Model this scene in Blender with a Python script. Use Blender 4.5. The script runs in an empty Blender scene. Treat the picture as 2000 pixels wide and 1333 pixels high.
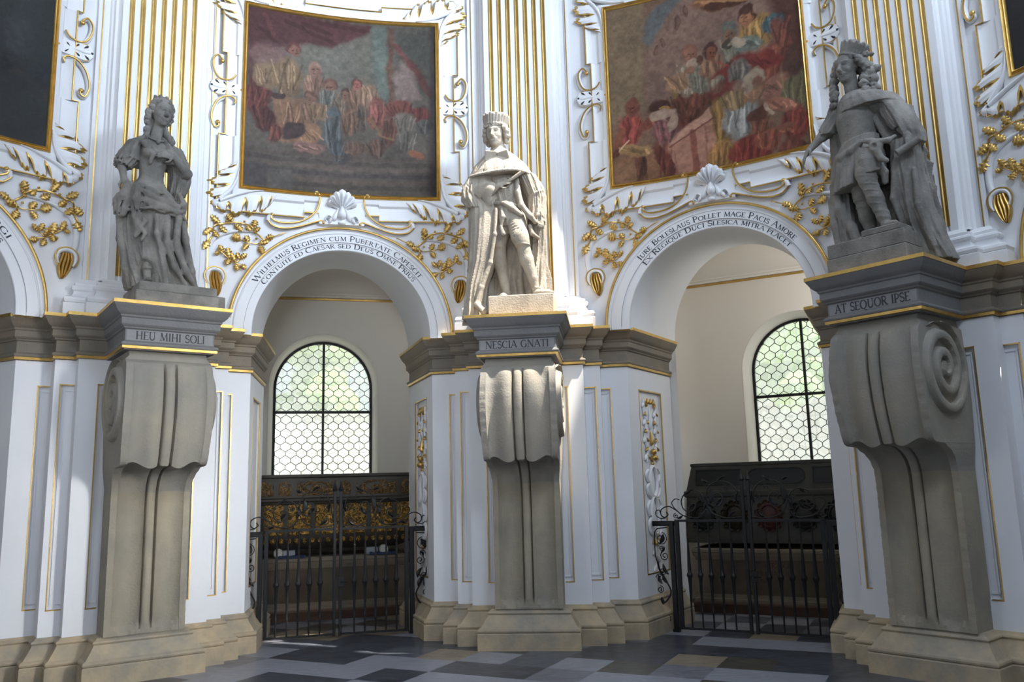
import bpy, math, random
import numpy as np
from mathutils import Vector, Matrix
random.seed(7); np.random.seed(7)
D2R = math.pi/180
SC = bpy.context.scene
COL = SC.collection

# ------------------------------------------------------------------ camera
CAMH = 1.6
cam_d = bpy.data.cameras.new('camera'); cam = bpy.data.objects.new('camera', cam_d); COL.objects.link(cam)
cam_d.sensor_width = 36.0; cam_d.lens = 36.0*1650/2000; cam_d.clip_start = .05; cam_d.clip_end = 300
cam.matrix_world = Matrix.Translation((0, 0, CAMH)) @ Matrix.Rotation((90+9.7977)*D2R, 4, 'X') @ Matrix.Rotation(-1.487*D2R, 4, 'Z')
SC.camera = cam
SC.view_settings.view_transform = 'Standard'; SC.view_settings.look = 'None'
SC.view_settings.exposure = 0.0; SC.view_settings.gamma = 1.0; SC.view_settings.use_curve_mapping = False
SC.cycles.max_bounces = 7; SC.cycles.diffuse_bounces = 4; SC.cycles.glossy_bounces = 3
SC.cycles.transparent_max_bounces = 8; SC.cycles.sample_clamp_indirect = 4.0
SC.cycles.use_denoising = True

# ------------------------------------------------------------------ the room's geometry
OX, OY = -0.4681, 3.9186          # centre of the round room
R0 = 4.335                        # radius of the statue bases' fronts
RW = 5.5                          # radius of the upper wall
G = 0.125                         # overhang of cornice and base
ZC = 3.303                        # top of the cornice
PIER = {'left': 35.99, 'middle': -6.66, 'right': -50.06}
BAY = {'far_left': 58.3, 'left': 14.9, 'right': -28.9, 'far_right': -71.7}

# ------------------------------------------------------------------ daylight
w = bpy.data.worlds.new('sky'); SC.world = w; w.use_nodes = True
bg = w.node_tree.nodes['Background']; bg.inputs['Color'].default_value = (.80, .90, 1.0, 1); bg.inputs['Strength'].default_value = 1.15
sun_d = bpy.data.lights.new('sun', 'SUN'); sun_d.energy = 15; sun_d.angle = .6*D2R; sun_d.color = (1.0, .93, .82)
sun = bpy.data.objects.new('sun', sun_d); COL.objects.link(sun)
SUN_DIR = Vector((.400, -.198, .895)).normalized()          # towards the sun
sun.rotation_euler = SUN_DIR.to_track_quat('Z', 'Y').to_euler()

def area(name, theta, rad, z, sx, sy, power, col, aim, spread=180):
    d = bpy.data.lights.new(name, 'AREA'); d.shape = 'RECTANGLE'; d.size = sx; d.size_y = sy; d.energy = power; d.color = col; d.spread = spread*D2R
    o = bpy.data.objects.new(name, d); COL.objects.link(o)
    p = Vector((OX-math.sin(theta*D2R)*rad, OY+math.cos(theta*D2R)*rad, z)); o.location = p
    o.rotation_euler = (p-Vector(aim)).to_track_quat('Z', 'Y').to_euler()
    return o
SKYB = (.70, .83, 1.0)
def chapel_light(pl=40, pr=40):
    # added fill lamps that brighten the two chapels, hidden behind the arch jambs
    for k, th, power in (('left', 14.9, pl), ('right', -28.9, pr)):
        d = bpy.data.lights.new('chapel_fill_light_'+k, 'AREA'); d.shape = 'RECTANGLE'; d.size = .9; d.size_y = 1.8; d.energy = power; d.color = (1.0, .98, .94)
        o = bpy.data.objects.new('chapel_fill_light_'+k, d); COL.objects.link(o); a = th*D2R; x, y = 1.70, 7.5
        p = Vector((OX-math.sin(a)*y+math.cos(a)*x, OY+math.cos(a)*y+math.sin(a)*x, 3.7)); q = Vector((OX-math.sin(a)*8.1+math.cos(a)*-1.0, OY+math.cos(a)*8.1+math.sin(a)*-1.0, 3.0))
        o.location = p; o.rotation_euler = (p-q).to_track_quat('Z', 'Y').to_euler()
# daylight of the upper windows (above the picture) and of the side chapels' windows (right of and behind the camera), plus an added bay fill lamp
area('upper_window_light_right', -75, 5.1, 8.0, 1.8, 1.4, 150, SKYB, (-3, 7.5, 3.5))
area('upper_window_light_rear_right', -140, 5.2, 8.1, 1.8, 1.4, 210, SKYB, (-2.2, 8.2, 5.2))
area('upper_bay_fill_light', -95, 5.0, 7.6, 1.2, 1.2, 60, SKYB, (-1.6, 8.7, 6.8), 40)  # added narrow lamp to brighten the upper wall of the left bay
area('upper_window_light_left', 60, 5.1, 8.0, 1.8, 1.4, 44, (.85, .92, 1.0), (1, 8.5, 5))
area('chapel_window_light_right', -104, 5.3, 2.9, 1.0, 1.4, 34, (.96, .96, .96), (-2.3, 7.7, 1.6), 38)
area('chapel_window_light_rear', 178, 5.3, 3.0, 1.2, 1.6, 16, (.90, .94, 1.0), (-2.0, 8.5, 3.5), 50)
area('chapel_window_light_left', 101, 5.3, 2.7, 1.4, 1.8, 48, (.92, .95, 1.0), (2.0, 7.0, 1.7))
chapel_light(5, 36)

# ------------------------------------------------------------------ object helpers
def tago(o, label=None, cat=None, group=None, kind=None):
    if label: o['label'] = label
    if cat: o['category'] = cat
    if group: o['group'] = group
    if kind: o['kind'] = kind
    return o
def empty(name, loc=(0, 0, 0), rz=0.0, label=None, cat=None, group=None):
    o = bpy.data.objects.new(name, None); COL.objects.link(o); o.empty_display_size = .1
    o.location = loc; o.rotation_euler = (0, 0, rz)
    return tago(o, label, cat, group)

class MB:
    """collects vertices and faces for ONE mesh object"""
    def __init__(s): s.v = []; s.f = []; s.m = []
    def add(s, vs, fs, m=0):
        b = len(s.v); s.v.extend([tuple(map(float, p)) for p in vs]); s.f.extend([tuple(b+i for i in f) for f in fs]); s.m.extend([m]*len(fs)); return s
    def box(s, x0, x1, y0, y1, z0, z1, m=0, bev=0.0):
        if bev <= 0:
            vs = [(x, y, z) for z in (z0, z1) for y in (y0, y1) for x in (x0, x1)]
            return s.add(vs, [(0, 2, 3, 1), (4, 5, 7, 6), (0, 1, 5, 4), (2, 6, 7, 3), (0, 4, 6, 2), (1, 3, 7, 5)], m)
        b = bev; r = []
        for (z, o) in ((z0, b), (z0+b, 0), (z1-b, 0), (z1, b)):
            ring = [(x0+o, y0+b+o), (x0+b+o, y0+o), (x1-b-o, y0+o), (x1-o, y0+b+o), (x1-o, y1-b-o), (x1-b-o, y1-o), (x0+b+o, y1-o), (x0+o, y1-b-o)]
            r.append([(x, y, z) for x, y in ring])
        return s.loft(r, True, True, m)
    def loft(s, rings, closed=True, cap=False, m=0):
        n = len(rings[0]); vs = [p for r in rings for p in r]; fs = []
        for i in range(len(rings)-1):
            for j in range(n if closed else n-1):
                k = (j+1) % n
                fs.append((i*n+j, i*n+k, (i+1)*n+k, (i+1)*n+j))
        if cap: fs.append(tuple(range(n-1, -1, -1))); fs.append(tuple((len(rings)-1)*n+j for j in range(n)))
        return s.add(vs, fs, m)
    def tube(s, pts, r, n=8, m=0, flat=1.0, up=(0, -1, 0)):
        """round bar through pts; r a number or list; flat squashes it along 'up'"""
        P = [Vector(p) for p in pts]; rings = []; N = len(P)
        U = Vector(up)
        for i, p in enumerate(P):
            t = (P[min(i+1, N-1)]-P[max(i-1, 0)])
            if t.length < 1e-9: t = Vector((0, 0, 1))
            t.normalize(); a = t.cross(U)
            if a.length < 1e-3: a = t.cross(Vector((1, 0, 0)))
            a.normalize(); b = a.cross(t).normalized()
            rr = r[i] if isinstance(r, (list, tuple)) else r
            rings.append([tuple(p+a*math.cos(q)*rr+b*math.sin(q)*rr*flat) for q in [2*math.pi*k/n for k in range(n)]])
        return s.loft(rings, True, True, m)
    def lathe(s, prof, c=(0, 0, 0), n=12, m=0):
        rings = [[(c[0]+r*math.cos(2*math.pi*k/n), c[1]+r*math.sin(2*math.pi*k/n), c[2]+z) for k in range(n)] for r, z in prof]
        return s.loft(rings, True, True, m)
    def sphere(s, c, r, n=10, m=0, sz=(1, 1, 1)):
        rings = []
        for i in range(n//2+1):
            a = -math.pi/2+math.pi*i/(n//2); rr = max(math.cos(a), .02)*r
            rings.append([(c[0]+sz[0]*rr*math.cos(2*math.pi*k/n), c[1]+sz[1]*rr*math.sin(2*math.pi*k/n), c[2]+sz[2]*r*math.sin(a)) for k in range(n)])
        return s.loft(rings, True, True, m)
    def sweep(s, plan, prof, m=0, closed_prof=False, caps=False):
        """profile (outward offset, z) carried along the plan polyline with mitred corners"""
        P = [Vector(p) for p in plan]; N = len(P); rings = []
        for i in range(N):
            d0 = (P[i]-P[i-1]).normalized() if i > 0 else None
            d1 = (P[i+1]-P[i]).normalized() if i < N-1 else None
            if d0 is None: d0 = d1
            if d1 is None: d1 = d0
            n0 = Vector((d0.y, -d0.x)); n1 = Vector((d1.y, -d1.x)); mt = (n0+n1); k = max(1+n0.dot(n1), .25); mt = mt/k
            rings.append([(P[i].x+mt.x*o, P[i].y+mt.y*o, z) for o, z in prof])
        return s.loft(rings, closed_prof, caps, m)
    def polyprism(s, poly, z0, z1, m=0):
        n = len(poly); vs = [(x, y, z0) for x, y in poly]+[(x, y, z1) for x, y in poly]
        fs = [tuple(range(n-1, -1, -1)), tuple(range(n, 2*n))]+[(i, (i+1) % n, n+(i+1) % n, n+i) for i in range(n)]
        return s.add(vs, fs, m)
    def grid(s, G_, m=0, flip=False):
        nr = len(G_); nc = len(G_[0]); vs = [p for r in G_ for p in r]; fs = []
        for i in range(nr-1):
            for j in range(nc-1):
                q = (i*nc+j, i*nc+j+1, (i+1)*nc+j+1, (i+1)*nc+j); fs.append(q[::-1] if flip else q)
        return s.add(vs, fs, m)
    def xf(s, fn): s.v = [tuple(fn(*p)) for p in s.v]; return s
    def build(s, name, mats, parent=None, smooth=True, auto=35):
        me = bpy.data.meshes.new(name); me.from_pydata(s.v, [], s.f)
        for mt in (mats if isinstance(mats, (list, tuple)) else [mats]): me.materials.append(mt)
        if any(s.m): me.polygons.foreach_set('material_index', s.m)
        me.validate(); fix_normals(me)
        if smooth: shade(me, auto)
        o = bpy.data.objects.new(name, me); COL.objects.link(o)
        if parent is not None: o.parent = parent
        return o
import bmesh
def fix_normals(me):
    b = bmesh.new(); b.from_mesh(me); bmesh.ops.recalc_face_normals(b, faces=b.faces); b.to_mesh(me); b.free()
def shade(me, ang):
    b = bmesh.new(); b.from_mesh(me); lim = ang*D2R
    for f in b.faces: f.smooth = True
    for e in b.edges:
        if len(e.link_faces) == 2:
            if e.calc_face_angle(0) > lim: e.smooth = False
        else: e.smooth = False
    b.to_mesh(me); b.free()
def copy_tree(o, parent=None):
    c = o.copy(); COL.objects.link(c)
    if parent is not None: c.parent = parent
    for ch in list(o.children): copy_tree(ch, c)
    return c
def pier_frame(theta): return (OX-math.sin(theta*D2R)*R0, OY+math.cos(theta*D2R)*R0, 0), theta*D2R
def bay_frame(theta): return (OX, OY, 0), theta*D2R
def cyl(R=RW):
    """wall coordinates (along wall, towards the room, up) -> bay frame"""
    def f(x, h, z):
        a = x/RW; r = R-h; return (r*math.sin(a), r*math.cos(a), z)
    return f

# ------------------------------------------------------------------ materials
def mat(name, col, rough=.6, metal=0.0, noise=None, bump=0.0, bscale=40, spec=.5, col2=None, nscale=3.0, mid=.5, sheen=0):
    m = bpy.data.materials.new(name); m.use_nodes = True; nt = m.node_tree; b = nt.nodes['Principled BSDF']
    b.inputs['Base Color'].default_value = (*col, 1); b.inputs['Roughness'].default_value = rough; b.inputs['Metallic'].default_value = metal
    b.inputs['Specular IOR Level'].default_value = spec
    tc = nt.nodes.new('ShaderNodeTexCoord')
    if col2 is not None:
        n = nt.nodes.new('ShaderNodeTexNoise'); n.inputs['Scale'].default_value = nscale; n.inputs['Detail'].default_value = 8; n.inputs['Roughness'].default_value = .62
        r = nt.nodes.new('ShaderNodeValToRGB'); r.color_ramp.elements[0].position = mid-.18; r.color_ramp.elements[1].position = mid+.18
        r.color_ramp.elements[0].color = (*col, 1); r.color_ramp.elements[1].color = (*col2, 1)
        nt.links.new(tc.outputs['Object'], n.inputs['Vector']); nt.links.new(n.outputs['Fac'], r.inputs['Fac']); nt.links.new(r.outputs['Color'], b.inputs['Base Color'])
    if bump:
        n2 = nt.nodes.new('ShaderNodeTexNoise'); n2.inputs['Scale'].default_value = bscale; n2.inputs['Detail'].default_value = 6
        bp = nt.nodes.new('ShaderNodeBump'); bp.inputs['Strength'].default_value = bump; bp.inputs['Distance'].default_value = .01
        nt.links.new(tc.outputs['Object'], n2.inputs['Vector']); nt.links.new(n2.outputs['Fac'], bp.inputs['Height']); nt.links.new(bp.outputs['Normal'], b.inputs['Normal'])
    return m
M = {}
M['white'] = mat('white_plaster', (.80, .80, .81), .55, bump=.08, bscale=25, col2=(.76, .76, .78), nscale=1.5)
M['stucco'] = mat('white_stucco', (.80, .80, .81), .45, bump=.05, bscale=60)
M['cream'] = mat('cream_plaster', (.80, .765, .70), .7, bump=.06, bscale=20, col2=(.78, .745, .69), nscale=1.2)
M['gold'] = mat('gilding', (.66, .43, .14), .36, .88, bump=.25, bscale=30, col2=(.50, .32, .09), nscale=9)
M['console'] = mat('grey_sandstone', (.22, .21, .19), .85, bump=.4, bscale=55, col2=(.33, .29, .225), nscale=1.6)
M['cornice'] = mat('brown_sandstone', (.29, .215, .135), .75, bump=.25, bscale=45, col2=(.18, .165, .14), nscale=1.6)
M['base'] = mat('beige_sandstone', (.50, .385, .235), .7, bump=.3, bscale=40, col2=(.25, .23, .19), nscale=2.6, mid=.52)
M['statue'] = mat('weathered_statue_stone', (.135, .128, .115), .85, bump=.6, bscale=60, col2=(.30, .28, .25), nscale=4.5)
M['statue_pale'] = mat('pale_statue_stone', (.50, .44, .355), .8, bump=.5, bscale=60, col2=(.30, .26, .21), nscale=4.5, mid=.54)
M['ink_shade'] = mat('black_letters_and_shade', (.03, .03, .035), .6)
M['iron'] = mat('black_wrought_iron', (.008, .008, .009), .42, .0, spec=.35, bump=.1, bscale=90)
M['groove'] = mat('line_grey', (.25, .25, .27), .7)
# ================================================================== FLOOR
def marble(name, c, v=.5, vein=1.5):
    m = bpy.data.materials.new(name); m.use_nodes = True; nt = m.node_tree; L = nt.links.new; b = nt.nodes['Principled BSDF']
    b.inputs['Roughness'].default_value = .30
    tc = nt.nodes.new('ShaderNodeTexCoord'); st = nt.nodes.new('ShaderNodeMapping'); st.inputs['Scale'].default_value = (1.0, 4.0, 1); st.inputs['Rotation'].default_value = (0, 0, v); L(tc.outputs['Object'], st.inputs['Vector'])
    nz = nt.nodes.new('ShaderNodeTexNoise'); nz.inputs['Scale'].default_value = 2.6; nz.inputs['Detail'].default_value = 9; nz.inputs['Distortion'].default_value = 1.5; L(st.outputs[0], nz.inputs['Vector'])
    r = nt.nodes.new('ShaderNodeValToRGB')
    stops = [(0, .55), (.42, .88), (.5, vein), (.56, .92), (1, 1.2)]
    while len(r.color_ramp.elements) < 5: r.color_ramp.elements.new(.5)
    for e, (p, k) in zip(r.color_ramp.elements, stops): e.position = p; e.color = (min(c[0]*k, 1), min(c[1]*k, 1), min(c[2]*k, 1), 1)
    L(nz.outputs['Fac'], r.inputs['Fac']); L(r.outputs['Color'], b.inputs['Base Color']); return m
FM = {'D': marble('dark_marble', (.040, .045, .058), .5, 2.2), 'L': marble('pale_grey_marble', (.27, .28, .32), .9, 1.15), 'G': marble('grey_marble', (.15, .155, .18), .2, 1.4), 'T': marble('tan_marble', (.27, .22, .16), 1.2, 1.2), 'K': marble('brown_black_marble', (.06, .055, .045), .3, 1.8), 'B': marble('bluish_marble', (.085, .095, .115), .6, 1.6)}
FK = list(FM)
ca, sa = math.cos(-26*D2R), math.sin(-26*D2R); fo = (-1.65, 8.30)
ROWS = {4: {6: 'L', 7: 'L'}, 3: {-2: 'T', 5: 'D', 6: 'D', 7: 'D', 8: 'D', 9: 'D', 10: 'D'}, 2: {-4: 'T', -3: 'T', -2: 'D', -1: 'D', 0: 'D', 1: 'D', 2: 'D', 3: 'B', 4: 'D', 5: 'D', 6: 'T', 7: 'K', 8: 'D', 9: 'D', 10: 'B'},
        1: {-4: 'G', -3: 'B', -2: 'D', -1: 'D', 0: 'B', 1: 'T', 2: 'L', 3: 'B', 4: 'L', 5: 'K', 6: 'G', 7: 'L', 8: 'L', 9: 'D', 10: 'D'}, 0: {-4: 'G', -3: 'L', -2: 'D', -1: 'D', 0: 'L', 1: 'L', 2: 'D', 3: 'D', 4: 'G', 5: 'L', 6: 'L'},
        -1: {-4: 'G', -3: 'G', -2: 'L', -1: 'L', 0: 'L', 1: 'D', 2: 'L', 3: 'L', 4: 'L'}, -2: {-4: 'L', -3: 'L', -2: 'L', -1: 'D', 0: 'D', 1: 'L', 2: 'L'}, -3: {-4: 'B', -3: 'D', -2: 'L', -1: 'L', 0: 'L'}}
b = MB(); rg = random.Random(4)
for j in range(-36, 16):
    for i in range(-24, 30):
        x0_, y0_, x1_, y1_ = .465*i, .49*j, .465*(i+1), .49*(j+1)
        cx_, cy_ = fo[0]+ca*(x0_+.23)-sa*(y0_+.24), fo[1]+sa*(x0_+.23)+ca*(y0_+.24)
        if math.hypot(cx_-OX, cy_-OY) > 9.2: continue
        q = ROWS.get(j, {}).get(i) or (rg.choice('DDBK') if (i+j) % 2 else rg.choice('LLGT'))
        b.add([(fo[0]+ca*x-sa*y, fo[1]+sa*x+ca*y, 0) for x, y in ((x0_, y0_), (x1_, y0_), (x1_, y1_), (x0_, y1_))], [(0, 1, 2, 3)], FK.index(q))
n = 72; b.add([(OX+9.4*math.cos(2*math.pi*k/n), OY+9.4*math.sin(2*math.pi*k/n), -.02) for k in range(n)], [tuple(range(n))], 0)
fl = b.build('floor', [FM[k] for k in FK], smooth=False); fl['kind'] = 'structure'; fl['label'] = 'dark and pale marble tile floor of the round chapel'

# ================================================================== PIERS (in pier coordinates: x along, y away from the room, z up)
U = [.3855, .6257, .803, 1.1045]                  # half widths of console frieze, strip 1, strip 2, wall face
Wd = [.125, .887, 1.019, 1.218]                   # their depths
JU, JW = 1.637, 2.306                             # far end of the jamb
def plan_full(recess=0.0, cons=False):
    """left to right; recess sinks the panels"""
    r = recess; right = []
    if cons: right += [(U[0], Wd[0]), (U[0], Wd[1])]
    if r:
        right += [(.445, Wd[1]+r), (.445, Wd[1]), (U[1], Wd[1]), (U[1], Wd[2]+r), (.745, Wd[2]+r), (.745, Wd[2]), (U[2], Wd[2]), (U[2], Wd[3]+r), (.905, Wd[3]+r), (.905, Wd[3]), (U[3], Wd[3])]
        jd = Vector((JU-U[3], JW-Wd[3])).normalized(); jn = Vector((-jd.y, jd.x))
        def J(t, k=0): p = Vector((U[3], Wd[3]))+jd*t+jn*k; return (p.x, p.y)
        right += [J(.27), J(.27, r), J(.89, r), J(.89)]
    else: right += [(U[1], Wd[1]), (U[1], Wd[2]), (U[2], Wd[2]), (U[2], Wd[3]), (U[3], Wd[3])]
    right += [(JU, JW)]
    left = [(-x, y) for x, y in reversed(right)]
    return left+right
def closed(plan): return plan+[(JU, JW+.05), (-JU, JW+.05)]
ENT = [(-.34, 2.882), (0, 2.88), (0, 2.888), (.024, 2.914), (.03, 2.918), (.034, 2.93), (.03, 2.942), (.004, 2.956), (0, 2.96), (0, 3.062), (.014, 3.070), (.018, 3.082), (.036, 3.094), (.042, 3.104), (.042, 3.158),
       (.052, 3.166), (.056, 3.182), (.070, 3.192), (.092, 3.214), (.104, 3.238), (.116, 3.256), (.122, 3.268), (.122, 3.298), (-.4, 3.300)]
BAS = [(.139, 0), (.139, .158), (.134, .165), (.125, .169), (.135, .176), (.139, .190), (.135, .204), (.122, .213), (.112, .217), (.098, .238), (.072, .275), (.050, .312), (.040, .332), (.045, .337), (.050, .349), (.045, .361), (.028, .368), (.018, .376), (.012, .388), (-.05, .389)]
M['cornice_grey'] = mat('blue_grey_sandstone', (.155, .155, .155), .8, bump=.3, bscale=45, col2=(.20, .195, .185), nscale=2.5)
def build_pier(side, theta, console=True):
    loc, rz = pier_frame(theta)
    wl = MB()
    wl.polyprism(closed(plan_full()), .36, .62); wl.polyprism(closed(plan_full(.028)), .62, 2.645); wl.polyprism(closed(plan_full()), 2.645, 2.90)
    o = wl.build('wall_pier_'+side, M['white'], smooth=False); o.location = loc; o.rotation_euler = (0, 0, rz); o['kind'] = 'structure'
    o['label'] = 'white stepped wall pier with gold lined panels behind the '+side+' statue'
    # thin gold lines around the panels
    g = MB(); e = .010; p = .004
    def vline(x0, x1, y): 
        for s_ in (-1, 1):
            a, b_ = sorted((s_*x0, s_*x1)); g.box(a, b_, y-p, y+.01, .61, 2.655)
    def hline(x0, x1, y):
        for s_ in (-1, 1):
            a, b_ = sorted((s_*x0, s_*x1))
            for z in (.61, 2.642): g.box(a, b_, y-p, y+.01, z, z+e)
    vline(.443, .453, Wd[1]); hline(.36, .454, Wd[1]); vline(.743, .753, Wd[2]); hline(.6257, .754, Wd[2]); vline(.903, .913, Wd[3]); hline(.803, .914, Wd[3])
    jd = Vector((JU-U[3], JW-Wd[3])).normalized(); jn = Vector((jd.y, -jd.x))
    def jbox(t0, t1, z0, z1):
        for s_ in (-1, 1):
            q = [Vector((U[3], Wd[3]))+jd*t+jn*k for t, k in ((t0, p), (t1, p), (t1, -.01), (t0, -.01))]
            g.polyprism([(s_*v.x, v.y) for v in q][::s_], z0, z1)
    jbox(.262, .275, .61, 2.655); jbox(.885, .898, .61, 2.655); jbox(.262, .898, 2.642, 2.655); jbox(.262, .898, .61, .623)
    go = g.build('panel_gilding', M['gold'], o, smooth=False); go['label'] = 'thin gilded lines around the panels'
    # inner bevelled frame line of each panel
    pl = MB()
    for s_ in (-1, 1):
        for (x, y) in ((.425, Wd[1]+.028), (.722, Wd[2]+.028), (.882, Wd[3]+.028)):
            a, b_ = sorted((s_*x, s_*(x-.014))); pl.box(a, b_, y-.010, y+.004, .66, 2.60)
        for (xa, xb, y) in ((.36, .425, Wd[1]+.028), (.6257, .722, Wd[2]+.028), (.803, .882, Wd[3]+.028)):
            a, b_ = sorted((s_*xa, s_*xb))
            for z in (.66, 2.59): pl.box(a, b_, y-.010, y+.004, z, z+.014)
    pl.build('panel_moulding', M['white'], o, smooth=False)
    # entablature
    e_ = MB(); P = plan_full(0, console); e_.sweep(P, ENT)
    if console: e_.m = [1 if sum(abs(e_.v[k][0]) for k in f)/len(f) < .53 and min(e_.v[k][1] for k in f) < .8 else 0 for f in e_.f]
    eo = e_.build('trim_cornice_'+side, [M['cornice'], M['cornice_grey']], auto=28); eo.location = loc; eo.rotation_euler = (0, 0, rz); eo['kind'] = 'structure'
    eo['label'] = 'stone cornice with two gold fillets running over the '+side+' pier'
    gt = MB(); gt.sweep(P, [(.10, 3.272), (.1275, 3.272), (.1275, 3.303), (-.1, 3.303)])
    x = gt.build('gold_fillet', M['gold'], eo, smooth=False)
    gb = MB(); gb.sweep(P, [(-.01, 2.886), (.022, 2.890), (.026, 2.913), (0, 2.9135)]); gb.build('gold_fillet', M['gold'], eo, smooth=False)
    # grey dressed block above the console (front and sides) is the same cornice in grey stone
    # plinth
    b_ = MB(); PB = [(-JU, JW), (-U[3], Wd[3]), (-U[2], Wd[3]), (-U[2], Wd[2]), (-U[1], Wd[2]), (-U[1], Wd[1])]
    if console: PB += [(-.376, Wd[1]), (-.376, .629)]
    PB = PB+[(-x_, y_) for x_, y_ in reversed(PB)]
    b_.sweep(PB, BAS)
    if console: b_.box(-.37, .37, .635, .9, .30, .389)
    bo = b_.build('baseboard_'+side, M['base'], auto=28); bo.location = loc; bo.rotation_euler = (0, 0, rz); bo['kind'] = 'structure'
    bo['label'] = 'moulded beige sandstone plinth stepping around the '+side+' pier'
    return o, eo, bo
for sd, th in PIER.items(): build_pier(sd, th)
for sd, th in (('far_left', 79.3), ('far_right', -93.5)): build_pier(sd, th, False)

# ================================================================== UPPER WALL, ARCHES, CHAPELS
RA = .975; ZA = 3.303
ZTOP = 7.7
def bay_wall(side, theta):
    loc, rz = bay_frame(theta); c = cyl()
    b = MB(); hw_ = 21.9*D2R*RW
    xs = sorted(set([-hw_+2*hw_*i/90 for i in range(91)]+[RA*math.cos(math.pi*k/40) for k in range(41)]))
    rows = 26; G_ = []
    for x in xs:
        zl = ZA+math.sqrt(max(RA*RA-x*x, 0)) if abs(x) < RA-1e-9 else 3.292
        if abs(abs(x)-RA) < 1e-6: zl = ZA
        G_.append([c(x, 0, zl+(ZTOP-zl)*j/rows) for j in range(rows+1)])
    b.grid(G_)
    for s_ in (-1, 1): b.grid([[c(s_*(RA+1e-4), 0, z) for z in (3.292, 3.32)], [c(s_*RA, 0, z) for z in (3.292, 3.32)]])
    o = b.build('wall_bay_'+side, M['white'], auto=60); o.location = loc; o.rotation_euler = (0, 0, rz); o['kind'] = 'structure'
    o['label'] = 'white curved upper wall of the '+side.replace('_', ' ')+' bay above its arch'
    # soffit of the deep arch
    s = MB(); n = 48; YB = 6.78; XB = .911; ZB = 1.10; G_ = []
    for i in range(9):
        t = i/8; row = []
        for k in range(-1, n+2):
            a = math.pi*min(max(k, 0), n)/n; dz = -.012 if k < 0 or k > n else 0
            f = c(RA*math.cos(a), 0, ZA+RA*math.sin(a)); g = (XB*math.cos(a), YB, ZA+ZB*math.sin(a))
            row.append((f[0]*(1-t)+g[0]*t, f[1]*(1-t)+g[1]*t, f[2]*(1-t)+g[2]*t+dz))
        G_.append(row)
    s.grid(G_)
    s.build('arch_soffit', M['white'], o, auto=60)
    return o
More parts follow.
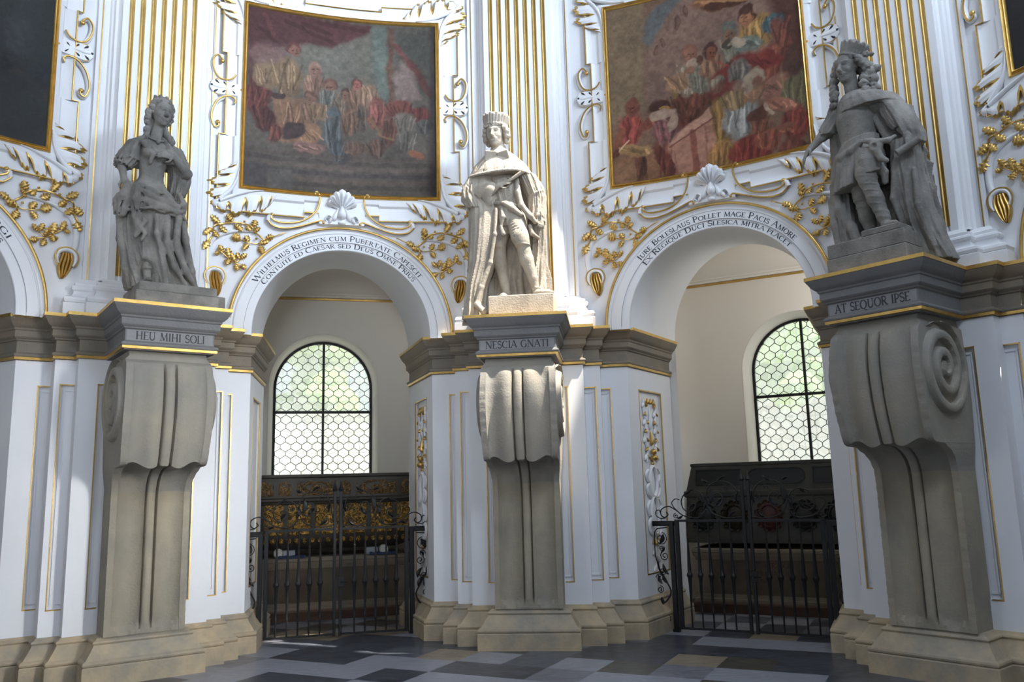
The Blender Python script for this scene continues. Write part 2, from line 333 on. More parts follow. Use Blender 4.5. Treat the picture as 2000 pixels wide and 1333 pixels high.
def chapel(side, theta, wx, num):
    """side chapel behind the arch: back wall with a round headed window, side walls, vault"""
    loc, rz = bay_frame(theta); YB, YW = 6.78, 8.75; HW = 1.75; rc = .55
    b = MB()
    # front return wall around the arch (seen from inside)
    n = 40; pts = [(.911*math.cos(math.pi*k/n), 3.303+1.10*math.sin(math.pi*k/n)) for k in range(n+1)]
    outer = []
    for k in range(n+1):
        ca_, sa_ = math.cos(math.pi*k/n), math.sin(math.pi*k/n); q_ = 1/max(abs(ca_), sa_, 1e-6); outer.append(((HW+.1)*ca_*q_, 3.303+1.9*sa_*q_))
    b.grid([[(x, YB, z) for x, z in pts], [(x, YB, z) for x, z in outer]])
    for s_ in (-1, 1): b.add([(s_*.911, YB, 0), (s_*HW, YB, 0), (s_*HW, YB, 3.303), (s_*.911, YB, 3.303)], [(0, 1, 2, 3)])
    # side walls and back wall as one curved band with a window hole
    hwd = .80; zs, zsp = 1.55, 3.12
    plan = [(-HW, YB), (-HW, YW-rc)]+[(-HW+rc-rc*math.cos(a), YW-rc+rc*math.sin(a)) for a in [math.pi/2*k/8 for k in range(1, 8)]]+[(-HW+rc, YW)]
    zt = 4.56
    def band(pl): b.grid([[(x, y, z) for z in (0, 1.0, 2, 3, zt)] for x, y in pl])
    band(plan+[(wx-hwd, YW)]); band([(-x, y) for x, y in plan]+[(wx+hwd, YW)])
    b.add([(wx-hwd, YW, 0), (wx+hwd, YW, 0), (wx+hwd, YW, zs), (wx-hwd, YW, zs)], [(0, 1, 2, 3)])
    hp = [(wx+hwd*math.cos(math.pi*k/n), zsp+hwd*math.sin(math.pi*k/n)) for k in range(n+1)]
    b.grid([[(x, YW, z) for x, z in hp], [(x, YW, zt) for x, z in hp]])
    # splayed reveal
    rv = [(wx-hwd, zs)]+[(wx-hwd, zsp)]+hp[::-1][1:-1]+[(wx+hwd, zsp), (wx+hwd, zs)]
    def shr(k, y): return [(wx+(x-wx)*(1-k/hwd), y, (zsp+(z-zsp)*(1-k/hwd)) if z > zsp else z) for x, z in rv]
    b.grid([shr(0, YW), shr(.012, YW-.004), shr(.035, YW+.03), shr(.075, YW+.30), shr(.075, YW+.36)])
    b.add([(wx-hwd, YW, zs), (wx+hwd, YW, zs), (wx+hwd-.075, YW+.36, zs+.08), (wx-hwd+.075, YW+.36, zs+.08)], [(0, 1, 2, 3)])
    o = b.build('wall_chapel_'+side, M['cream'], auto=50); o.location = loc; o.rotation_euler = (0, 0, rz); o['kind'] = 'structure'
    o['label'] = 'cream back and side walls of the chapel behind the '+side.replace('_', ' ')+' arch'
    full = plan+[(-x, y) for x, y in plan][::-1]
    g = MB(); g.sweep(full, [(-.02, 4.42), (.02, 4.425), (.022, 4.45), (0, 4.455)]); gg = g.build('gold_fillet', M['gold'], o)
    m = MB(); m.sweep(full, [(0, 4.455), (.03, 4.46), (.035, 4.49), (.05, 4.50), (.055, 4.52), (.09, 4.55), (.10, 4.575), (.16, 4.63), (.18, 4.68), (.26, 4.78), (.30, 4.80), (.44, 4.90), (.9, 5.06), (1.4, 5.12)]); m.build('vault_cornice', M['cream'], o)
    v = MB(); v.add([(-HW, YB-.1, 5.1), (HW, YB-.1, 5.1), (HW, YW+.2, 5.1), (-HW, YW+.2, 5.1)], [(0, 1, 2, 3)]); v.build('ceiling_panel', M['cream'], o)
    g2 = MB(); g2.sweep([(-1.2, 6.9), (-1.2, YW-.62), (-.9, YW-.40), (.9, YW-.40), (1.2, YW-.62), (1.2, 6.9)], [(0, 4.905), (.02, 4.90), (.03, 4.925), (0, 4.935)]); g2.build('gold_fillet', M['gold'], o)
    # window
    wroot = empty('window_%d' % num, loc, rz); wroot['kind'] = 'structure'; wroot['label'] = 'round headed leaded window behind the '+side.replace('_', ' ')+' arch'
    hi = hwd-.075; yw = YW+.33
    def arch_pts(k, nn=40): return [(wx-hi+k, zs), (wx-hi+k, zsp)]+[(wx-(hi-k)*math.cos(math.pi*q/nn), zsp+(hi-k)*math.sin(math.pi*q/nn)) for q in range(1, nn)]+[(wx+hi-k, zsp), (wx+hi-k, zs)]
    f = MB(); t = .036
    f.grid([[(x, y, z) for x, z in arch_pts(k)] for k, y in ((0, yw-.03), (t, yw-.03), (t, yw+.02), (0, yw+.02), (0, yw-.03))])
    f.box(wx-.017, wx+.017, yw-.032, yw+.01, zs, zsp+hi-.02); f.box(wx-hi+.01, wx+hi-.01, yw-.030, yw+.01, 2.755, 2.793)
    f.build('window_frame', M['iron'], wroot, smooth=False)
    # hexagonal lead cames
    lead = MB(); px_, pz = .153, .0995; hw2 = px_/2; cap_ = pz/3*1.0
    def inside(x, z):
        x -= wx
        if z < zs or abs(x) > hi-.02: return False
        return z < zsp or math.hypot(x, z-zsp) < hi-.02
    def seg(x0, z0, x1, z1, r=.0042):
        if not (inside(x0, z0) and inside(x1, z1)): 
            if not inside((x0+x1)/2, (z0+z1)/2): return
        dx, dz = x1-x0, z1-z0; L_ = math.hypot(dx, dz); nx, nz = -dz/L_*r, dx/L_*r
        lead.add([(x0+nx, yw-.006, z0+nz), (x1+nx, yw-.006, z1+nz), (x1-nx, yw-.006, z1-nz), (x0-nx, yw-.006, z0-nz), (x0+nx, yw+.004, z0+nz), (x1+nx, yw+.004, z1+nz), (x1-nx, yw+.004, z1-nz), (x0-nx, yw+.004, z0-nz)],
                 [(0, 1, 2, 3), (7, 6, 5, 4), (0, 4, 5, 1), (2, 6, 7, 3), (1, 5, 6, 2), (0, 3, 7, 4)])
    for r_ in range(0, 25):
        zc = zs+.02+r_*pz; off = (r_ % 2)*hw2
        for q in range(-7, 8):
            xc = wx+off+q*px_
            seg(xc-hw2, zc-cap_*.75, xc-hw2, zc+cap_*.75); seg(xc-hw2, zc+cap_*.75, xc, zc+pz-cap_*.75-.0); seg(xc, zc+pz-cap_*.75, xc+hw2, zc+cap_*.75)
    lead.build('lead_cames', M['iron'], wroot, smooth=False)
    # outer protective grille, a little behind the glass
    gr = MB(); yg = yw+.16
    for k in range(1, 16):
        z = zs+.155*k; hh = hi if z < zsp else math.sqrt(max(hi*hi-(z-zsp)**2, 0))
        if hh > .1: gr.box(wx-hh, wx+hh, yg, yg+.006, z, z+.008)
    for k in range(-4, 5):
        for d in (0,):
            x = k*.165+.06
            if abs(x) < hi-.02: gr.box(wx+x, wx+x+.008, yg-.006, yg, zs, zsp+math.sqrt(hi*hi-x*x))
    gr.build('outer_grille', M['grille'], wroot, smooth=False)
    gl = MB(); ap = arch_pts(.01); gl.add([(x, yw, z) for x, z in ap]+[(x, yw+.003, z) for x, z in ap], [tuple(range(len(ap))), tuple(range(2*len(ap)-1, len(ap)-1, -1))])
    gl.build('window_glass', M['glass'], wroot, smooth=False)
    for x in ():
        pass
    wroot.parent = None
    return o
def glass_mat():
    m = bpy.data.materials.new('leaded_glass'); m.use_nodes = True; nt = m.node_tree; nt.nodes.clear(); L = nt.links.new
    out = nt.nodes.new('ShaderNodeOutputMaterial'); tr = nt.nodes.new('ShaderNodeBsdfTransparent'); tl = nt.nodes.new('ShaderNodeBsdfTranslucent'); gl = nt.nodes.new('ShaderNodeBsdfGlossy')
    tr.inputs['Color'].default_value = (.86, .92, .90, 1); tl.inputs['Color'].default_value = (.85, .9, .88, 1); gl.inputs['Roughness'].default_value = .15
    tc = nt.nodes.new('ShaderNodeTexCoord'); vo = nt.nodes.new('ShaderNodeTexVoronoi'); vo.inputs['Scale'].default_value = 8; L(tc.outputs['Object'], vo.inputs['Vector'])
    ra = nt.nodes.new('ShaderNodeMapRange'); ra.inputs['To Min'].default_value = .22; ra.inputs['To Max'].default_value = .5; L(vo.outputs['Color'], ra.inputs['Value'])
    mx = nt.nodes.new('ShaderNodeMixShader'); L(ra.outputs[0], mx.inputs['Fac']); L(tr.outputs[0], mx.inputs[1]); L(tl.outputs[0], mx.inputs[2])
    m2 = nt.nodes.new('ShaderNodeMixShader'); m2.inputs['Fac'].default_value = .05; L(mx.outputs[0], m2.inputs[1]); L(gl.outputs[0], m2.inputs[2]); L(m2.outputs[0], out.inputs['Surface'])
    return m
M['glass'] = glass_mat(); M['grille'] = mat('outer_wire_grille', (.30, .36, .45), .6, .3)
WX = {'left': -.065, 'right': .20, 'far_left': 0, 'far_right': 0}
for i, sd in enumerate(('left', 'right', 'far_left', 'far_right')):
    bay_wall(sd, BAY[sd]); chapel(sd, BAY[sd], WX[sd], i+1)

# rest of the round room, behind and beside the camera, and the drum and dome above
def arc_wall(name, t0, t1, z0, z1, R, m, label):
    b = MB(); n = max(int(abs(t1-t0)/3), 2)
    b.grid([[(OX-math.sin(a*D2R)*R, OY+math.cos(a*D2R)*R, z) for z in (z0, z1)] for a in [t0+(t1-t0)*i/n for i in range(n+1)]])
    o = b.build(name, m, auto=60); o['kind'] = 'structure'; o['label'] = label; return o
arc_wall('wall_rear', 79, 266.5, 0, ZTOP, RW, M['white'], 'white round wall behind the camera')
arc_wall('wall_far_right', -94.5, -93, 0, ZTOP, RW, M['white'], 'narrow wall strip at the far right')
ZD = 9.0
arc_wall('wall_drum', -180, 180, ZTOP, ZD, RW, M['white'], 'plain drum wall above the pictures')
hole = [(1.22, 7.62), (1.75, 7.40), (2.12, 7.22), (2.45, 6.88), (2.8, 6.74), (3.4, 6.76), (4.0, 7.25), (3.75, 7.78), (2.7, 8.2), (2.2, 8.2), (1.3, 8.0)]  # added opening, its outline shaped so the sun beam reaches the middle statue
hc_ = (sum(p[0] for p in hole)/len(hole), sum(p[1] for p in hole)/len(hole)); ring_in, ring_out = [], []
for q in range(120):
    a_ = 2*math.pi*q/120; dx, dy = math.cos(a_), math.sin(a_); best = 9
    for (x0_, y0_), (x1_, y1_) in zip(hole, hole[1:]+hole[:1]):
        ex, ey = x1_-x0_, y1_-y0_; den = dx*ey-dy*ex
        if abs(den) < 1e-9: continue
        t_ = ((x0_-hc_[0])*ey-(y0_-hc_[1])*ex)/den; u_ = ((x0_-hc_[0])*dy-(y0_-hc_[1])*dx)/den
        if t_ > 0 and -1e-6 <= u_ <= 1+1e-6: best = min(best, t_)
    ring_in.append((hc_[0]+dx*best, hc_[1]+dy*best)); cx_, cy_ = hc_[0]-OX, hc_[1]-OY; bb = cx_*dx+cy_*dy; tt = -bb+math.sqrt(bb*bb-(cx_*cx_+cy_*cy_)+(RW+.03)**2); ring_out.append((hc_[0]+dx*tt, hc_[1]+dy*tt))
b = MB(); b.loft([[(x, y, ZD+.25) for x, y in ring_in], [(x, y, ZD) for x, y in ring_in], [(x, y, ZD) for x, y in ring_out], [(x, y, ZD+.25) for x, y in ring_out]])
o = b.build('ceiling', M['white'], smooth=False); o['kind'] = 'structure'; o['label'] = 'white ceiling with an added opening that lets the sun onto the middle statue'
M['frieze'] = mat('grey_frieze_stone', (.27, .27, .27), .8, bump=.3, bscale=50, col2=(.22, .215, .21), nscale=3)
# ================================================================== STROKE LETTERS (roman capitals)
def _arc(cx, cy, rx, ry, a0, a1, n=12): return [(cx+rx*math.cos(a*D2R), cy+ry*math.sin(a*D2R)) for a in [a0+(a1-a0)*i/n for i in range(n+1)]]
TK, TN = .105, .045        # thick and thin strokes, in cap heights
# glyph: (advance, [(points, width or (w0, w1, ...))], [serif positions (x, y)])
GL = {
 'A': (.78, [([(.06, 0), (.38, 1)], TN), ([(.38, 1), (.70, 0)], TK), ([(.18, .34), (.57, .34)], TN)], [(.06, 0), (.70, 0)]),
 'B': (.66, [([(.14, 0), (.14, 1)], TK), ([(.14, .97)]+_arc(.30, .74, .20, .23, 90, -90)+[(.14, .51)], TN*1.5), ([(.14, .51)]+_arc(.32, .27, .24, .25, 90, -90)+[(.14, .02)], TN*1.6)], [(.12, 0), (.12, 1)]),
 'C': (.76, [(_arc(.42, .5, .34, .48, 52, 308, 20), 'c')], [(.63, .84)]),
 'D': (.80, [([(.14, 0), (.14, 1)], TK), ([(.14, .97)]+_arc(.34, .5, .34, .47, 90, -90, 16)+[(.14, .03)], 'd')], [(.12, 0), (.12, 1)]),
 'E': (.62, [([(.14, 0), (.14, 1)], TK), ([(.14, .975), (.52, .975)], TN), ([(.14, .5), (.46, .5)], TN), ([(.14, .025), (.56, .025)], TN)], [(.12, 0), (.12, 1), (.52, .93), (.56, .08)]),
 'F': (.58, [([(.14, 0), (.14, 1)], TK), ([(.14, .975), (.52, .975)], TN), ([(.14, .5), (.46, .5)], TN)], [(.14, 0), (.12, 1)]),
 'G': (.82, [(_arc(.42, .5, .34, .48, 52, 320, 20), 'c'), ([(.68, .05), (.68, .42)], TK)], [(.63, .84), (.68, .42)]),
 'H': (.84, [([(.16, 0), (.16, 1)], TK), ([(.68, 0), (.68, 1)], TK), ([(.16, .5), (.68, .5)], TN)], [(.16, 0), (.16, 1), (.68, 0), (.68, 1)]),
 'I': (.34, [([(.17, 0), (.17, 1)], TK)], [(.17, 0), (.17, 1)]),
 'K': (.76, [([(.14, 0), (.14, 1)], TK), ([(.16, .44), (.62, 1)], TN), ([(.28, .56), (.68, 0)], TK)], [(.14, 0), (.14, 1), (.68, 0), (.60, 1)]),
 'L': (.60, [([(.14, 0), (.14, 1)], TK), ([(.14, .025), (.54, .025)], TN)], [(.13, 0), (.14, 1), (.54, .08)]),
 'M': (.98, [([(.14, 0), (.20, 1)], TN), ([(.20, 1), (.49, .05)], TK), ([(.49, .05), (.78, 1)], TN), ([(.78, 1), (.84, 0)], TK)], [(.14, 0), (.84, 0), (.18, 1), (.80, 1)]),
 'N': (.86, [([(.15, 0), (.15, 1)], TN), ([(.15, 1), (.71, 0)], TK), ([(.71, 0), (.71, 1)], TN)], [(.15, 0), (.13, 1), (.71, 1)]),
 'O': (.86, [(_arc(.43, .5, .35, .48, 0, 360, 28), 'o')], []),
 'P': (.62, [([(.14, 0), (.14, 1)], TK), ([(.14, .97)]+_arc(.30, .70, .23, .27, 90, -90)+[(.14, .43)], TN*1.6)], [(.14, 0), (.12, 1)]),
 'Q': (.88, [(_arc(.43, .5, .35, .48, 0, 360, 28), 'o'), ([(.44, .04), (.62, -.14), (.86, -.2)], TN*1.6)], []),
 'R': (.72, [([(.14, 0), (.14, 1)], TK), ([(.14, .97)]+_arc(.30, .73, .22, .24, 90, -90)+[(.14, .49)], TN*1.6), ([(.32, .48), (.64, .0)], TK)], [(.14, 0), (.12, 1), (.66, 0)]),
 'S': (.58, [(_arc(.29, .735, .20, .245, 30, 225, 12)+_arc(.29, .26, .22, .245, 55, -155, 14), 's')], [(.46, .82), (.09, .14)]),
 'T': (.70, [([(.35, 0), (.35, 1)], TK), ([(.04, .975), (.66, .975)], TN)], [(.35, 0), (.05, .92), (.65, .92)]),
 'U': (.82, [([(.16, 1), (.16, .32)]+_arc(.40, .30, .24, .28, 180, 360, 12), TK*.9), ([(.64, .3), (.64, 1)], TN)], [(.16, 1), (.64, 1)]),
 'W': (1.15, [([(.05, 1), (.30, 0)], TK), ([(.30, 0), (.55, 1)], TN), ([(.50, 1), (.78, 0)], TK), ([(.78, 0), (1.06, 1)], TN)], [(.05, 1), (.53, 1), (1.06, 1)]),
 'X': (.78, [([(.08, 1), (.70, 0)], TK), ([(.08, 0), (.68, 1)], TN)], [(.08, 1), (.70, 0), (.08, 0), (.68, 1)]),
 'Z': (.68, [([(.08, .975), (.60, .975)], TN), ([(.60, 1), (.08, 0)], TK), ([(.08, .025), (.62, .025)], TN)], [(.09, .92), (.62, .08)]),
}
def text_len(t, h, big=1.0): return sum((GL[c.upper()][0]*(big if c.isupper() and c.isalpha() else 1) if c != ' ' else .42)*h for c in t)
def letters(b, text, h, place, big=1.25, th=.004, bold=1.0, track=0.0):
    """text: upper case = large capital, lower case = small capital. place(x, y) -> (P, ...) maps flat text space to 3D; h = height of the small capitals"""
    x = 0.0
    for ch in text:
        if ch == ' ': x += .42*h+track; continue
        g = GL[ch.upper()]; k = h*(big if ch.isupper() else 1.0)
        for pts, wd in g[1]:
            P = [Vector((x+a*k, b_*k)) for a, b_ in pts]
            if len(P) == 2: P = [P[0], (P[0]+P[1])/2, P[1]]
            n = len(P); L_, R_ = [], []
            closed_ = (P[0]-P[-1]).length < 1e-6
            for i, p in enumerate(P):
                t = (P[min(i+1, n-1)]-P[max(i-1, 0)])
                if closed_ and i in (0, n-1): t = P[1]-P[-2]
                t.normalize(); nn = Vector((-t.y, t.x))
                if isinstance(wd, str): a = abs(t.y); w_ = TN+(TK-TN)*(a if wd != 's' else 1-a*.5)
                else: w_ = wd
                w_ *= k*.5*bold; L_.append(p+nn*w_); R_.append(p-nn*w_)
            ring = []
            for i in range(n): ring.append([place(L_[i].x, L_[i].y, 0), place(R_[i].x, R_[i].y, 0), place(R_[i].x, R_[i].y, th), place(L_[i].x, L_[i].y, th)])
            b.loft(ring, True, True)
        for sx, sy in g[2]:
            a, c = .085*k*bold, .022*k*bold
            if sy in (0, 1): y0 = sy*k+(c if sy == 0 else -c); q = [(x+sx*k-a, y0-c), (x+sx*k+a, y0-c), (x+sx*k+a, y0+c), (x+sx*k-a, y0+c)]
            else: q = [(x+sx*k-c, sy*k-a*.7), (x+sx*k+c, sy*k-a*.7), (x+sx*k+c, sy*k+a*.7), (x+sx*k-c, sy*k+a*.7)]
            b.loft([[place(px, py, 0) for px, py in q], [place(px, py, th*1.02) for px, py in q]], True, True)
        x += g[0]*k+track
    return x

# ================================================================== CONSOLES (scrolled stone bases of the statues)
HB = .368
def front_path():
    """outline of the console seen from the side, top to bottom: (w, z)"""
    pts = [(.20, 2.885), (.175, 2.865), (.165, 2.835), (.16, 2.80), (.105, 2.765), (.085, 2.72), (.060, 2.62), (.048, 2.50), (.050, 2.38), (.066, 2.24), (.092, 2.10), (.125, 1.98), (.150, 1.90), (.162, 1.868), (.20, 1.862),
           (.28, 1.858), (.36, 1.845), (.43, 1.820), (.49, 1.785), (.54, 1.735), (.572, 1.67), (.585, 1.60), (.59, 1.45), (.592, 1.20), (.594, .9), (.596, .65), (.597, .47), (.598, .43), (.598, .388)]
    P = []
    for (a, b_), (c, d) in zip(pts[:-1], pts[1:]):
        n = max(1, int(math.hypot(c-a, d-b_)/.028))
        P += [(a+(c-a)*i/n, b_+(d-b_)*i/n) for i in range(n)]
    return P+[pts[-1]]
def front_relief(u, hw_):
    """cross profile of the front: milled border strip, hollow, swelling, central roll"""
    a = abs(u)/hw_
    if a < .105: return .020*math.cos(a/.105*math.pi/2)**.6-.004
    if a < .165: return -.004-.036*math.sin((a-.105)/.06*math.pi)
    if a < .84:
        t = (a-.165)/.675; return .030*math.sin(math.pi*(1-t)**1.7)-.036*math.sin(math.pi*t**1.8)
    return .004
def make_console(theta, label):
    loc, rz = pier_frame(theta); root = empty('console', loc, rz, label, 'console', 'scrolled stone consoles under the statues')
    path = front_path(); N = len(path); us = [-1+2*i/76 for i in range(77)]
    us = sorted(set(us+[-.84, .84, -.85, .85, -.165, .165, -.115, .115])); G_ = []; acc = 0
    for i, (w_, z) in enumerate(path):
        p0 = Vector(path[max(i-1, 0)]); p1 = Vector(path[min(i+1, N-1)]); t = (p1-p0).normalized(); nrm = Vector((t.y, -t.x))   # towards the room
        if nrm.x > 0 and z > 1.9: nrm = -nrm
        if i: acc += (Vector(path[i])-Vector(path[i-1])).length
        hb = HB if z > 1.86 else max(.345, HB-(1.86-z)*.12)
        if z > 2.80: hb = .335
        hb = hb+(.012*math.sin((2.8-z)/.93*math.pi) if 1.87 < z < 2.8 else 0)
        fade = 1.0
        if z > 2.70: fade = max(0, (2.775-z)/.075)
        if z < .50: fade = max(0, (z-.43)/.07)**.5
        row = []
        for u in us:
            r = front_relief(u*hb, hb)*fade
            if z < 1.86:
                au = abs(u); tt = (au-.165)/.675; low = (.018*math.cos(au/.105*math.pi/2)**.6-.004) if au < .105 else (-.004-.034*math.sin((au-.105)/.06*math.pi) if au < .165 else ((.006-.066*math.sin(math.pi*tt)**.75) if tt < 1 else .006))
                end = 1 if au < .165 else min(max((z-.415-.075*abs(2*tt-1)**2.2)/.02, 0), 1) if tt < 1 else 1
                k_ = min(max((1.86-z)/.15, 0), 1); r = r*(1-k_)+low*k_*end*(fade if au < .165 else 1)
            ridge = .0035*(1 if int(acc/.011) % 2 else -1) if abs(u) > .85 and .5 < z < 2.72 else 0
            if 1.85 < z < 1.90 and abs(u) < .84: pass
            wv = .016*math.sin(abs(u)*math.pi*2.0+2.6) if 1.84 < z < 1.93 else 0   # wavy lower lip
            row.append((u*hb, w_+nrm.x*(r+ridge), z+nrm.y*(r+ridge)+wv*max(0, 1-abs(z-1.875)/.05)))
        G_.append(row)
    b = MB(); b.grid(G_)
    # sides
    for s_ in (0, -1):
        for i in range(N-1):
            p, q = G_[i][s_], G_[i+1][s_]
            b.add([p, q, (q[0], .9, q[2]), (p[0], .9, p[2])], [(0, 1, 2, 3)])
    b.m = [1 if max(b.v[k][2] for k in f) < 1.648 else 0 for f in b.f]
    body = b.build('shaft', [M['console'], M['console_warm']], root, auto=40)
    # volutes on both flanks: spiral band in relief
    for s_ in (-1, 1):
        v = MB(); cw, cz, RR = .425, 2.455, .372; rings = []
        nr, na = 40, 96
        for i in range(nr+1):
            r = RR*i/nr; ring = []
            for k in range(na):
                a = 2*math.pi*k/na
                ph = (RR-r)/.142+((a+math.pi*.5)/(2*math.pi))   # spiral coordinate
                fr_ = ph % 1.0
                if r < .055: h = .034
                elif ph < 1.0 and False: h = .04
                else:
                    # raised band with a dark groove
                    if fr_ < .08: h = .020+.032*(fr_/.08)
                    elif fr_ < .55: h = .052+.006*math.sin((fr_-.1)/.42*math.pi)
                    elif fr_ < .62: h = .052-.085*((fr_-.55)/.07)
                    else: h = -.033+.053*((fr_-.62)/.38)**1.6
                if i == nr: h = min(h, .03)
                x = s_*(HB+.0+h); yy = cw+r*math.cos(a); zz = cz+r*math.sin(a)
                yy = max(yy, .055)
                ring.append((x, yy, zz))
            rings.append(ring)
        rings.append([(s_*(HB-.03), p[1], p[2]) for p in rings[-1]])
        v.loft(rings, True, False)
        vo = v.build('volute', M['console'], root, auto=50)
    return root
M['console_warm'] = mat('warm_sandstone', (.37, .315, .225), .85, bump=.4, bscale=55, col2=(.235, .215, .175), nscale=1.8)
c_labels = {'left': 'grey scrolled stone console under the woman statue', 'middle': 'grey scrolled stone console under the statue of the man with a baton, partly sunlit', 'right': 'grey scrolled stone console under the long haired man statue at right'}
for sd, th in PIER.items(): make_console(th, c_labels[sd])
# the carved words on the frieze above each console, black
words = {'left': ('HEU MIHI SOLI', 'left'), 'middle': ('NESCIA GNATI', 'middle'), 'right': ('AT SEQUOR IPSE', 'right')}
for sd, (tx, _) in words.items():
    loc, rz = pier_frame(PIER[sd]); b = MB(); h = .074; L_ = text_len(tx, h)
    k = .64/L_ if sd != 'left' else .60/L_
    o = empty('inscription', loc, rz, 'black letters %s on the cornice above the %s console' % (tx, sd), 'inscription', 'mottoes under the statues'); x0_ = 0
    b = MB(); b.box(-.372, .372, Wd[0]-.0008, Wd[0]+.02, 2.964, 3.059); b.build('panel', M['frieze'], o, smooth=False)
    for wd_ in tx.split(' '):
        b = MB(); letters(b, wd_, h, lambda x, y, t: (-.30+((x+x0_)*k if sd == 'left' else (x+x0_)*k-.02), Wd[0]-.0010-t, 2.974+y), 1.0, .003, 1.35)
        b.build('word', M['ink_shade'], o, smooth=False); x0_ += text_len(wd_, h)+.42*h
# pale frieze panel on the left block

# ================================================================== FLUTED PILASTERS over the cornice
M['gold_flute'] = mat('gilded_flute', (.62, .42, .15), .36, .85, bump=.15, bscale=14, col2=(.48, .31, .10), nscale=6)
def make_pilaster(theta, label):
    loc, rz = pier_frame(theta); root = empty('fluted_pilaster', loc, rz, label, 'pilaster', 'white fluted pilasters with gilded flutes')
    W0, W1, W2 = 1.0, 1.05, 1.10; ZB0, ZB1 = 3.30, 3.69; ZT = ZTOP
    # shaft in plan: back strips, then fluted front
    pl = [(-.61, 1.30), (-.61, W2), (-.555, W2), (-.55, W2+.015), (-.50, W2+.018), (-.485, W2-.005), (-.465, W2-.01), (-.455, W2-.04), (-.43, W2-.045), (-.415, W2-.06), (-.40, W2-.065), (-.40, W0)]
    nf = 7; sp = .104; fw = .044; prof = []
    for k in range(nf):
        c = (k-3)*sp; prof += [(c-fw/2, W0)]+[(c-fw/2*math.cos(math.pi*q/8), W0+.020*math.sin(math.pi*q/8)) for q in range(1, 8)]+[(c+fw/2, W0)]
    plan = pl+prof+[(-x, y) for x, y in reversed(pl)]
    b = MB(); b.grid([[(x, y, z) for z in (ZB1, ZT)] for x, y in plan]); b.build('shaft', M['white'], root, auto=25)
    # gilded flute linings
    for k in range(nf):
        c = (k-3)*sp; f = MB(); e = .0015
        f.grid([[(c-fw/2*1.0*math.cos(math.pi*q/10), W0-.0035+.0185*math.sin(math.pi*q/10), z) for z in (ZB1+.055, ZT)] for q in range(11)])
        for s_ in (-1, 1): f.box(c+s_*fw/2-.003, c+s_*fw/2+.003, W0-.0045, W0+.002, ZB1+.05, ZT)
        f.build('gilded_flute', M['gold_flute'], root, auto=60)
    g = MB()
    for s_ in (-1, 1): a, b_ = sorted((s_*.562, s_*.574)); g.box(a, b_, W2-.004, W2+.02, ZB1, ZT)
    g.build('gilded_line', M['gold'], root, smooth=False)
    # moulded base, three steps in plan
    bs = MB(); bp = [(.172, ZB0), (.172, 3.415), (.166, 3.420), (.150, 3.423), (.160, 3.430), (.168, 3.452), (.162, 3.476), (.148, 3.486), (.105, 3.492), (.090, 3.505), (.078, 3.53), (.074, 3.552), (.080, 3.558), (.092, 3.566), (.097, 3.584), (.090, 3.602), (.076, 3.608), (.066, 3.614), (.066, 3.640), (.03, 3.652), (.004, 3.69), (-.1, 3.692)]
    P = [(-.61, 1.40), (-.61, 1.10), (-.43, 1.10), (-.43, 1.0), (.43, 1.0), (.43, 1.10), (.61, 1.10), (.61, 1.40)]
    bs.sweep(P, bp); bs.build('base', M['white'], root, auto=28)
    return root
p_labels = {'left': 'fluted pilaster behind the woman statue', 'middle': 'fluted pilaster behind the statue of the man with a baton', 'right': 'fluted pilaster behind the long haired man statue'}
for sd, th in PIER.items(): make_pilaster(th, 'white '+p_labels[sd]+', flutes gilded')

# ================================================================== ARCHIVOLTS with painted words
def arch_ring(side, theta, lines, label):
    loc, rz = bay_frame(theta); root = empty('archivolt', loc, rz, label, 'arch', 'white arch rings with a gilded rim'); c = cyl()
    prof = [(RA-.004, -.03), (RA-.004, .028), (RA+.002, .034), (RA+.084, .034), (RA+.085, .042), (RA+.088, .044), (RA+.180, .044), (RA+.184, .051), (RA+.190, .052), (RA+.196, .046), (RA+.205, .036), (RA+.218, .036), (RA+.228, .046), (RA+.232, .060), (RA+.260, .062), (RA+.264, -.01)]
    n = 72; b = MB(); rr = []
    for k in range(-1, n+2):
        a = math.pi*min(max(k, 0), n)/n; dz = -.03 if k < 0 or k > n else 0
        rr.append([c(r*math.cos(a), h, ZA+r*math.sin(a)+dz) for r, h in prof])
    b.grid(rr); b.build('ring', M['stucco'], root, auto=30)
    g = MB(); rr = []
    for k in range(n+1):
        a = math.pi*k/n; rr.append([c(r*math.cos(a), h, ZA+r*math.sin(a)) for r, h in [(RA+.232, .050), (RA+.233, .066), (RA+.239, .071), (RA+.254, .071), (RA+.261, .066), (RA+.265, .030)]])
    g.grid(rr); g.build('gilded_rim', M['gold'], root, auto=60)
    ln = MB(); rr = []
    for k in range(n+1):
        a = math.pi*k/n; rr.append([c(r*math.cos(a), .0445, ZA+r*math.sin(a)) for r in (RA+.083, RA+.087)])
    ln.grid(rr)
    ln.build('ruled_line', M['groove'], root)
    for (tx, rad, h, a0, a1, hh) in lines:
        L_ = text_len(tx, h, 1.28)
        def place(x, y, d, a0=a0, a1=a1, rad=rad, L_=L_, hh=hh):
            a = (a0+(a1-a0)*x/L_)*D2R; r = rad+y; return c(r*math.cos(a), hh+d, ZA+r*math.sin(a))
        x0_ = 0.0
        for wd_ in tx.split(' '):
            t = MB(); letters(t, wd_, h, lambda x, y, d, x0_=x0_: place(x+x0_, y, d), 1.28, .002, 1.25)
            to = t.build('lettering', M['ink_shade'], root, smooth=False); to['label'] = 'black painted word '+wd_.upper()
            x0_ += text_len(wd_, h, 1.28)+.42*h

    return root

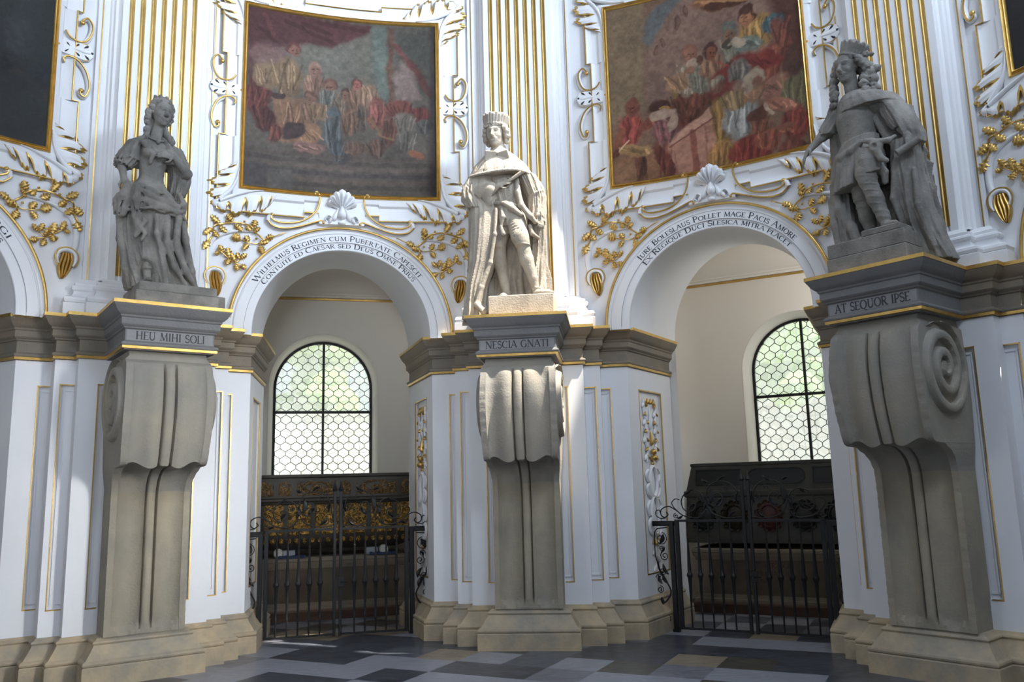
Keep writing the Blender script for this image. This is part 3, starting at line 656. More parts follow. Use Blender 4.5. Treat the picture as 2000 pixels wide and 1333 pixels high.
arch_ring('left', BAY['left'], [('Wilhelmus Regimen cum Pubertate Capescit', RA+.103, .050, 150.0, 37.5, .044), ('Contuite ed Caesar sed Deus Omne Prius', RA+.022, .046, 148.3, 38.4, .034)], 'white arch ring lettered WILHELMUS REGIMEN, over the chapel with the gilded casket')
arch_ring('right', BAY['right'], [('Iure Boleslaus Pollet mage Pacis Amore', RA+.103, .050, 138.5, 38.5, .044), ('Ex Regique Duci Slesica mitra placet', RA+.022, .046, 139.0, 38.0, .034)], 'white arch ring lettered IURE BOLESLAUS, over the chapel with the dark tomb')
arch_ring('far_left', BAY['far_left'], [('rgi', RA+.103, .050, 48.5, 37.5, .044), ('as', RA+.022, .046, 42.5, 37.5, .034)], 'white arch ring ending in the letters RGI, cut off at the left edge')
arch_ring('far_right', BAY['far_right'], [], 'white arch ring beyond the right edge of the picture')
# ================================================================== STUCCO AND GILDED RELIEF (wall coordinates x, h, z)
def spline(pts, n=8):
    P = [Vector(p) for p in pts]; out = []
    for i in range(len(P)-1):
        p0 = P[max(i-1, 0)]; p1 = P[i]; p2 = P[i+1]; p3 = P[min(i+2, len(P)-1)]
        for k in range(n):
            t = k/n; out.append(.5*((2*p1)+(-p0+p2)*t+(2*p0-5*p1+4*p2-p3)*t*t+(-p0+3*p1-3*p2+p3)*t**3))
    out.append(P[-1]); return out
def drop(b, p, q, w_, h, m=0, h0=0.0, fat=.6, bend=0.0, n=9, lift=0.0):
    """teardrop relief from root p to tip q (x, z); widest at 'fat' of its length"""
    p = Vector(p); q = Vector(q); d = q-p; L_ = d.length; d.normalize(); nn = Vector((-d.y, d.x)); rows = []
    for i in range(n+1):
        t = i/n; c = p+d*L_*t+nn*bend*math.sin(t*math.pi)*L_
        k = (t/fat)**.75 if t < fat else math.sqrt(max(1-((t-fat)/(1-fat))**2, 0)); k = max(k, .04)
        rows.append([(c.x+nn.x*w_*.5*k*s_, h0+lift*t*t+h*k**.7*math.sqrt(max(1-s_*s_, 0)), c.y+nn.y*w_*.5*k*s_) for s_ in [-1, -.8, -.5, -.2, 0, .2, .5, .8, 1]])
    b.grid(rows, m)
def ribbon(b, pts, wds, h, m=0, h0=0.0, prof='round', n=8):
    """raised band along a centre line (x, z) with widths"""
    P = spline(pts, n) if n > 1 else [Vector(p) for p in pts]; N = len(P); rows = []
    for i, p in enumerate(P):
        t = (P[min(i+1, N-1)]-P[max(i-1, 0)]); t.normalize(); nn = Vector((-t.y, t.x))
        f = i/(N-1)*(len(wds)-1); a = int(min(f, len(wds)-2)); w_ = wds[a]+(wds[a+1]-wds[a])*(f-a)
        row = []
        for s_ in [-1, -.92, -.7, -.35, 0, .35, .7, .92, 1]:
            if prof == 'round': hh = h*math.sqrt(max(1-s_*s_, 0))
            elif prof == 'cup': hh = h*(.45+.55*s_*s_) if abs(s_) < 1 else 0
            else: hh = h if abs(s_) < .99 else 0
            row.append((p.x+nn.x*w_*.5*s_, h0+hh, p.y+nn.y*w_*.5*s_))
        rows.append(row)
    b.grid(rows, m)
def gline(b, pts, r=.007, h0=.02, n=6, m=0):
    P = spline(pts, n) if n > 1 else [Vector(p) for p in pts]
    b.tube([(p.x, h0, p.y) for p in P], r, 6, m, 1.0, (0, 1, 0))
def oak_leaf(b, p, q, w_, h0=.02, h=.018, lob=4, m=0, curl=.02):
    p = Vector(p); q = Vector(q); d = q-p; L_ = d.length; d.normalize(); nn = Vector((-d.y, d.x)); rows = []; n = 22; ph = random.uniform(0, 1)
    tilt = random.uniform(-.35, .35); bend = random.uniform(-.08, .08)
    for i in range(n+1):
        t = i/n; c = p+d*L_*t+nn*bend*L_*math.sin(math.pi*t)
        k = (math.sin(math.pi*min(t*.92+.04, 1))**.8)*(.55+.45*t)*1.15; k *= 1+.20*math.cos(2*math.pi*(lob*t+ph)); k = max(k, .05)
        if t < .14: k = .10
        row = []
        for s_ in [-1, -.66, -.33, 0, .33, .66, 1]:
            hh = h0+h*(1-.9*s_*s_)*(.4+.6*math.sin(math.pi*t))+curl*t*t*.8+tilt*s_*w_*.5*k
            hh -= .004 if abs(s_) < .01 and t > .1 else 0
            hh += .005*math.cos(2*math.pi*(lob*t+ph))*abs(s_)
            row.append((c.x+nn.x*w_*.5*k*s_, max(hh, .002), c.y+nn.y*w_*.5*k*s_))
        rows.append(row)
    b.grid(rows, m)
def acanthus(body, gold, spine, lobes, w0):
    """white curling leaf: spine (x, z), lobes = list of (t on spine, tip (x, z), width)"""
    ribbon(body, spine, w0, .050, 0, .012, 'round', 8)
    S = spline(spine, 8); N = len(S)
    for t, tip, wd in lobes:
        r = S[int(t*(N-1))]; tip = Vector(tip); d = (tip-r); L_ = d.length; u = d.normalized(); nn = Vector((-u.y, u.x))
        drop(body, r-u*.02, tip, wd*1.05, .048, 0, .014, .72)
        drop(gold, r+u*L_*.45, tip+u*.010, wd*1.22, .022, 0, .010, .62)
        for s_, a in ((-1, .62), (1, .60)):       # side fingers
            st = r+u*L_*.42; e = r+u*L_*(.92-.12*(s_ > 0))+nn*s_*wd*.62
            drop(body, st, e, wd*.50, .042, 0, .014, .75); drop(gold, st+(e-st)*.35, e+(e-st).normalized()*.009, wd*.62, .019, 0, .010, .65)
        # gilded cut between this lobe and the next
        drop(gold, r+u*L_*.30+nn*wd*.42, r+u*L_*.68+nn*wd*.50, wd*.20, .050, 0, .018, .6)
        drop(body, r-u*.01, r+u*L_*.86, wd*.20, .062, 0, .016, .5)
def fan(body, gold, inner, outer, nl):
    """broad lobed leaf between its midrib (inner) and its scalloped, gilt edged rim (outer)"""
    A = spline(inner, 10); B = spline(outer, 10); n = 150; rows = []; m = 12
    for i in range(n+1):
        t = i/n; q = t*(len(A)-1); k = min(int(q), len(A)-2); a = A[k]+(A[k+1]-A[k])*(q-k); q2 = t*(len(B)-1); k2 = min(int(q2), len(B)-2); b = B[k2]+(B[k2+1]-B[k2])*(q2-k2)
        val = abs(math.cos(math.pi*nl*t)); sub = abs(math.cos(math.pi*nl*3*t)); e = 1-.46*val**9-.10*sub**3-.04*val**2; row = []
        d = (b-a); side = Vector((-d.y, d.x)).normalized()*d.length*.12
        for j in range(m+1):
            v = j/m*e; p = a+d*v+side*math.sin(v*2.2)
            h = .022+.040*math.sin(math.pi*min(v*.95, 1)**.8)-.020*val**4*v*1.3-.006*sub**2*v+.012*v
            if j == m: h -= .012
            row.append((p.x, h, p.y))
        rows.append(row)
    vs = [p for r in rows for p in r]
    for i in range(n):
        t = (i+.5)/n; val = abs(math.cos(math.pi*nl*t))
        for j in range(m):
            f4 = (i*(m+1)+j, i*(m+1)+j+1, (i+1)*(m+1)+j+1, (i+1)*(m+1)+j); g_ = j >= m-2 or (val > .86 and j >= m*.45)
            (FG if g_ else FB).append(f4)
    body.add(vs, FB[:]); gold.add([(x, h+.0015, z) for x, h, z in vs], FG[:]); FB.clear(); FG.clear()
FB, FG = [], []
def frame_parts(theta, x0, fl_label, side):
    loc, rz = bay_frame(theta); c = cyl(); root = empty('stucco_frame', loc, rz, fl_label, 'wall frame', 'white stucco picture frames with gilded edges')
    X = lambda x: x0+x
    def fin(b, name, m, parent, auto=50):
        if not b.v: return None
        b.xf(lambda x, h, z: c(x0+x, h, z)); return b.build(name, m, parent, auto=auto)
    ear = [(.262, 4.692), (.42, 4.692), (.42, 4.630), (1.36, 4.630), (1.36, 5.486), (1.298, 5.486), (1.298, 6.447), (1.352, 6.447), (1.352, 7.30), (.45, 7.30), (.45, 7.24), (-.45, 7.24)]
    # moulding: flat slab between picture and eared outline, with a hollow
    b = MB(); half = [(.0, 4.692)]+ear[:-1]+[(0, 7.24)]
    inner = 1.12, 4.89, 7.105
    def dens(poly, st=.06):
        out = []
        for (a, b_), (c_, d) in zip(poly[:-1], poly[1:]):
            n = max(1, int(math.hypot(c_-a, d-b_)/st)); out += [(a+(c_-a)*i/n, b_+(d-b_)*i/n) for i in range(n)]
        return out+[poly[-1]]
    for s_ in (-1, 1):
        o_ = dens(half)
        def proj_in(x, z): # nearest point on the inner rectangle
            xx = min(x, inner[0]); zz = min(max(z, inner[1]), inner[2])
            if z < inner[1] or z > inner[2]: return (xx, zz)
            return (inner[0], zz)
        rows = []
        for k, hh in ((0, 0), (.0, .038), (.06, .040), (.12, .030), (.35, .012), (.62, .016), (.70, .040), (.86, .052), (1.0, .055)):
            rows.append([(s_*(x+(proj_in(x, z)[0]-x)*k), hh, z+(proj_in(x, z)[1]-z)*k) for x, z in o_])
        b.grid(rows)
    fin(b, 'moulding', M['stucco'], root, 30)
    g = MB()
    for s_ in (-1, 1):
        P = ear[:3]+ear[3:]; gline(g, [(s_*x, z) for x, z in P], .0085, .042, 1)
    g.xf(lambda x, h, z: (x, h, z)); 
    # densify long straight tubes so they follow the curved wall
    g = MB()
    for s_ in (-1, 1):
        P = dens([(s_*x, z) for x, z in ear], .08); g.tube([(x, .044, z) for x, z in P], .0085, 6, 0, 1, (0, 1, 0))
    fin(g, 'gilded_line', M['gold'], root, 60)
    # corner acanthus leaves (two bottom, two top)
    for s_ in (-1, 1):
        for v_ in (1, -1):
            f = (lambda x, z, s_=s_, v_=v_: (s_*x, z if v_ > 0 else 12.02-z))
            bd, gd = MB(), MB()
            fan(bd, gd, [f(*p) for p in ((1.37, 4.715), (1.27, 4.755), (1.12, 4.835), (.98, 4.880), (.84, 4.900), (.76, 4.893), (.72, 4.865))], [f(*p) for p in ((1.37, 4.645), (1.29, 4.575), (1.17, 4.560), (1.04, 4.585), (.93, 4.625), (.84, 4.70), (.735, 4.845))], 5)
            fan(bd, gd, [f(*p) for p in ((1.35, 4.725), (1.25, 4.80), (1.165, 4.91), (1.135, 5.02), (1.125, 5.10), (1.130, 5.18), (1.150, 5.205))], [f(*p) for p in ((1.40, 4.650), (1.465, 4.72), (1.480, 4.85), (1.470, 4.97), (1.40, 5.06), (1.27, 5.13), (1.165, 5.20))], 5)
            for P_ in ([(1.33, 4.72), (1.18, 4.80), (1.0, 4.865), (.86, 4.89)], [(1.33, 4.74), (1.22, 4.86), (1.16, 4.98), (1.135, 5.12)]): ribbon(bd, [f(*p) for p in P_], [.05, .04, .03, .01], .030, 0, .045)
            bd.sphere((f(1.37, 4.69)[0], .035, f(1.37, 4.69)[1]), .042, 10, 0, (1, .8, 1))
            gd.sphere((f(.715, 4.845)[0], .03, f(.715, 4.845)[1]), .018, 8)
            ob = fin(bd, 'acanthus_leaf', M['stucco'], root); gd.xf(lambda x, h, z: c(x0+x, h, z)); gd.build('gilding', M['gold'], ob)
    # side scrolls with a pierced leaf between them
    for s_ in (-1, 1):
        f = lambda P: [(s_*x, z) for x, z in P]
        bd, gd, dk = MB(), MB(), MB()
        up = [(1.345, 6.345), (1.365, 6.375), (1.40, 6.40), (1.445, 6.34), (1.440, 6.24), (1.395, 6.15), (1.32, 6.12), (1.24, 6.145), (1.20, 6.20)]
        lo = [(1.205, 5.86), (1.195, 5.90), (1.24, 5.935), (1.32, 5.92), (1.395, 5.85), (1.44, 5.74), (1.445, 5.64), (1.41, 5.555), (1.365, 5.575), (1.375, 5.615)]
        for P in (up, lo):
            ribbon(bd, f(P), [.016, .040, .05, .055, .05, .035, .02], .035, 0, .012, 'round'); gline(gd, f(P), .010, .048)
        gd.sphere((s_*1.35, .045, 6.335), .026, 10, 0, (1, .7, 1)); gd.sphere((s_*1.375, .045, 5.61), .026, 10, 0, (1, .7, 1))
        # body
        bd.grid([[(s_*x, .014, z0), (s_*x, .045, z0+.01), (s_*x, .052, (z0+z1)/2), (s_*x, .045, z1-.01), (s_*x, .014, z1)] for x, z0, z1 in ((1.08, 5.99, 6.04), (1.14, 5.95, 6.09), (1.22, 5.945, 6.115), (1.30, 5.94, 6.11), (1.38, 5.93, 6.12), (1.44, 5.95, 6.11), (1.47, 5.99, 6.06))])
        for (ax, az, bx, bz, w_) in ((1.30, 6.055, 1.33, 6.095, .02), (1.37, 6.06, 1.42, 6.10, .024), (1.25, 6.035, 1.21, 6.075, .016), (1.30, 6.0, 1.34, 5.965, .022), (1.38, 5.995, 1.43, 5.955, .024), (1.24, 6.01, 1.20, 5.97, .016), (1.43, 6.035, 1.47, 6.03, .03)):
            drop(dk, (s_*ax, az), (s_*bx, bz), w_, .012, 0, .046, .6)  # black drops stand in for the shade inside the pierced holes
        drop(gd, (s_*1.10, 6.02), (s_*1.155, 6.035), .035, .012, 0, .045)
        for z_ in (5.955, 6.105): gline(gd, f([(1.34, z_), (1.40, z_+(.012 if z_ > 6 else -.012)), (1.462, 6.03+(z_-6.03)*.5)]), .007, .035)
        for z_ in (6.03,):
            drop(bd, (s_*1.24, z_), (s_*1.46, z_), .05, .018, 0, .045)
        ob = fin(bd, 'side_scroll', M['stucco'], root); fin(gd, 'gilding', M['gold'], ob); fin(dk, 'cut_shade', M['ink_shade'], ob)
    # cartouche with palmette over the arch
    bd, gd = MB(), MB()
    outl = [(.0, 4.545), (.10, 4.555), (.19, 4.585), (.235, 4.61), (.235, 4.63)]
    top = [(.305, 4.915), (.285, 4.935), (.255, 4.90), (.250, 4.83), (.285, 4.72), (.36, 4.635), (.46, 4.575), (.58, 4.548), (.70, 4.548), (.775, 4.585), (.775, 4.62)]
    bot = [(.205, 4.585), (.225, 4.606), (.27, 4.595), (.40, 4.545), (.52, 4.505), (.64, 4.485), (.75, 4.50), (.815, 4.56)]
    for s_ in (-1, 1):
        f = lambda P: [(s_*x, z) for x, z in P]
        T = spline(top[1:-1], 6); Bt = spline([(.06, 4.56), (.12, 4.57), (.20, 4.59), (.27, 4.595), (.40, 4.545), (.52, 4.505), (.64, 4.485), (.75, 4.50), (.805, 4.56)], 6)
        nT = len(T); rows = []
        for i in range(41):
            t = i/40; a = T[int(t*(nT-1))]; q = Bt[int(t*(len(Bt)-1))]
            rows.append([(s_*(a.x+(q.x-a.x)*k), hh, a.y+(q.y-a.y)*k) for k, hh in ((0, .012), (0.02, .055), (.12, .060), (.35, .040), (.6, .034), (.85, .050), (.97, .050), (1, .012))])
        bd.grid(rows)
        gline(gd, f(top), .010, .060); gline(gd, f(bot), .009, .050)
        gd.sphere((s_*.302, .055, 4.908), .022, 10); gd.sphere((s_*.205, .045, 4.583), .017, 8); gd.sphere((s_*.770, .05, 4.625), .024, 10)
        bd.tube([(s_*.81, .03, 4.56), (s_*.80, .035, 4.60), (s_*.765, .04, 4.62)], .03, 8)
    bd.grid([[(x, hh, z) for z, hh in ((4.555, .012), (4.57, .05), (4.66, .045), (4.80, .045), (4.90, .04), (4.93, .012))] for x in [-.255+.51*i/12 for i in range(13)]])
    ob = fin(bd, 'cartouche', M['stucco'], root); fin(gd, 'gilding', M['gold'], ob)
    pm = MB()
    for tip, wd in (((0, 4.985), .105), ((-.075, 4.955), .09), ((.075, 4.955), .09), ((-.135, 4.90), .085), ((.135, 4.90), .085), ((-.165, 4.83), .07), ((.165, 4.83), .07)):
        drop(pm, (tip[0]*.12, 4.74), tip, wd, .065, 0, .035, .75, 0, 9, .03)
        drop(pm, (tip[0]*.15, 4.76), (tip[0]*.9, 4.74+(tip[1]-4.74)*.9), wd*.22, .085, 0, .045, .6, 0, 9, .03)
    drop(pm, (0, 4.80), (0, 4.62), .11, .085, 0, .04, .6); pm.sphere((0, .06, 4.585), .036, 10, 0, (1.2, 1, .7))
    for s_ in (-1, 1):
        drop(pm, (s_*.03, 4.78), (s_*.10, 4.60), .065, .05, 0, .04, .7); drop(pm, (s_*.10, 4.68), (s_*.145, 4.575), .05, .05, 0, .035, .6)
        ribbon(pm, [(s_*.115, 4.60), (s_*.12, 4.65), (s_*.155, 4.665), (s_*.185, 4.63), (s_*.18, 4.60)], [.014, .02, .02, .014], .035, 0, .045)
    op = fin(pm, 'palmette', M['stucco'], ob); dk = MB()
    for s_ in (-1, 1):
        drop(dk, (s_*.05, 4.755), (s_*.125, 4.775), .020, .010, 0, .052); drop(dk, (s_*.155, 4.60), (s_*.158, 4.645), .045, .010, 0, .046)  # grey drops stand in for shade in the carved hollows
        gline(gd, [(0, 0)], .001) if False else None
    fin(dk, 'cut_shade', M['groove'], ob)
    return root
def gilt_frame(b, x0):
    """profile swept round the picture rectangle, following the curved wall"""
    X, Z0, Z1 = 1.085, 4.93, 7.07; c = cyl(); prof = [(-.004, .048), (.0, .066), (.010, .074), (.020, .066), (.024, .058), (.034, .070), (.040, .076), (.046, .068), (.048, .04)]
    def ring(o):
        pts = []; n = 16
        for i in range(n): pts.append((-X-o+(2*X+2*o)*i/n, Z0-o))
        for i in range(n): pts.append((X+o, Z0-o+(Z1-Z0+2*o)*i/n))
        for i in range(n): pts.append((X+o-(2*X+2*o)*i/n, Z1+o))
        for i in range(n): pts.append((-X-o, Z1+o-(Z1-Z0+2*o)*i/n))
        return pts
    b.loft([[c(x0+x, hh, z) for x, z in ring(o)] for o, hh in prof], True, False)
def spray(theta, x0, s_, label, seed):
    random.seed(seed); loc, rz = bay_frame(theta); c = cyl(); root = empty('oak_spray', loc, rz, label, 'gilded branch', 'gilded oak sprays beside the arches')
    f = lambda p: (s_*p[0], p[1])
    st = MB()
    for P, r in (([(.62, 4.44), (.74, 4.385), (.84, 4.343), (.905, 4.292), (1.02, 4.29), (1.10, 4.32)], [.006, .009]), ([(.84, 4.33), (.925, 4.40), (.965, 4.455), (1.05, 4.498), (1.155, 4.50), (1.30, 4.47), (1.375, 4.43), (1.385, 4.34), (1.43, 4.24)], [.010, .007]), ([(1.33, 4.18), (1.22, 4.10), (1.145, 4.044), (1.04, 4.02)], [.007, .007]), ([(.87, 4.33), (.89, 4.26)], [.007, .007]), ([(1.145, 4.044), (1.09, 4.09)], [.006, .006])):
        Q = spline([f(p) for p in P], 7); st.tube([(p.x, .028+.012*math.sin(i*.5), p.y) for i, p in enumerate(Q)], r[0], 6, 0, 1, (0, 1, 0))
    for p in ((1.06, 4.52), (1.25, 4.50), (.95, 4.41), (1.37, 4.38), (1.25, 4.06), (.93, 4.34)): st.sphere((f(p)[0], .035, f(p)[1]), .014, 8)
    st.xf(lambda x, h, z: c(x0+x, h, z)); st.build('stem', M['gold'], root)
    L_ = [((1.30, 4.475), (1.41, 4.545), .06), ((1.17, 4.50), (1.24, 4.59), .055), ((.97, 4.46), (.93, 4.56), .06), ((1.38, 4.42), (1.475, 4.33), .06), ((1.38, 4.40), (1.31, 4.30), .055), ((1.40, 4.29), (1.465, 4.17), .07),
          ((1.33, 4.46), (1.24, 4.385), .055), ((1.17, 4.49), (1.08, 4.42), .06), ((1.04, 4.49), (.98, 4.43), .05), ((.84, 4.345), (.74, 4.40), .055), ((1.08, 4.31), (1.19, 4.35), .075), ((1.00, 4.29), (1.05, 4.37), .055),
          ((.91, 4.295), (.80, 4.33), .05), ((.90, 4.27), (.865, 4.18), .065), ((1.0, 4.28), (1.07, 4.20), .05), ((1.20, 4.085), (1.23, 4.21), .06), ((1.27, 4.13), (1.32, 4.235), .05), ((1.30, 4.15), (1.37, 4.13), .04),
          ((1.13, 4.05), (1.18, 4.15), .05), ((1.21, 4.095), (1.23, 4.01), .055), ((1.15, 4.045), (1.12, 3.97), .05), ((1.10, 4.035), (1.02, 3.99), .05), ((1.09, 4.09), (1.02, 4.15), .045), ((1.09, 4.09), (1.12, 4.17), .045), ((.97, 4.43), (.90, 4.475), .045)]
    for a, q, w_ in L_:
        b = MB(); q = (q[0]+random.uniform(-.012, .012), q[1]+random.uniform(-.012, .012)); oak_leaf(b, f(a), f(q), w_*1.35, .016+random.random()*.016, .022)
        b.xf(lambda x, h, z: c(x0+x, h, z)); b.build('oak_leaf', M['gold'], root, auto=80)
    return root
def pendant(theta, x0, s_, label):
    loc, rz = bay_frame(theta); c = cyl(); root = empty('scroll_pendant', loc, rz, label, 'scroll ornament', 'white scrolls with gilded tassels beside the arches')
    f = lambda P: [(s_*x, z) for x, z in P]
    b = MB(); ribbon(b, f([(1.40, 3.93), (1.425, 4.02), (1.425, 4.157), (1.385, 4.283), (1.28, 4.364), (1.14, 4.408), (.95, 4.42)]), [.055, .06, .065, .06, .05, .035, .01], .030, 0, .004)
    ribbon(b, f([(1.405, 3.80), (1.43, 3.86), (1.42, 3.93), (1.36, 3.965), (1.29, 3.945), (1.262, 3.88), (1.28, 3.82)]), [.025, .045, .05, .05, .045, .03, .015], .040, 0, .008)
    drop(b, (s_*1.35, 3.94), (s_*1.345, 3.78), .13, .012, 0, .004)
    g = MB(); gline(g, f([(1.425, 3.80), (1.455, 3.87), (1.44, 3.94), (1.37, 3.985), (1.28, 3.965), (1.24, 3.885), (1.265, 3.80)]), .007, .040)
    t = MB()
    for k in range(4):
        o = (k-1.5)*.030; P = [(1.35+o*.7, 3.93), (1.345+o*1.0+.004, 3.87), (1.335+o*1.1, 3.80), (1.325+o*.75, 3.73), (1.315+o*.2, 3.675)]
        ribbon(t, f(P), [.026, .032, .034, .028, .008], .036+.006*(k % 2), 0, .010)
    for x_, n_, m_ in ((b, 'scroll', M['stucco']), (g, 'gilded_rim', M['gold']), (t, 'tassel', M['gold'])):
        x_.xf(lambda x, h, z: c(x0+x, h, z)); x_.build(n_, m_, root)
    return root
FX = {'left': -.02, 'right': .02, 'far_left': .03, 'far_right': 0}
where = {'left': ('left', 'over the chapel with the gilded casket'), 'right': ('right', 'over the chapel with the dark tomb'), 'far_left': ('far left', 'at the left edge of the picture'), 'far_right': ('far right', 'at the right edge of the picture')}
nb = {('left', -1): 'beside the woman statue, right of it', ('left', 1): 'just left of the middle statue', ('right', -1): 'just right of the middle statue', ('right', 1): 'behind the outstretched hand of the right statue', ('far_left', 1): 'left of the woman statue', ('far_right', -1): 'right of the long haired statue'}
for sd in ('left', 'right', 'far_left', 'far_right'):
    frame_parts(BAY[sd], FX[sd], 'white stucco frame with gilded leaves around the wall painting '+{'left': 'left of the middle pilaster', 'right': 'right of the middle pilaster', 'far_left': 'at the left edge', 'far_right': 'at the right edge'}[sd], sd)
    for s_ in (-1, 1):
        if (sd, s_) in nb:
            spray(BAY[sd], FX[sd], s_, 'gilded oak spray '+nb[(sd, s_)], 11+s_)
            pendant(BAY[sd], FX[sd], s_, 'white scroll with gilded tassel '+nb[(sd, s_)])
# ================================================================== WALL PAINTINGS (oil on plaster, drawn as soft shapes)
def smooth_noise(n, cell, seed):
    rng = np.random.RandomState(seed); g = rng.rand(n//cell+3, n//cell+3); y, x = np.mgrid[0:n, 0:n]/cell
    xi, yi = x.astype(int), y.astype(int); fx, fy = x-xi, y-yi; fx = fx*fx*(3-2*fx); fy = fy*fy*(3-2*fy)
    return (g[yi, xi]*(1-fx)+g[yi, xi+1]*fx)*(1-fy)+(g[yi+1, xi]*(1-fx)+g[yi+1, xi+1]*fx)*fy
class Paint:
    def __init__(s, n=420, base=(.1, .08, .07)):
        s.n = n; s.a = np.ones((n, n, 3))*np.array(base); y, x = np.mgrid[0:n, 0:n]; s.x = x/(n-1); s.y = y/(n-1)   # y up from the bottom
        nz = [smooth_noise(n, c, 3+c) for c in (60, 24, 10, 5)]; s.nz = nz
        s.wx = (nz[1]-.5)*.020+(nz[2]-.5)*.014; s.wy = (nz[2]-.5)*.014+(smooth_noise(n, 24, 77)-.5)*.018
    def mix(s, m, c, k=1.0, tex=.35):
        m = np.clip(m, 0, 1)*k; t = 1+(s.nz[2]-.5)*tex+(s.nz[3]-.5)*tex*.7
        s.a = s.a*(1-m[..., None])+(np.array(c)*t[..., None])*m[..., None]
    def ell(s, cx, cy, rx, ry, c, rot=0, soft=.10, k=.95):
        x = s.x+s.wx-cx; y = s.y+s.wy-cy; q = math.radians(rot); u = (x*math.cos(q)+y*math.sin(q))/rx; v = (-x*math.sin(q)+y*math.cos(q))/ry
        d = np.sqrt(u*u+v*v); s.mix((1+soft-d)/(2*soft), c, k)
        # modelling of the form in paint: lighter upper left, darker lower right
        sh = np.clip((1-d)/.6, 0, 1)*0+np.clip((1.05-d)/.2, 0, 1); l = np.clip(.5-.5*u+.5*v, -1, 1.5)
        s.mix(sh*np.clip(l-.75, 0, 1)*.5, np.array(c)*1.35+.01, k, .1); s.mix(sh*np.clip(.25-l, 0, 1)*.8, np.array(c)*.45, k, .1)
    def poly(s, pts, c, soft=.006, k=.95):
        x = s.x+s.wx; y = s.y+s.wy; n = len(pts); ins = np.zeros_like(x, bool); dm = np.ones_like(x)*9
        for i in range(n):
            (x0, y0), (x1, y1) = pts[i], pts[(i+1) % n]
            cond = ((y0 > y) != (y1 > y)) & (x < (x1-x0)*(y-y0)/((y1-y0) if abs(y1-y0) > 1e-9 else 1e-9)+x0); ins ^= cond
            dx, dy = x1-x0, y1-y0; t = np.clip(((x-x0)*dx+(y-y0)*dy)/(dx*dx+dy*dy+1e-12), 0, 1); dm = np.minimum(dm, np.hypot(x-x0-t*dx, y-y0-t*dy))
        sd = np.where(ins, dm, -dm); s.mix(.5+sd/(2*soft), c, k)
    def line(s, x0, y0, x1, y1, w_, c, k=.9):
        x = s.x+s.wx*.5; y = s.y+s.wy*.5; dx, dy = x1-x0, y1-y0; t = np.clip(((x-x0)*dx+(y-y0)*dy)/(dx*dx+dy*dy), 0, 1); d = np.hypot(x-x0-t*dx, y-y0-t*dy); s.mix((w_-d)/(.4*w_)+.5, c, k)
    def person(s, x, y, h, robe, head=(.17, .10, .07), lean=0, hair=(.05, .03, .025), robe2=None):
        """small painted figure: x, y = foot point, h = height"""
        s.ell(x+lean*.3*h, y+.30*h, .20*h, .33*h, robe, -lean*30); s.ell(x+lean*.55*h, y+.62*h, .17*h, .20*h, robe2 or robe, -lean*30)
        s.ell(x+lean*.8*h-.13*h, y+.55*h, .055*h, .19*h, robe2 or robe, 25); s.ell(x+lean*.8*h+.13*h, y+.55*h, .055*h, .19*h, np.array(robe)*.7, -25)
        s.ell(x+lean*.85*h, y+.895*h, .078*h, .095*h, hair); s.ell(x+lean*.85*h-.012*h, y+.875*h, .060*h, .078*h, head)
        for q in range(4): s.line(x-.12*h+.075*h*q+random.uniform(-.02, .02)*h, y+.05*h, x-.05*h+random.uniform(-.05, .12)*h, y+(.3+.25*random.random())*h, .004+.012*h*random.random(), np.array(robe)*random.choice((.5, .6, 1.35)), .45)
        s.ell(x+lean*.5*h+.05*h, y+.45*h, .08*h, .12*h, np.array(robe)*1.3, 30, .3, .6); s.ell(x+.05*h, y+.5*h, .11*h, .035*h, np.array(head)*1.1, random.uniform(-30, 30), .2, .8)
    def strokes(s, k, seed=1):
        rg = np.random.RandomState(seed); n = s.n
        for _ in range(k):
            cx, cy = rg.randint(6, n-6, 2); L_ = rg.uniform(3, 13); a = rg.uniform(-.6, 2.2); w_ = rg.uniform(.8, 2.6); r = int(L_+w_+2)
            x0, x1, y0, y1 = max(cx-r, 0), min(cx+r, n), max(cy-r, 0), min(cy+r, n); yy, xx = np.mgrid[y0:y1, x0:x1]; u = (xx-cx)*math.cos(a)+(yy-cy)*math.sin(a); v = -(xx-cx)*math.sin(a)+(yy-cy)*math.cos(a)+.02*u*u
            m = np.clip(1.2-np.abs(u)/L_, 0, 1)*np.clip(1.5-np.abs(v)/w_, 0, 1)*rg.uniform(.12, .45); c = s.a[cy, cx]*rg.choice([.7, .8, 1.2, 1.3])
            s.a[y0:y1, x0:x1] = s.a[y0:y1, x0:x1]*(1-m[..., None])+c*m[..., None]
    def finish(s, dark=1.0, gray=0.0, weave=.10, tint=(1, 1, 1)):
        s.strokes(2200); s.a = s.a*np.array(tint)
        n = s.n; w_ = (np.random.RandomState(5).rand(n, n)-.5)*weave; big = .82+.36*s.nz[0]
        a = s.a*(1+w_[..., None])*big[..., None]*dark; g = a.mean(2, keepdims=True); return np.clip(a*(1-gray)+g*gray, .002, 1)
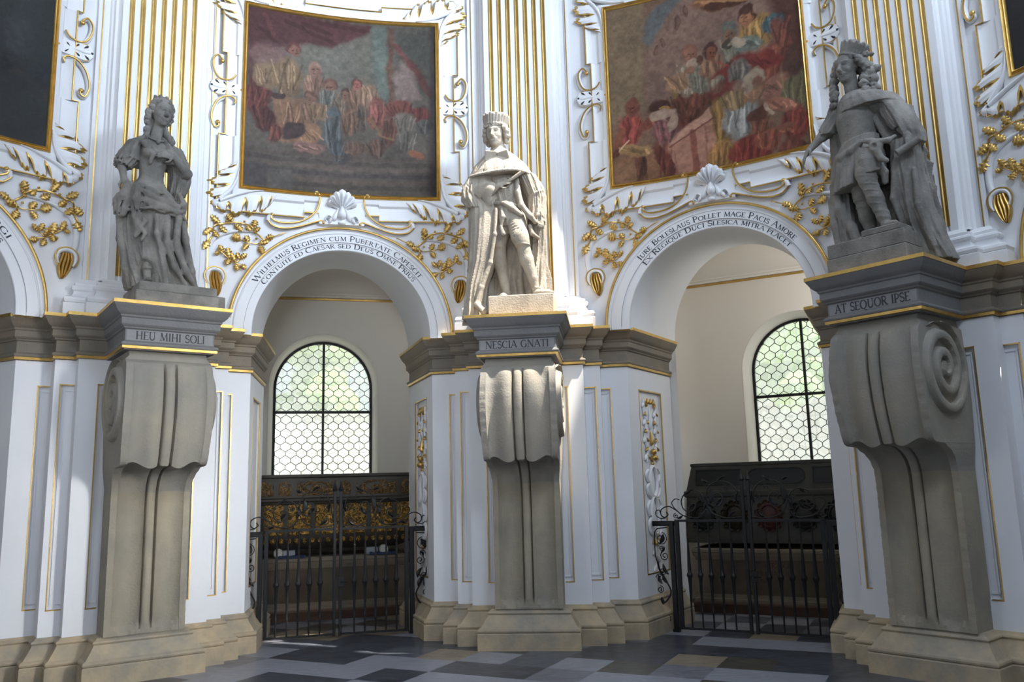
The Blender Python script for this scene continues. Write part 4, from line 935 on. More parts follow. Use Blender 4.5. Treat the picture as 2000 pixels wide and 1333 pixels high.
def canvas(theta, x0, img, name, label, side):
    loc, rz = bay_frame(theta); c = cyl(); root = empty('wall_painting', loc, rz, label, 'painting', 'large figure paintings on the round wall')
    n = img.shape[0]; X, Z0, Z1 = 1.09, 4.925, 7.075; G_ = []
    xs = np.linspace(x0-X, x0+X, n); zs = np.linspace(Z0, Z1, n); aa = xs/RW; r = RW-.052
    v = np.empty((n, n, 3)); v[..., 0] = (r*np.sin(aa))[None, :]; v[..., 1] = (r*np.cos(aa))[None, :]; v[..., 2] = zs[:, None]
    # slight waviness of the old plaster
    me = bpy.data.meshes.new(name); i = np.arange((n-1)*(n-1)); rr = i//(n-1); cc = i % (n-1); f = np.stack([rr*n+cc, rr*n+cc+1, (rr+1)*n+cc+1, (rr+1)*n+cc], 1)
    me.vertices.add(n*n); me.vertices.foreach_set('co', v.reshape(-1)); me.loops.add(len(f)*4); me.loops.foreach_set('vertex_index', f.reshape(-1).astype(np.int32))
    me.polygons.add(len(f)); me.polygons.foreach_set('loop_start', np.arange(0, len(f)*4, 4, dtype=np.int32)); me.update(calc_edges=True); me.polygons.foreach_set('use_smooth', [True]*len(f))
    at = me.color_attributes.new('paint', 'FLOAT_COLOR', 'POINT'); col = np.ones((n*n, 4)); col[:, :3] = img.reshape(-1, 3); at.data.foreach_set('color', col.reshape(-1))
    me.materials.append(M['paint']); o = bpy.data.objects.new('canvas', me); COL.objects.link(o); o.parent = root
    # back board gives the picture its thickness
    b = MB(); b.grid([[c(x0-X+2*X*k/20, hh, z) for z in (Z0, Z1)] for k in range(21) for hh in (.047,)]); b.build('backing', M['white'], root)
    g = MB(); gilt_frame(g, x0); g.build('gilt_frame', M['gold'], root, auto=40)
    return root
m = bpy.data.materials.new('old_oil_paint'); m.use_nodes = True; nt = m.node_tree; b_ = nt.nodes['Principled BSDF']; at = nt.nodes.new('ShaderNodeAttribute'); at.attribute_name = 'paint'
tc = nt.nodes.new('ShaderNodeTexCoord'); nz = nt.nodes.new('ShaderNodeTexNoise'); nz.inputs['Scale'].default_value = 120; nz.inputs['Detail'].default_value = 4
mr = nt.nodes.new('ShaderNodeMapRange'); mr.inputs['To Min'].default_value = .8; mr.inputs['To Max'].default_value = 1.2; nt.links.new(tc.outputs['Object'], nz.inputs['Vector']); nt.links.new(nz.outputs['Fac'], mr.inputs['Value'])
vm = nt.nodes.new('ShaderNodeVectorMath'); vm.operation = 'SCALE'; nt.links.new(at.outputs['Color'], vm.inputs[0]); nt.links.new(mr.outputs[0], vm.inputs['Scale']); nt.links.new(vm.outputs[0], b_.inputs['Base Color'])
bp = nt.nodes.new('ShaderNodeBump'); bp.inputs['Strength'].default_value = .25; bp.inputs['Distance'].default_value = .005; nt.links.new(nz.outputs['Fac'], bp.inputs['Height']); nt.links.new(bp.outputs['Normal'], b_.inputs['Normal'])
b_.inputs['Roughness'].default_value = .62; b_.inputs['Specular IOR Level'].default_value = .25; M['paint'] = m
class Trace:
    """lays shapes out by the proportions measured on the old canvas"""
    def __init__(s, P, uv, sx, sy, k): s.P = P; s.uv = uv; s.sx = sx; s.sy = sy; s.k = k
    def c(s, *c): return [((v/255+.055)/1.055)**2.4*s.k for v in c]
    def e(s, x, y, rx, ry, col, rot=0, soft=.12, k=.95): u, v = s.uv(x, y); s.P.ell(u, v, rx/s.sx, ry/s.sy, s.c(*col), -rot, soft, k)
    def p(s, pts, col, soft=.006, k=.95): s.P.poly([s.uv(x, y) for x, y in pts], s.c(*col), soft, k)
    def l(s, x0, y0, x1, y1, w_, col, k=.85): s.P.line(*s.uv(x0, y0), *s.uv(x1, y1), w_/s.sx, s.c(*col), k)
    def face(s, x, y, r, col=(150, 105, 85), hair=(60, 40, 32), look=0):
        s.e(x+look*-r*.15, y-r*.25, r*1.05, r*1.05, hair); s.e(x, y+r*.1, r*.72, r*.92, col); s.e(x+look*r*.3-r*.25, y, r*.16, r*.10, [q*.6 for q in col]); s.e(x+look*r*.3+r*.28, y, r*.16, r*.10, [q*.6 for q in col]); s.l(x+look*r*.35, y-r*.05, x+look*r*.4, y+r*.35, r*.09, [q*.75 for q in col]); s.l(x+look*r*.3-r*.18, y+r*.55, x+look*r*.3+r*.18, y+r*.55, r*.07, [q*.6 for q in col])
    def folds(s, x, y, rx, ry, col, n=6, a=90):
        for q in range(n):
            o = (q/(n-1)-.5)*2*rx*.8; L_ = ry*random.uniform(.5, .95); t = math.radians(a+random.uniform(-18, 18)); f = random.choice((.55, .62, 1.3, 1.45))
            s.l(x+o-math.cos(t)*L_, y-math.sin(t)*L_, x+o*.7+math.cos(t)*L_, y+math.sin(t)*L_, random.uniform(3, 7), [min(v*f, 230) for v in col], .55)
    def robe(s, x, y, rx, ry, col, rot=0, n=6, a=90): s.e(x, y, rx, ry, col, rot); s.folds(x, y, rx, ry, col, n, a)
random.seed(21)
# --- left painting: crowd of robed figures under a great red curtain (brownish, faded)
P = Paint(base=(.11, .10, .09), n=460)
def uv1(X, Y):
    t = (Y-70)/1170; u = (X-(370-52*t))/(1550-(370-52*t)); yt = 70+95*u+60*u*(1-u); yb = 1215+60*u+30*u*(1-u); return (u, 1-(Y-yt)/(yb-yt))
T = Trace(P, uv1, 1210, 1120, 1.22)
T.p([(300, 60), (1600, 120), (1600, 1300), (300, 1300)], (82, 78, 72)); T.e(920, 450, 340, 240, (92, 94, 86), 0, .7, .9); T.p([(1130, 160), (1240, 170), (1235, 720), (1150, 700)], (84, 97, 92), .02); T.p([(1280, 170), (1520, 180), (1510, 620), (1280, 470)], (66, 68, 62), .03)
T.p([(360, 60), (760, 110), (1135, 165), (1135, 215), (1000, 265), (880, 320), (700, 298), (590, 330), (470, 350), (360, 470)], (70, 36, 37), .012)
for x0, y0, x1, y1 in ((470, 120, 520, 260), (600, 150, 900, 290), (800, 150, 1090, 200), (430, 200, 560, 320), (700, 160, 880, 230)): T.l(x0, y0, x1, y1, 14, random.choice(((92, 50, 50), (50, 24, 26))), .6)
T.e(490, 390, 120, 75, (112, 86, 84), -15, .4, .85); T.e(400, 520, 60, 90, (80, 52, 48), 0, .4, .8)
T.p([(1235, 175), (1278, 178), (1272, 680), (1232, 680)], (84, 60, 48), .008); T.l(1285, 285, 1390, 430, 18, (94, 52, 48)); T.l(1390, 430, 1520, 620, 26, (88, 46, 42)); T.p([(1290, 450), (1330, 400), (1400, 480), (1450, 640), (1290, 660)], (112, 98, 94), .012)
T.robe(420, 640, 80, 130, (86, 44, 38), 10, 7); T.robe(455, 790, 70, 80, (74, 40, 34), 0, 5)
T.robe(470, 520, 85, 80, (112, 94, 70), 0, 7); T.robe(600, 520, 95, 120, (110, 92, 66), -8, 8); T.p([(510, 640), (720, 650), (750, 880), (640, 950), (540, 930)], (118, 90, 66), .01); T.folds(630, 780, 90, 130, (118, 90, 66), 9); T.e(545, 640, 50, 18, (62, 48, 44)); T.face(655, 345, 46, (112, 76, 62), (82, 48, 42), .5)
for x, y, r, c_, h_ in ((770, 470, 38, (116, 86, 74), (128, 100, 86)), (865, 570, 44, (110, 80, 66), (92, 66, 54)), (968, 620, 36, (112, 84, 70), (70, 50, 44)), (1040, 555, 36, (132, 78, 70), (76, 52, 46)), (745, 640, 30, (112, 84, 70), (84, 60, 50))):
    T.robe(x-5, y+95, 62, 80, random.choice(((108, 84, 68), (100, 72, 60), (96, 84, 70))), 0, 6); T.face(x, y, r, c_, h_, -.3)
T.robe(1110, 640, 70, 100, (124, 100, 80), -12, 7); T.face(1045, 550, 34, (134, 78, 70), (86, 58, 48), -.5); T.robe(1165, 740, 55, 100, (106, 62, 56), 0, 6); T.robe(1060, 770, 50, 90, (84, 74, 66), 10, 5)
T.robe(840, 640, 60, 60, (88, 92, 86), 0, 5); T.robe(795, 730, 70, 50, (118, 96, 70), 20, 5); T.e(890, 735, 52, 34, (74, 86, 92)); T.robe(885, 860, 66, 105, (72, 78, 80), 5, 8); T.robe(915, 985, 50, 80, (66, 72, 78), -20, 5); T.robe(980, 800, 55, 90, (100, 78, 62), 0, 6)
T.robe(720, 880, 100, 62, (128, 98, 68), -25, 6, 40); T.e(632, 868, 80, 52, (56, 44, 46), -25); T.robe(725, 965, 90, 38, (116, 88, 80), 0, 5, 20); T.robe(520, 880, 40, 60, (92, 52, 42), 0, 4)
T.robe(1310, 720, 100, 66, (98, 54, 44), 0, 7); T.robe(1440, 745, 75, 50, (92, 46, 40), 0, 5); T.robe(1340, 810, 86, 74, (100, 96, 88), 0, 6); T.robe(1470, 820, 45, 50, (76, 76, 74), 0, 4); T.robe(1360, 920, 70, 70, (92, 90, 84), 15, 5); T.robe(1240, 850, 50, 90, (98, 66, 56), 0, 5)
T.l(1120, 770, 1190, 880, 9, (112, 90, 58)); T.l(1190, 880, 1270, 905, 9, (112, 90, 58)); T.e(1420, 1008, 52, 22, (124, 78, 48), 25); T.robe(1150, 960, 60, 60, (80, 62, 54), 0, 5); T.robe(1020, 960, 70, 40, (92, 74, 62), 0, 4)
for y, c_ in ((1015, (80, 68, 64)), (1050, (70, 60, 58)), (1085, (98, 86, 80)), (1125, (64, 58, 62)), (1165, (92, 80, 72)), (1200, (70, 60, 56))): T.l(330, y-30, 1540, y+25, 14, c_, .6)
T.p([(330, 1060), (460, 1070), (455, 1230), (318, 1225)], (76, 72, 74), .01); T.p([(465, 1105), (622, 1112), (622, 1235), (462, 1230)], (88, 86, 84), .008); T.p([(1508, 140), (1600, 140), (1600, 1300), (1500, 1300)], (48, 42, 40), .015, .9)
canvas(BAY['left'], FX['left'], P.finish(.66, .22, .10, (1.14, .98, .84)), 'canvas', 'dim brown painting of a robed crowd under a red curtain', 'left')
# --- right painting: men around a stone coffin, seated ruler under a canopy, castle behind
P = Paint(base=(.16, .12, .08), n=460)
def uv2(X, Y):
    t = (Y-50)/740; 
    for _ in range(3): u = (X-(205+30*t))/(850+42*t); t = (Y-(50-165*u))/740
    return (u, 1-t)
T = Trace(P, uv2, 865, 740, 1.5)
T.p([(150, -200), (1200, -200), (1200, 900), (150, 900)], (108, 86, 68)); T.p([(190, -50), (385, -80), (395, 470), (200, 560)], (112, 98, 76), .02); T.p([(385, 180), (385, 100), (430, 40), (560, -20), (560, 10), (490, 80), (430, 190), (395, 220)], (84, 92, 96), .012)
T.p([(395, 230), (450, 170), (560, 10), (560, -160), (1100, -160), (960, 160), (860, 460), (395, 470)], (116, 94, 84), .015); T.p([(690, -150), (860, -150), (850, 150), (700, 160)], (104, 82, 74), .02, .6)
for x, y, rx, ry in ((536, 110, 13, 32), (577, 62, 13, 28), (472, 192, 13, 24), (438, 226, 11, 20)): T.e(x, y, rx, ry, (86, 64, 56)); T.e(x+4, y+3, rx*.6, ry*.8, (112, 88, 78), 0, .2, .6)
T.p([(900, -180), (1200, -180), (1200, 300), (1010, 260), (950, 120)], (76, 48, 40), .03); T.e(760, 18, 155, 48, (116, 78, 50), 3); T.e(770, 40, 130, 26, (70, 42, 30), 3); T.l(620, 30, 900, 45, 6, (150, 112, 70))
T.p([(230, 690), (500, 600), (560, 800), (230, 810)], (126, 90, 62), .02); T.e(285, 735, 60, 50, (136, 104, 74), 0, .4, .7)
T.p([(470, 480), (640, 380), (760, 440), (520, 600)], (84, 50, 36), .015); T.robe(570, 460, 90, 62, (82, 50, 34), -20, 8); T.robe(560, 545, 60, 60, (74, 40, 30), 0, 6); T.e(540, 395, 30, 24, (120, 98, 46)); T.robe(610, 430, 70, 40, (94, 54, 40), 20, 5)
T.p([(488, 600), (738, 452), (752, 500), (715, 700), (700, 742), (522, 790)], (150, 108, 90), .006); T.p([(486, 590), (734, 438), (748, 466), (500, 618)], (164, 126, 106), .005); T.l(605, 560, 628, 750, 15, (112, 62, 48)); T.l(520, 640, 540, 770, 4, (126, 86, 72)); T.l(660, 530, 680, 720, 4, (126, 86, 72)); T.l(500, 622, 745, 474, 4, (100, 60, 48))
T.robe(315, 560, 56, 74, (120, 54, 46), 8, 8); T.e(262, 610, 22, 60, (118, 70, 48), 15); T.robe(365, 705, 26, 80, (84, 54, 38), 0, 4); T.robe(475, 680, 28, 84, (86, 44, 34), -24, 5); T.robe(345, 640, 78, 26, (140, 112, 68), 6, 7, 15); T.e(405, 530, 60, 20, (108, 58, 44), -20); T.face(328, 462, 32, (116, 66, 52), (104, 60, 48), -.6); T.l(245, 665, 312, 600, 4, (190, 165, 135)); T.e(250, 660, 16, 12, (90, 50, 36))
T.robe(480, 560, 58, 50, (104, 68, 68), 0, 6); T.e(455, 462, 52, 36, (62, 36, 28)); T.e(468, 492, 62, 20, (150, 130, 114), -5); T.e(520, 520, 20, 38, (142, 122, 108), 20); T.e(480, 465, 24, 8, (150, 110, 40), 10)
T.robe(590, 345, 72, 66, (122, 112, 98), 12, 9); T.robe(640, 350, 46, 60, (96, 96, 84), 0, 5); T.robe(540, 360, 50, 40, (132, 104, 76), -40, 4, 40); T.face(592, 245, 34, (132, 92, 72), (120, 84, 66), .4); T.e(600, 285, 22, 22, (150, 132, 112)); T.e(595, 312, 26, 16, (132, 92, 72), 20)
T.robe(700, 300, 62, 46, (130, 98, 74), 0, 6); T.face(692, 242, 33, (118, 72, 50), (64, 42, 34), .7); T.e(637, 270, 16, 22, (78, 50, 42))
T.robe(782, 245, 46, 60, (92, 92, 80), 0, 5); T.e(768, 150, 40, 26, (84, 92, 88)); T.face(768, 178, 30, (112, 84, 64), (86, 90, 84)); T.e(766, 215, 20, 24, (62, 58, 48))
T.robe(890, 175, 78, 66, (136, 108, 54), -10, 9); T.robe(960, 155, 42, 36, (62, 94, 104), 20, 6); T.robe(850, 222, 66, 32, (92, 104, 98), 10, 6, 20); T.e(808, 215, 34, 20, (150, 140, 122), 30); T.robe(1000, 215, 34, 90, (106, 62, 50), -15, 5); T.face(848, 108, 36, (136, 92, 60), (66, 42, 32), -.5); T.e(846, 82, 36, 18, (64, 40, 32)); T.robe(955, 300, 60, 70, (112, 64, 48), 10, 5)
T.p([(690, 345), (800, 268), (960, 255), (1020, 300), (920, 330), (830, 350), (740, 420), (700, 430)], (104, 40, 34), .01); T.folds(850, 300, 120, 40, (104, 40, 34), 9, 30); T.robe(815, 325, 46, 44, (96, 94, 88), 0, 5); T.robe(722, 372, 34, 32, (112, 108, 94), 0, 4); T.e(740, 400, 60, 40, (90, 40, 34), 0, .2, .7)
T.robe(975, 400, 80, 40, (128, 90, 74), -30, 6, 30); T.robe(1060, 440, 60, 100, (84, 82, 58), 10, 6); T.robe(1060, 545, 55, 66, (108, 48, 38), 0, 6); T.e(1050, 300, 44, 60, (72, 50, 42)); T.robe(1000, 470, 70, 24, (132, 88, 70), 25, 4, 20)
T.robe(745, 560, 42, 130, (118, 92, 42), -6, 8); T.robe(745, 655, 66, 62, (130, 96, 46), 0, 8); T.robe(815, 500, 72, 90, (122, 126, 126), 14, 8); T.robe(790, 440, 60, 40, (112, 96, 64), 10, 5); T.robe(865, 645, 92, 66, (108, 42, 30), 0, 9); T.robe(910, 535, 44, 44, (96, 58, 40), 0, 4); T.e(895, 500, 44, 26, (78, 46, 32)); T.robe(985, 570, 80, 22, (124, 76, 56), -8, 4, 10); T.robe(940, 600, 50, 40, (118, 66, 46), 0, 4)
T.e(885, 362, 50, 42, (136, 126, 108)); T.e(900, 385, 34, 32, (112, 78, 60)); T.l(925, 470, 965, 500, 8, (170, 150, 128)); T.robe(880, 420, 50, 26, (126, 96, 70), -15, 3); T.robe(1045, 640, 60, 50, (92, 52, 40), 0, 4)
canvas(BAY['right'], FX['right'], P.finish(.66, .16, .10, (1.14, .97, .83)), 'canvas', 'reddish brown painting of men around a stone coffin before a seated ruler', 'right')
# --- far left painting: very dark, only its lower right corner is in the picture
P = Paint(base=(.05, .055, .055)); P.poly([(.2, .2), (.9, .3), (1, .22), (1, .27), (.8, .38), (.2, .35)], (.07, .055, .04))
for q in range(14): P.ell(random.random(), .2+random.random()*.8, .08, .05, random.choice([(.045, .05, .055), (.085, .09, .095), (.065, .05, .04), (.03, .035, .04)]), random.random()*90, .6, .8)
canvas(BAY['far_left'], FX['far_left'], P.finish(.55, .3), 'canvas_far_left', 'very dark painting cut off at the left edge of the picture', 'far_left')
P = Paint(base=(.04, .035, .035), n=160); canvas(BAY['far_right'], FX['far_right'], P.finish(.55, .3), 'canvas_far_right', 'dark painting whose frame just enters at the right edge', 'far_right')
# ================================================================== WROUGHT IRON GATES
def vol(b, cx, cz, r0, r1, a0, turns, y, rad=.0055, sx=1, n=30):
    """flat iron volute from radius r0 to r1"""
    pts = []
    for i in range(n+1):
        t = i/n; r = r0*(1-t)+r1*t; a = (a0+turns*360*t)*D2R; pts.append((cx+sx*r*math.cos(a), y, cz+r*math.sin(a)))
    b.tube(pts, rad, 6); b.sphere(pts[-1], rad*2.0, 6); return pts[0]
def ileaf(b, x0, z0, x1, z1, w_, y):
    p = Vector((x0, z0)); q = Vector((x1, z1)); d = q-p; nn = Vector((-d.y, d.x)).normalized(); rows = []
    for i in range(7):
        t = i/6; k = max(math.sin(math.pi*t)**.8, .04)*(1-.25*t); c = p+d*t+nn*d.length*.12*math.sin(math.pi*t)
        rows.append([(c.x-nn.x*w_*k/2, y, c.y-nn.y*w_*k/2), (c.x, y-.012, c.y), (c.x+nn.x*w_*k/2, y, c.y+nn.y*w_*k/2), (c.x, y+.008, c.y)])
    b.loft(rows, True, True)
def make_gate(theta, label, x0=0.0):
    loc, rz = bay_frame(theta); root = empty('chapel_gate', (loc[0]-math.sin(rz)*6.03, loc[1]+math.cos(rz)*6.03, 0), rz, label, 'gate', 'black wrought iron gates before the chapels')
    PX = .835
    for s_ in (-1, 1):
        b = MB(); b.box(s_*PX-.026, s_*PX+.026, -.026, .026, 0, 1.165, 0, .004); b.box(min(s_*PX-.03, s_*(PX+.215)), max(s_*PX+.03, s_*(PX+.215)), -.022, .022, 1.125, 1.182, 0, .004)
        b.box(s_*PX-.035, s_*PX+.035, -.035, .035, 0, .03, 0, .003); b.build('post', M['iron'], root)
        # fixed side panel of scrolls between post and wall
        p = MB(); X = lambda x: s_*(PX+x); y = 0
        p.tube([(X(x), y, z) for x, z in ((.05, 1.11), (.10, 1.105), (.165, 1.10), (.20, 1.06), (.205, .95), (.205, .80), (.18, .72))], .0065, 6)
        p.tube([(q.x and X(q.x), y, q.y) for q in spline([(.18, .74), (.165, .66), (.11, .56), (.055, .46), (.05, .40), (.09, .33), (.15, .28), (.18, .22)], 6)], [.010]*2+[.012]*8+[.009]*33, 6)
        for cx, cz, r, a0, tn in ((.13, .985, .075, 100, 1.5), (.095, .80, .052, 60, -1.4), (.13, .635, .04, 180, 1.3), (.165, .565, .045, 0, 1.3), (.10, .14, .055, 60, -1.5), (.12, .875, .035, 0, 1.3), (.165, .44, .04, 90, 1.4)):
            vol(p, X(cx), cz, r, .012, a0, tn, y, .0050, s_)
        for x0_, z0_, x1_, z1_, w_ in ((.10, 1.04, .15, .93, .06), (.06, .60, .12, .72, .05), (.14, .50, .18, .60, .045), (.155, .36, .17, .26, .055), (.07, .50, .13, .62, .05), (.09, .90, .14, .84, .03)): ileaf(p, X(x0_), z0_, X(x1_), z1_, w_, y)
        p.build('scroll_panel', M['iron'], root, auto=60)
    # two leaves, slightly folded towards the chapel
    for s_ in (-1, 1):
        lf = empty('gate_leaf'); lf.parent = root; lf.location = (s_*(PX-.04), 0, 0); lf.rotation_euler = (0, 0, -s_*2.0*D2R)
        W_ = .745; X = lambda x: -s_*x
        f = MB(); f.box(min(X(0), X(.045)), max(X(0), X(.045)), -.020, .020, .03, 1.185, 0, .003); f.box(min(X(W_), X(W_+.034)), max(X(W_), X(W_+.034)), -.017, .017, .02, 1.62, 0, .003)
        f.box(min(X(0), X(W_)), max(X(0), X(W_)), -.010, .010, .03, .052); f.box(min(X(0), X(W_)), max(X(0), X(W_)), -.012, .012, 1.170, 1.196)
        f.lathe([(.020, 0), (.032, .02), (.020, .05), (.012, .07), (.002, .12)], (X(W_+.017), 0, 1.60), 8)
        f.build('frame', M['iron'], lf)
        for k in range(5):
            x = X(.135+k*.118); bb = MB()
            bb.lathe([(.009, .045), (.009, .22), (.013, .222), (.013, .232), (.011, .235), (.011, .30), (.017, .50), (.022, .57), (.030, .585), (.034, .60), (.030, .615), (.022, .63), (.020, .70), (.011, .92), (.010, .99), (.013, .992), (.013, 1.0), (.008, 1.005), (.008, 1.175)], (x, 0, 0), 8)
            bb.build('baluster', M['iron'], lf)
        # crest: two large volutes with leaves, sinking towards the wall
        c = MB(); y = 0
        def curve(P, r=.0068): Q = spline(P, 7); c.tube([(X(q.x), y, q.y) for q in Q], r, 6)
        curve([(.74, 1.30), (.70, 1.50), (.62, 1.585), (.50, 1.60), (.40, 1.545), (.37, 1.44), (.42, 1.35), (.50, 1.34), (.55, 1.40), (.53, 1.46), (.48, 1.475), (.45, 1.44), (.46, 1.41)])
        curve([(.74, 1.22), (.62, 1.21), (.52, 1.22), (.42, 1.27), (.36, 1.38), (.32, 1.47), (.24, 1.51), (.14, 1.48), (.09, 1.40), (.11, 1.31), (.18, 1.28), (.24, 1.32), (.24, 1.38), (.19, 1.40), (.165, 1.37)])
        curve([(.36, 1.30), (.28, 1.22), (.20, 1.215), (.10, 1.24), (.02, 1.30), (-.06, 1.34), (-.14, 1.31), (-.15, 1.25), (-.11, 1.22), (-.07, 1.25), (-.09, 1.28)])
        curve([(.05, 1.28), (.0, 1.33), (-.02, 1.38), (.02, 1.42), (.07, 1.41)], .0055); curve([(-.10, 1.215), (-.16, 1.21), (-.21, 1.245), (-.205, 1.29), (-.17, 1.30), (-.155, 1.27)], .0055)
        for cx, cz, r, a0, tn in ((.66, 1.28, .05, 180, 1.4), (.57, 1.53, .035, 90, -1.2), (.30, 1.24, .03, 0, 1.3), (.68, 1.43, .045, -60, -1.3), (.30, 1.42, .03, 100, 1.3), (.02, 1.235, .03, 90, 1.2)): vol(c, X(cx), cz, r, .008, a0, tn, y, .0048, -s_)
        for a in ((.50, 1.60, .60, 1.655, .035), (.42, 1.53, .40, 1.35, .065), (.47, 1.34, .54, 1.42, .05), (.36, 1.44, .33, 1.30, .05), (.16, 1.47, .24, 1.53, .03), (.17, 1.30, .23, 1.37, .045), (.40, 1.60, .33, 1.63, .035), (.70, 1.36, .72, 1.50, .035), (.60, 1.22, .68, 1.28, .04), (.10, 1.24, .02, 1.21, .03)): ileaf(c, X(a[0]), a[1], X(a[2]), a[3], a[4], y)
        cr = c.build('scroll_crest', M['iron'], lf, auto=60)
        if s_ == 1:
            k = MB(); k.box(X(W_+.05), X(W_-.03), -.028, -.016, .545, .665, 0, .003); k.tube([(X(W_+.02), -.03, .60), (X(W_-.06), -.05, .60)], .007, 6); k.build('lock', M['iron'], lf)
    return root
make_gate(BAY['left'], 'black iron gate of two leaves before the gilded casket')
make_gate(BAY['right'], 'black iron gate of two leaves before the dark grey tomb')

# ================================================================== THE GILDED CASKET AND THE DARK TOMB
M['copper'] = mat('dull_copper_frame', (.055, .048, .038), .5, .6, bump=.3, bscale=30)
def relief_gold(name, c1, c2, metal):
    m = bpy.data.materials.new(name); m.use_nodes = True; nt = m.node_tree; b = nt.nodes['Principled BSDF']; L = nt.links.new
    tc = nt.nodes.new('ShaderNodeTexCoord'); n = nt.nodes.new('ShaderNodeTexNoise'); n.inputs['Scale'].default_value = 14; n.inputs['Detail'].default_value = 3; n.inputs['Distortion'].default_value = 3.5
    r = nt.nodes.new('ShaderNodeValToRGB'); r.color_ramp.elements[0].position = .40; r.color_ramp.elements[1].position = .62; r.color_ramp.elements[0].color = (*c1, 1); r.color_ramp.elements[1].color = (*c2, 1)
    L(tc.outputs['Object'], n.inputs['Vector']); L(n.outputs['Fac'], r.inputs['Fac']); L(r.outputs['Color'], b.inputs['Base Color'])
    bp = nt.nodes.new('ShaderNodeBump'); bp.inputs['Strength'].default_value = .9; bp.inputs['Distance'].default_value = .03; L(n.outputs['Fac'], bp.inputs['Height']); L(bp.outputs['Normal'], b.inputs['Normal'])
    b.inputs['Metallic'].default_value = metal; b.inputs['Roughness'].default_value = .4; return m
M['relief'] = relief_gold('embossed_gilt_copper', (.10, .06, .025), (.75, .45, .12), .85)
M['relief_dull'] = relief_gold('embossed_dull_copper', (.07, .045, .025), (.34, .20, .08), .7)
M['altar'] = mat('warm_grey_altar_stone', (.24, .19, .13), .8, bump=.25, bscale=30, col2=(.16, .135, .10), nscale=3)
M['altar_red'] = mat('reddish_step_stone', (.13, .08, .055), .8, bump=.25, bscale=30)
M['tomb'] = mat('dark_pewter', (.035, .033, .028), .6, .2, bump=.3, bscale=25, col2=(.060, .056, .046), nscale=4)
def at_bay(theta, x, y): return (OX-math.sin(theta*D2R)*y+math.cos(theta*D2R)*x, OY+math.cos(theta*D2R)*y+math.sin(theta*D2R)*x, 0)
def rosette(b, x, y, z, r, m=0):
    for k in range(7):
        a = k/7*2*math.pi; b.sphere((x+r*.6*math.cos(a), y, z+r*.6*math.sin(a)), r*.36, 6, m, (1, .5, 1))
    b.sphere((x, y, z), r*.34, 6, m, (1, .9, 1))
def altar(theta, label, x0, x1, text=None):
    root = empty('altar_block', at_bay(theta, 0, 7.55), theta*D2R, label, 'tomb base', 'stone blocks carrying the coffins')
    def sl(name, m, a, prof, d=1.0):
        b = MB(); P = [(x0-a, d), (x0-a, -a), (x1+a, -a), (x1+a, d)]; b.sweep(P, prof); b.polyprism([(x0-a, -a), (x1+a, -a), (x1+a, d), (x0-a, d)], prof[0][1]+.001, prof[-1][1]-.001); return b.build(name, m, root, auto=28)
    sl('step', M['altar_red'], .06, [(0, 0), (0, .11), (-.02, .13)]); sl('foot_moulding', M['altar'], .04, [(0, .12), (.01, .14), (.01, .17), (-.02, .19), (-.035, .215), (-.04, .22)])
    sl('block', M['altar'], 0, [(0, .2), (0, .635)]); sl('top_moulding', M['altar'], .0, [(0, .62), (.02, .64), (.025, .66), (.045, .69), (.05, .72), (.06, .73), (.06, .765), (.045, .775)])
    # shallow corner pilasters on the block
    b = MB(); b.box(x0, x0+.14, -.014, .02, .215, .63, 0, .003); b.box(x1-.14, x1, -.014, .02, .215, .63, 0, .003); b.build('corner_strip', M['altar'], root)
    return root
altar(BAY['left'], 'warm grey moulded stone block under the gilded casket', -.92, .98)
ar = altar(BAY['right'], 'brownish stone block with a carved inscription under the dark tomb', -1.03, 1.1)
for tx, h, x, z, k in (('HERZOGE', .060, -.20, .545, 1.0), ('PHILA', .05, -.32, .46, .95), ('ENSKEH', .05, -.12, .46, .95), ('HSSI', .04, -.28, .375, 1.0), ('CIB', .04, -.05, .375, 1.0)):
    b = MB(); letters(b, tx, h, lambda u, v, t: (x+u*k, -.0005-t, z+v), 1.0, .003, 1.3); b.build('carved_word', M['altar_red'], ar, smooth=False)
# casket: embossed gilt panels in dull copper frames, long sloping lid
cs = empty('gilded_casket', at_bay(BAY['left'], 0, 7.55), BAY['left']*D2R, 'long casket of embossed gilt copper with a sloping lid behind the left gate', 'casket')
x0, x1 = -1.24, 1.20
b = MB(); b.loft([[(x0+.06+k, .04+k*.3, z), (x1-.06-k, .04+k*.3, z), (x1-.06-k, .86-k*.3, z), (x0+.06+k, .86-k*.3, z)] for k, z in ((.30, .87), (.10, .93), (0, 1.02), (-.01, 1.10), (-.01, 1.44), (-.06, 1.46), (-.07, 1.50))], True, True); cb = b.build('body', M['copper'], cs, auto=30)
b = MB(); b.loft([[(x0-.02+k, -.0+k*.5, z), (x1+.02-k, k*.5, z), (x1+.02-k, .92-k*.5, z), (x0-.02+k, .92-k*.5, z)] for k, z in ((0, 1.475), (-.02, 1.49), (-.02, 1.515), (.02, 1.53), (.06, 1.60), (.10, 1.78), (.08, 1.795), (.08, 1.825), (.12, 1.83))], True, True); cl = b.build('lid', M['copper'], cs, auto=30)
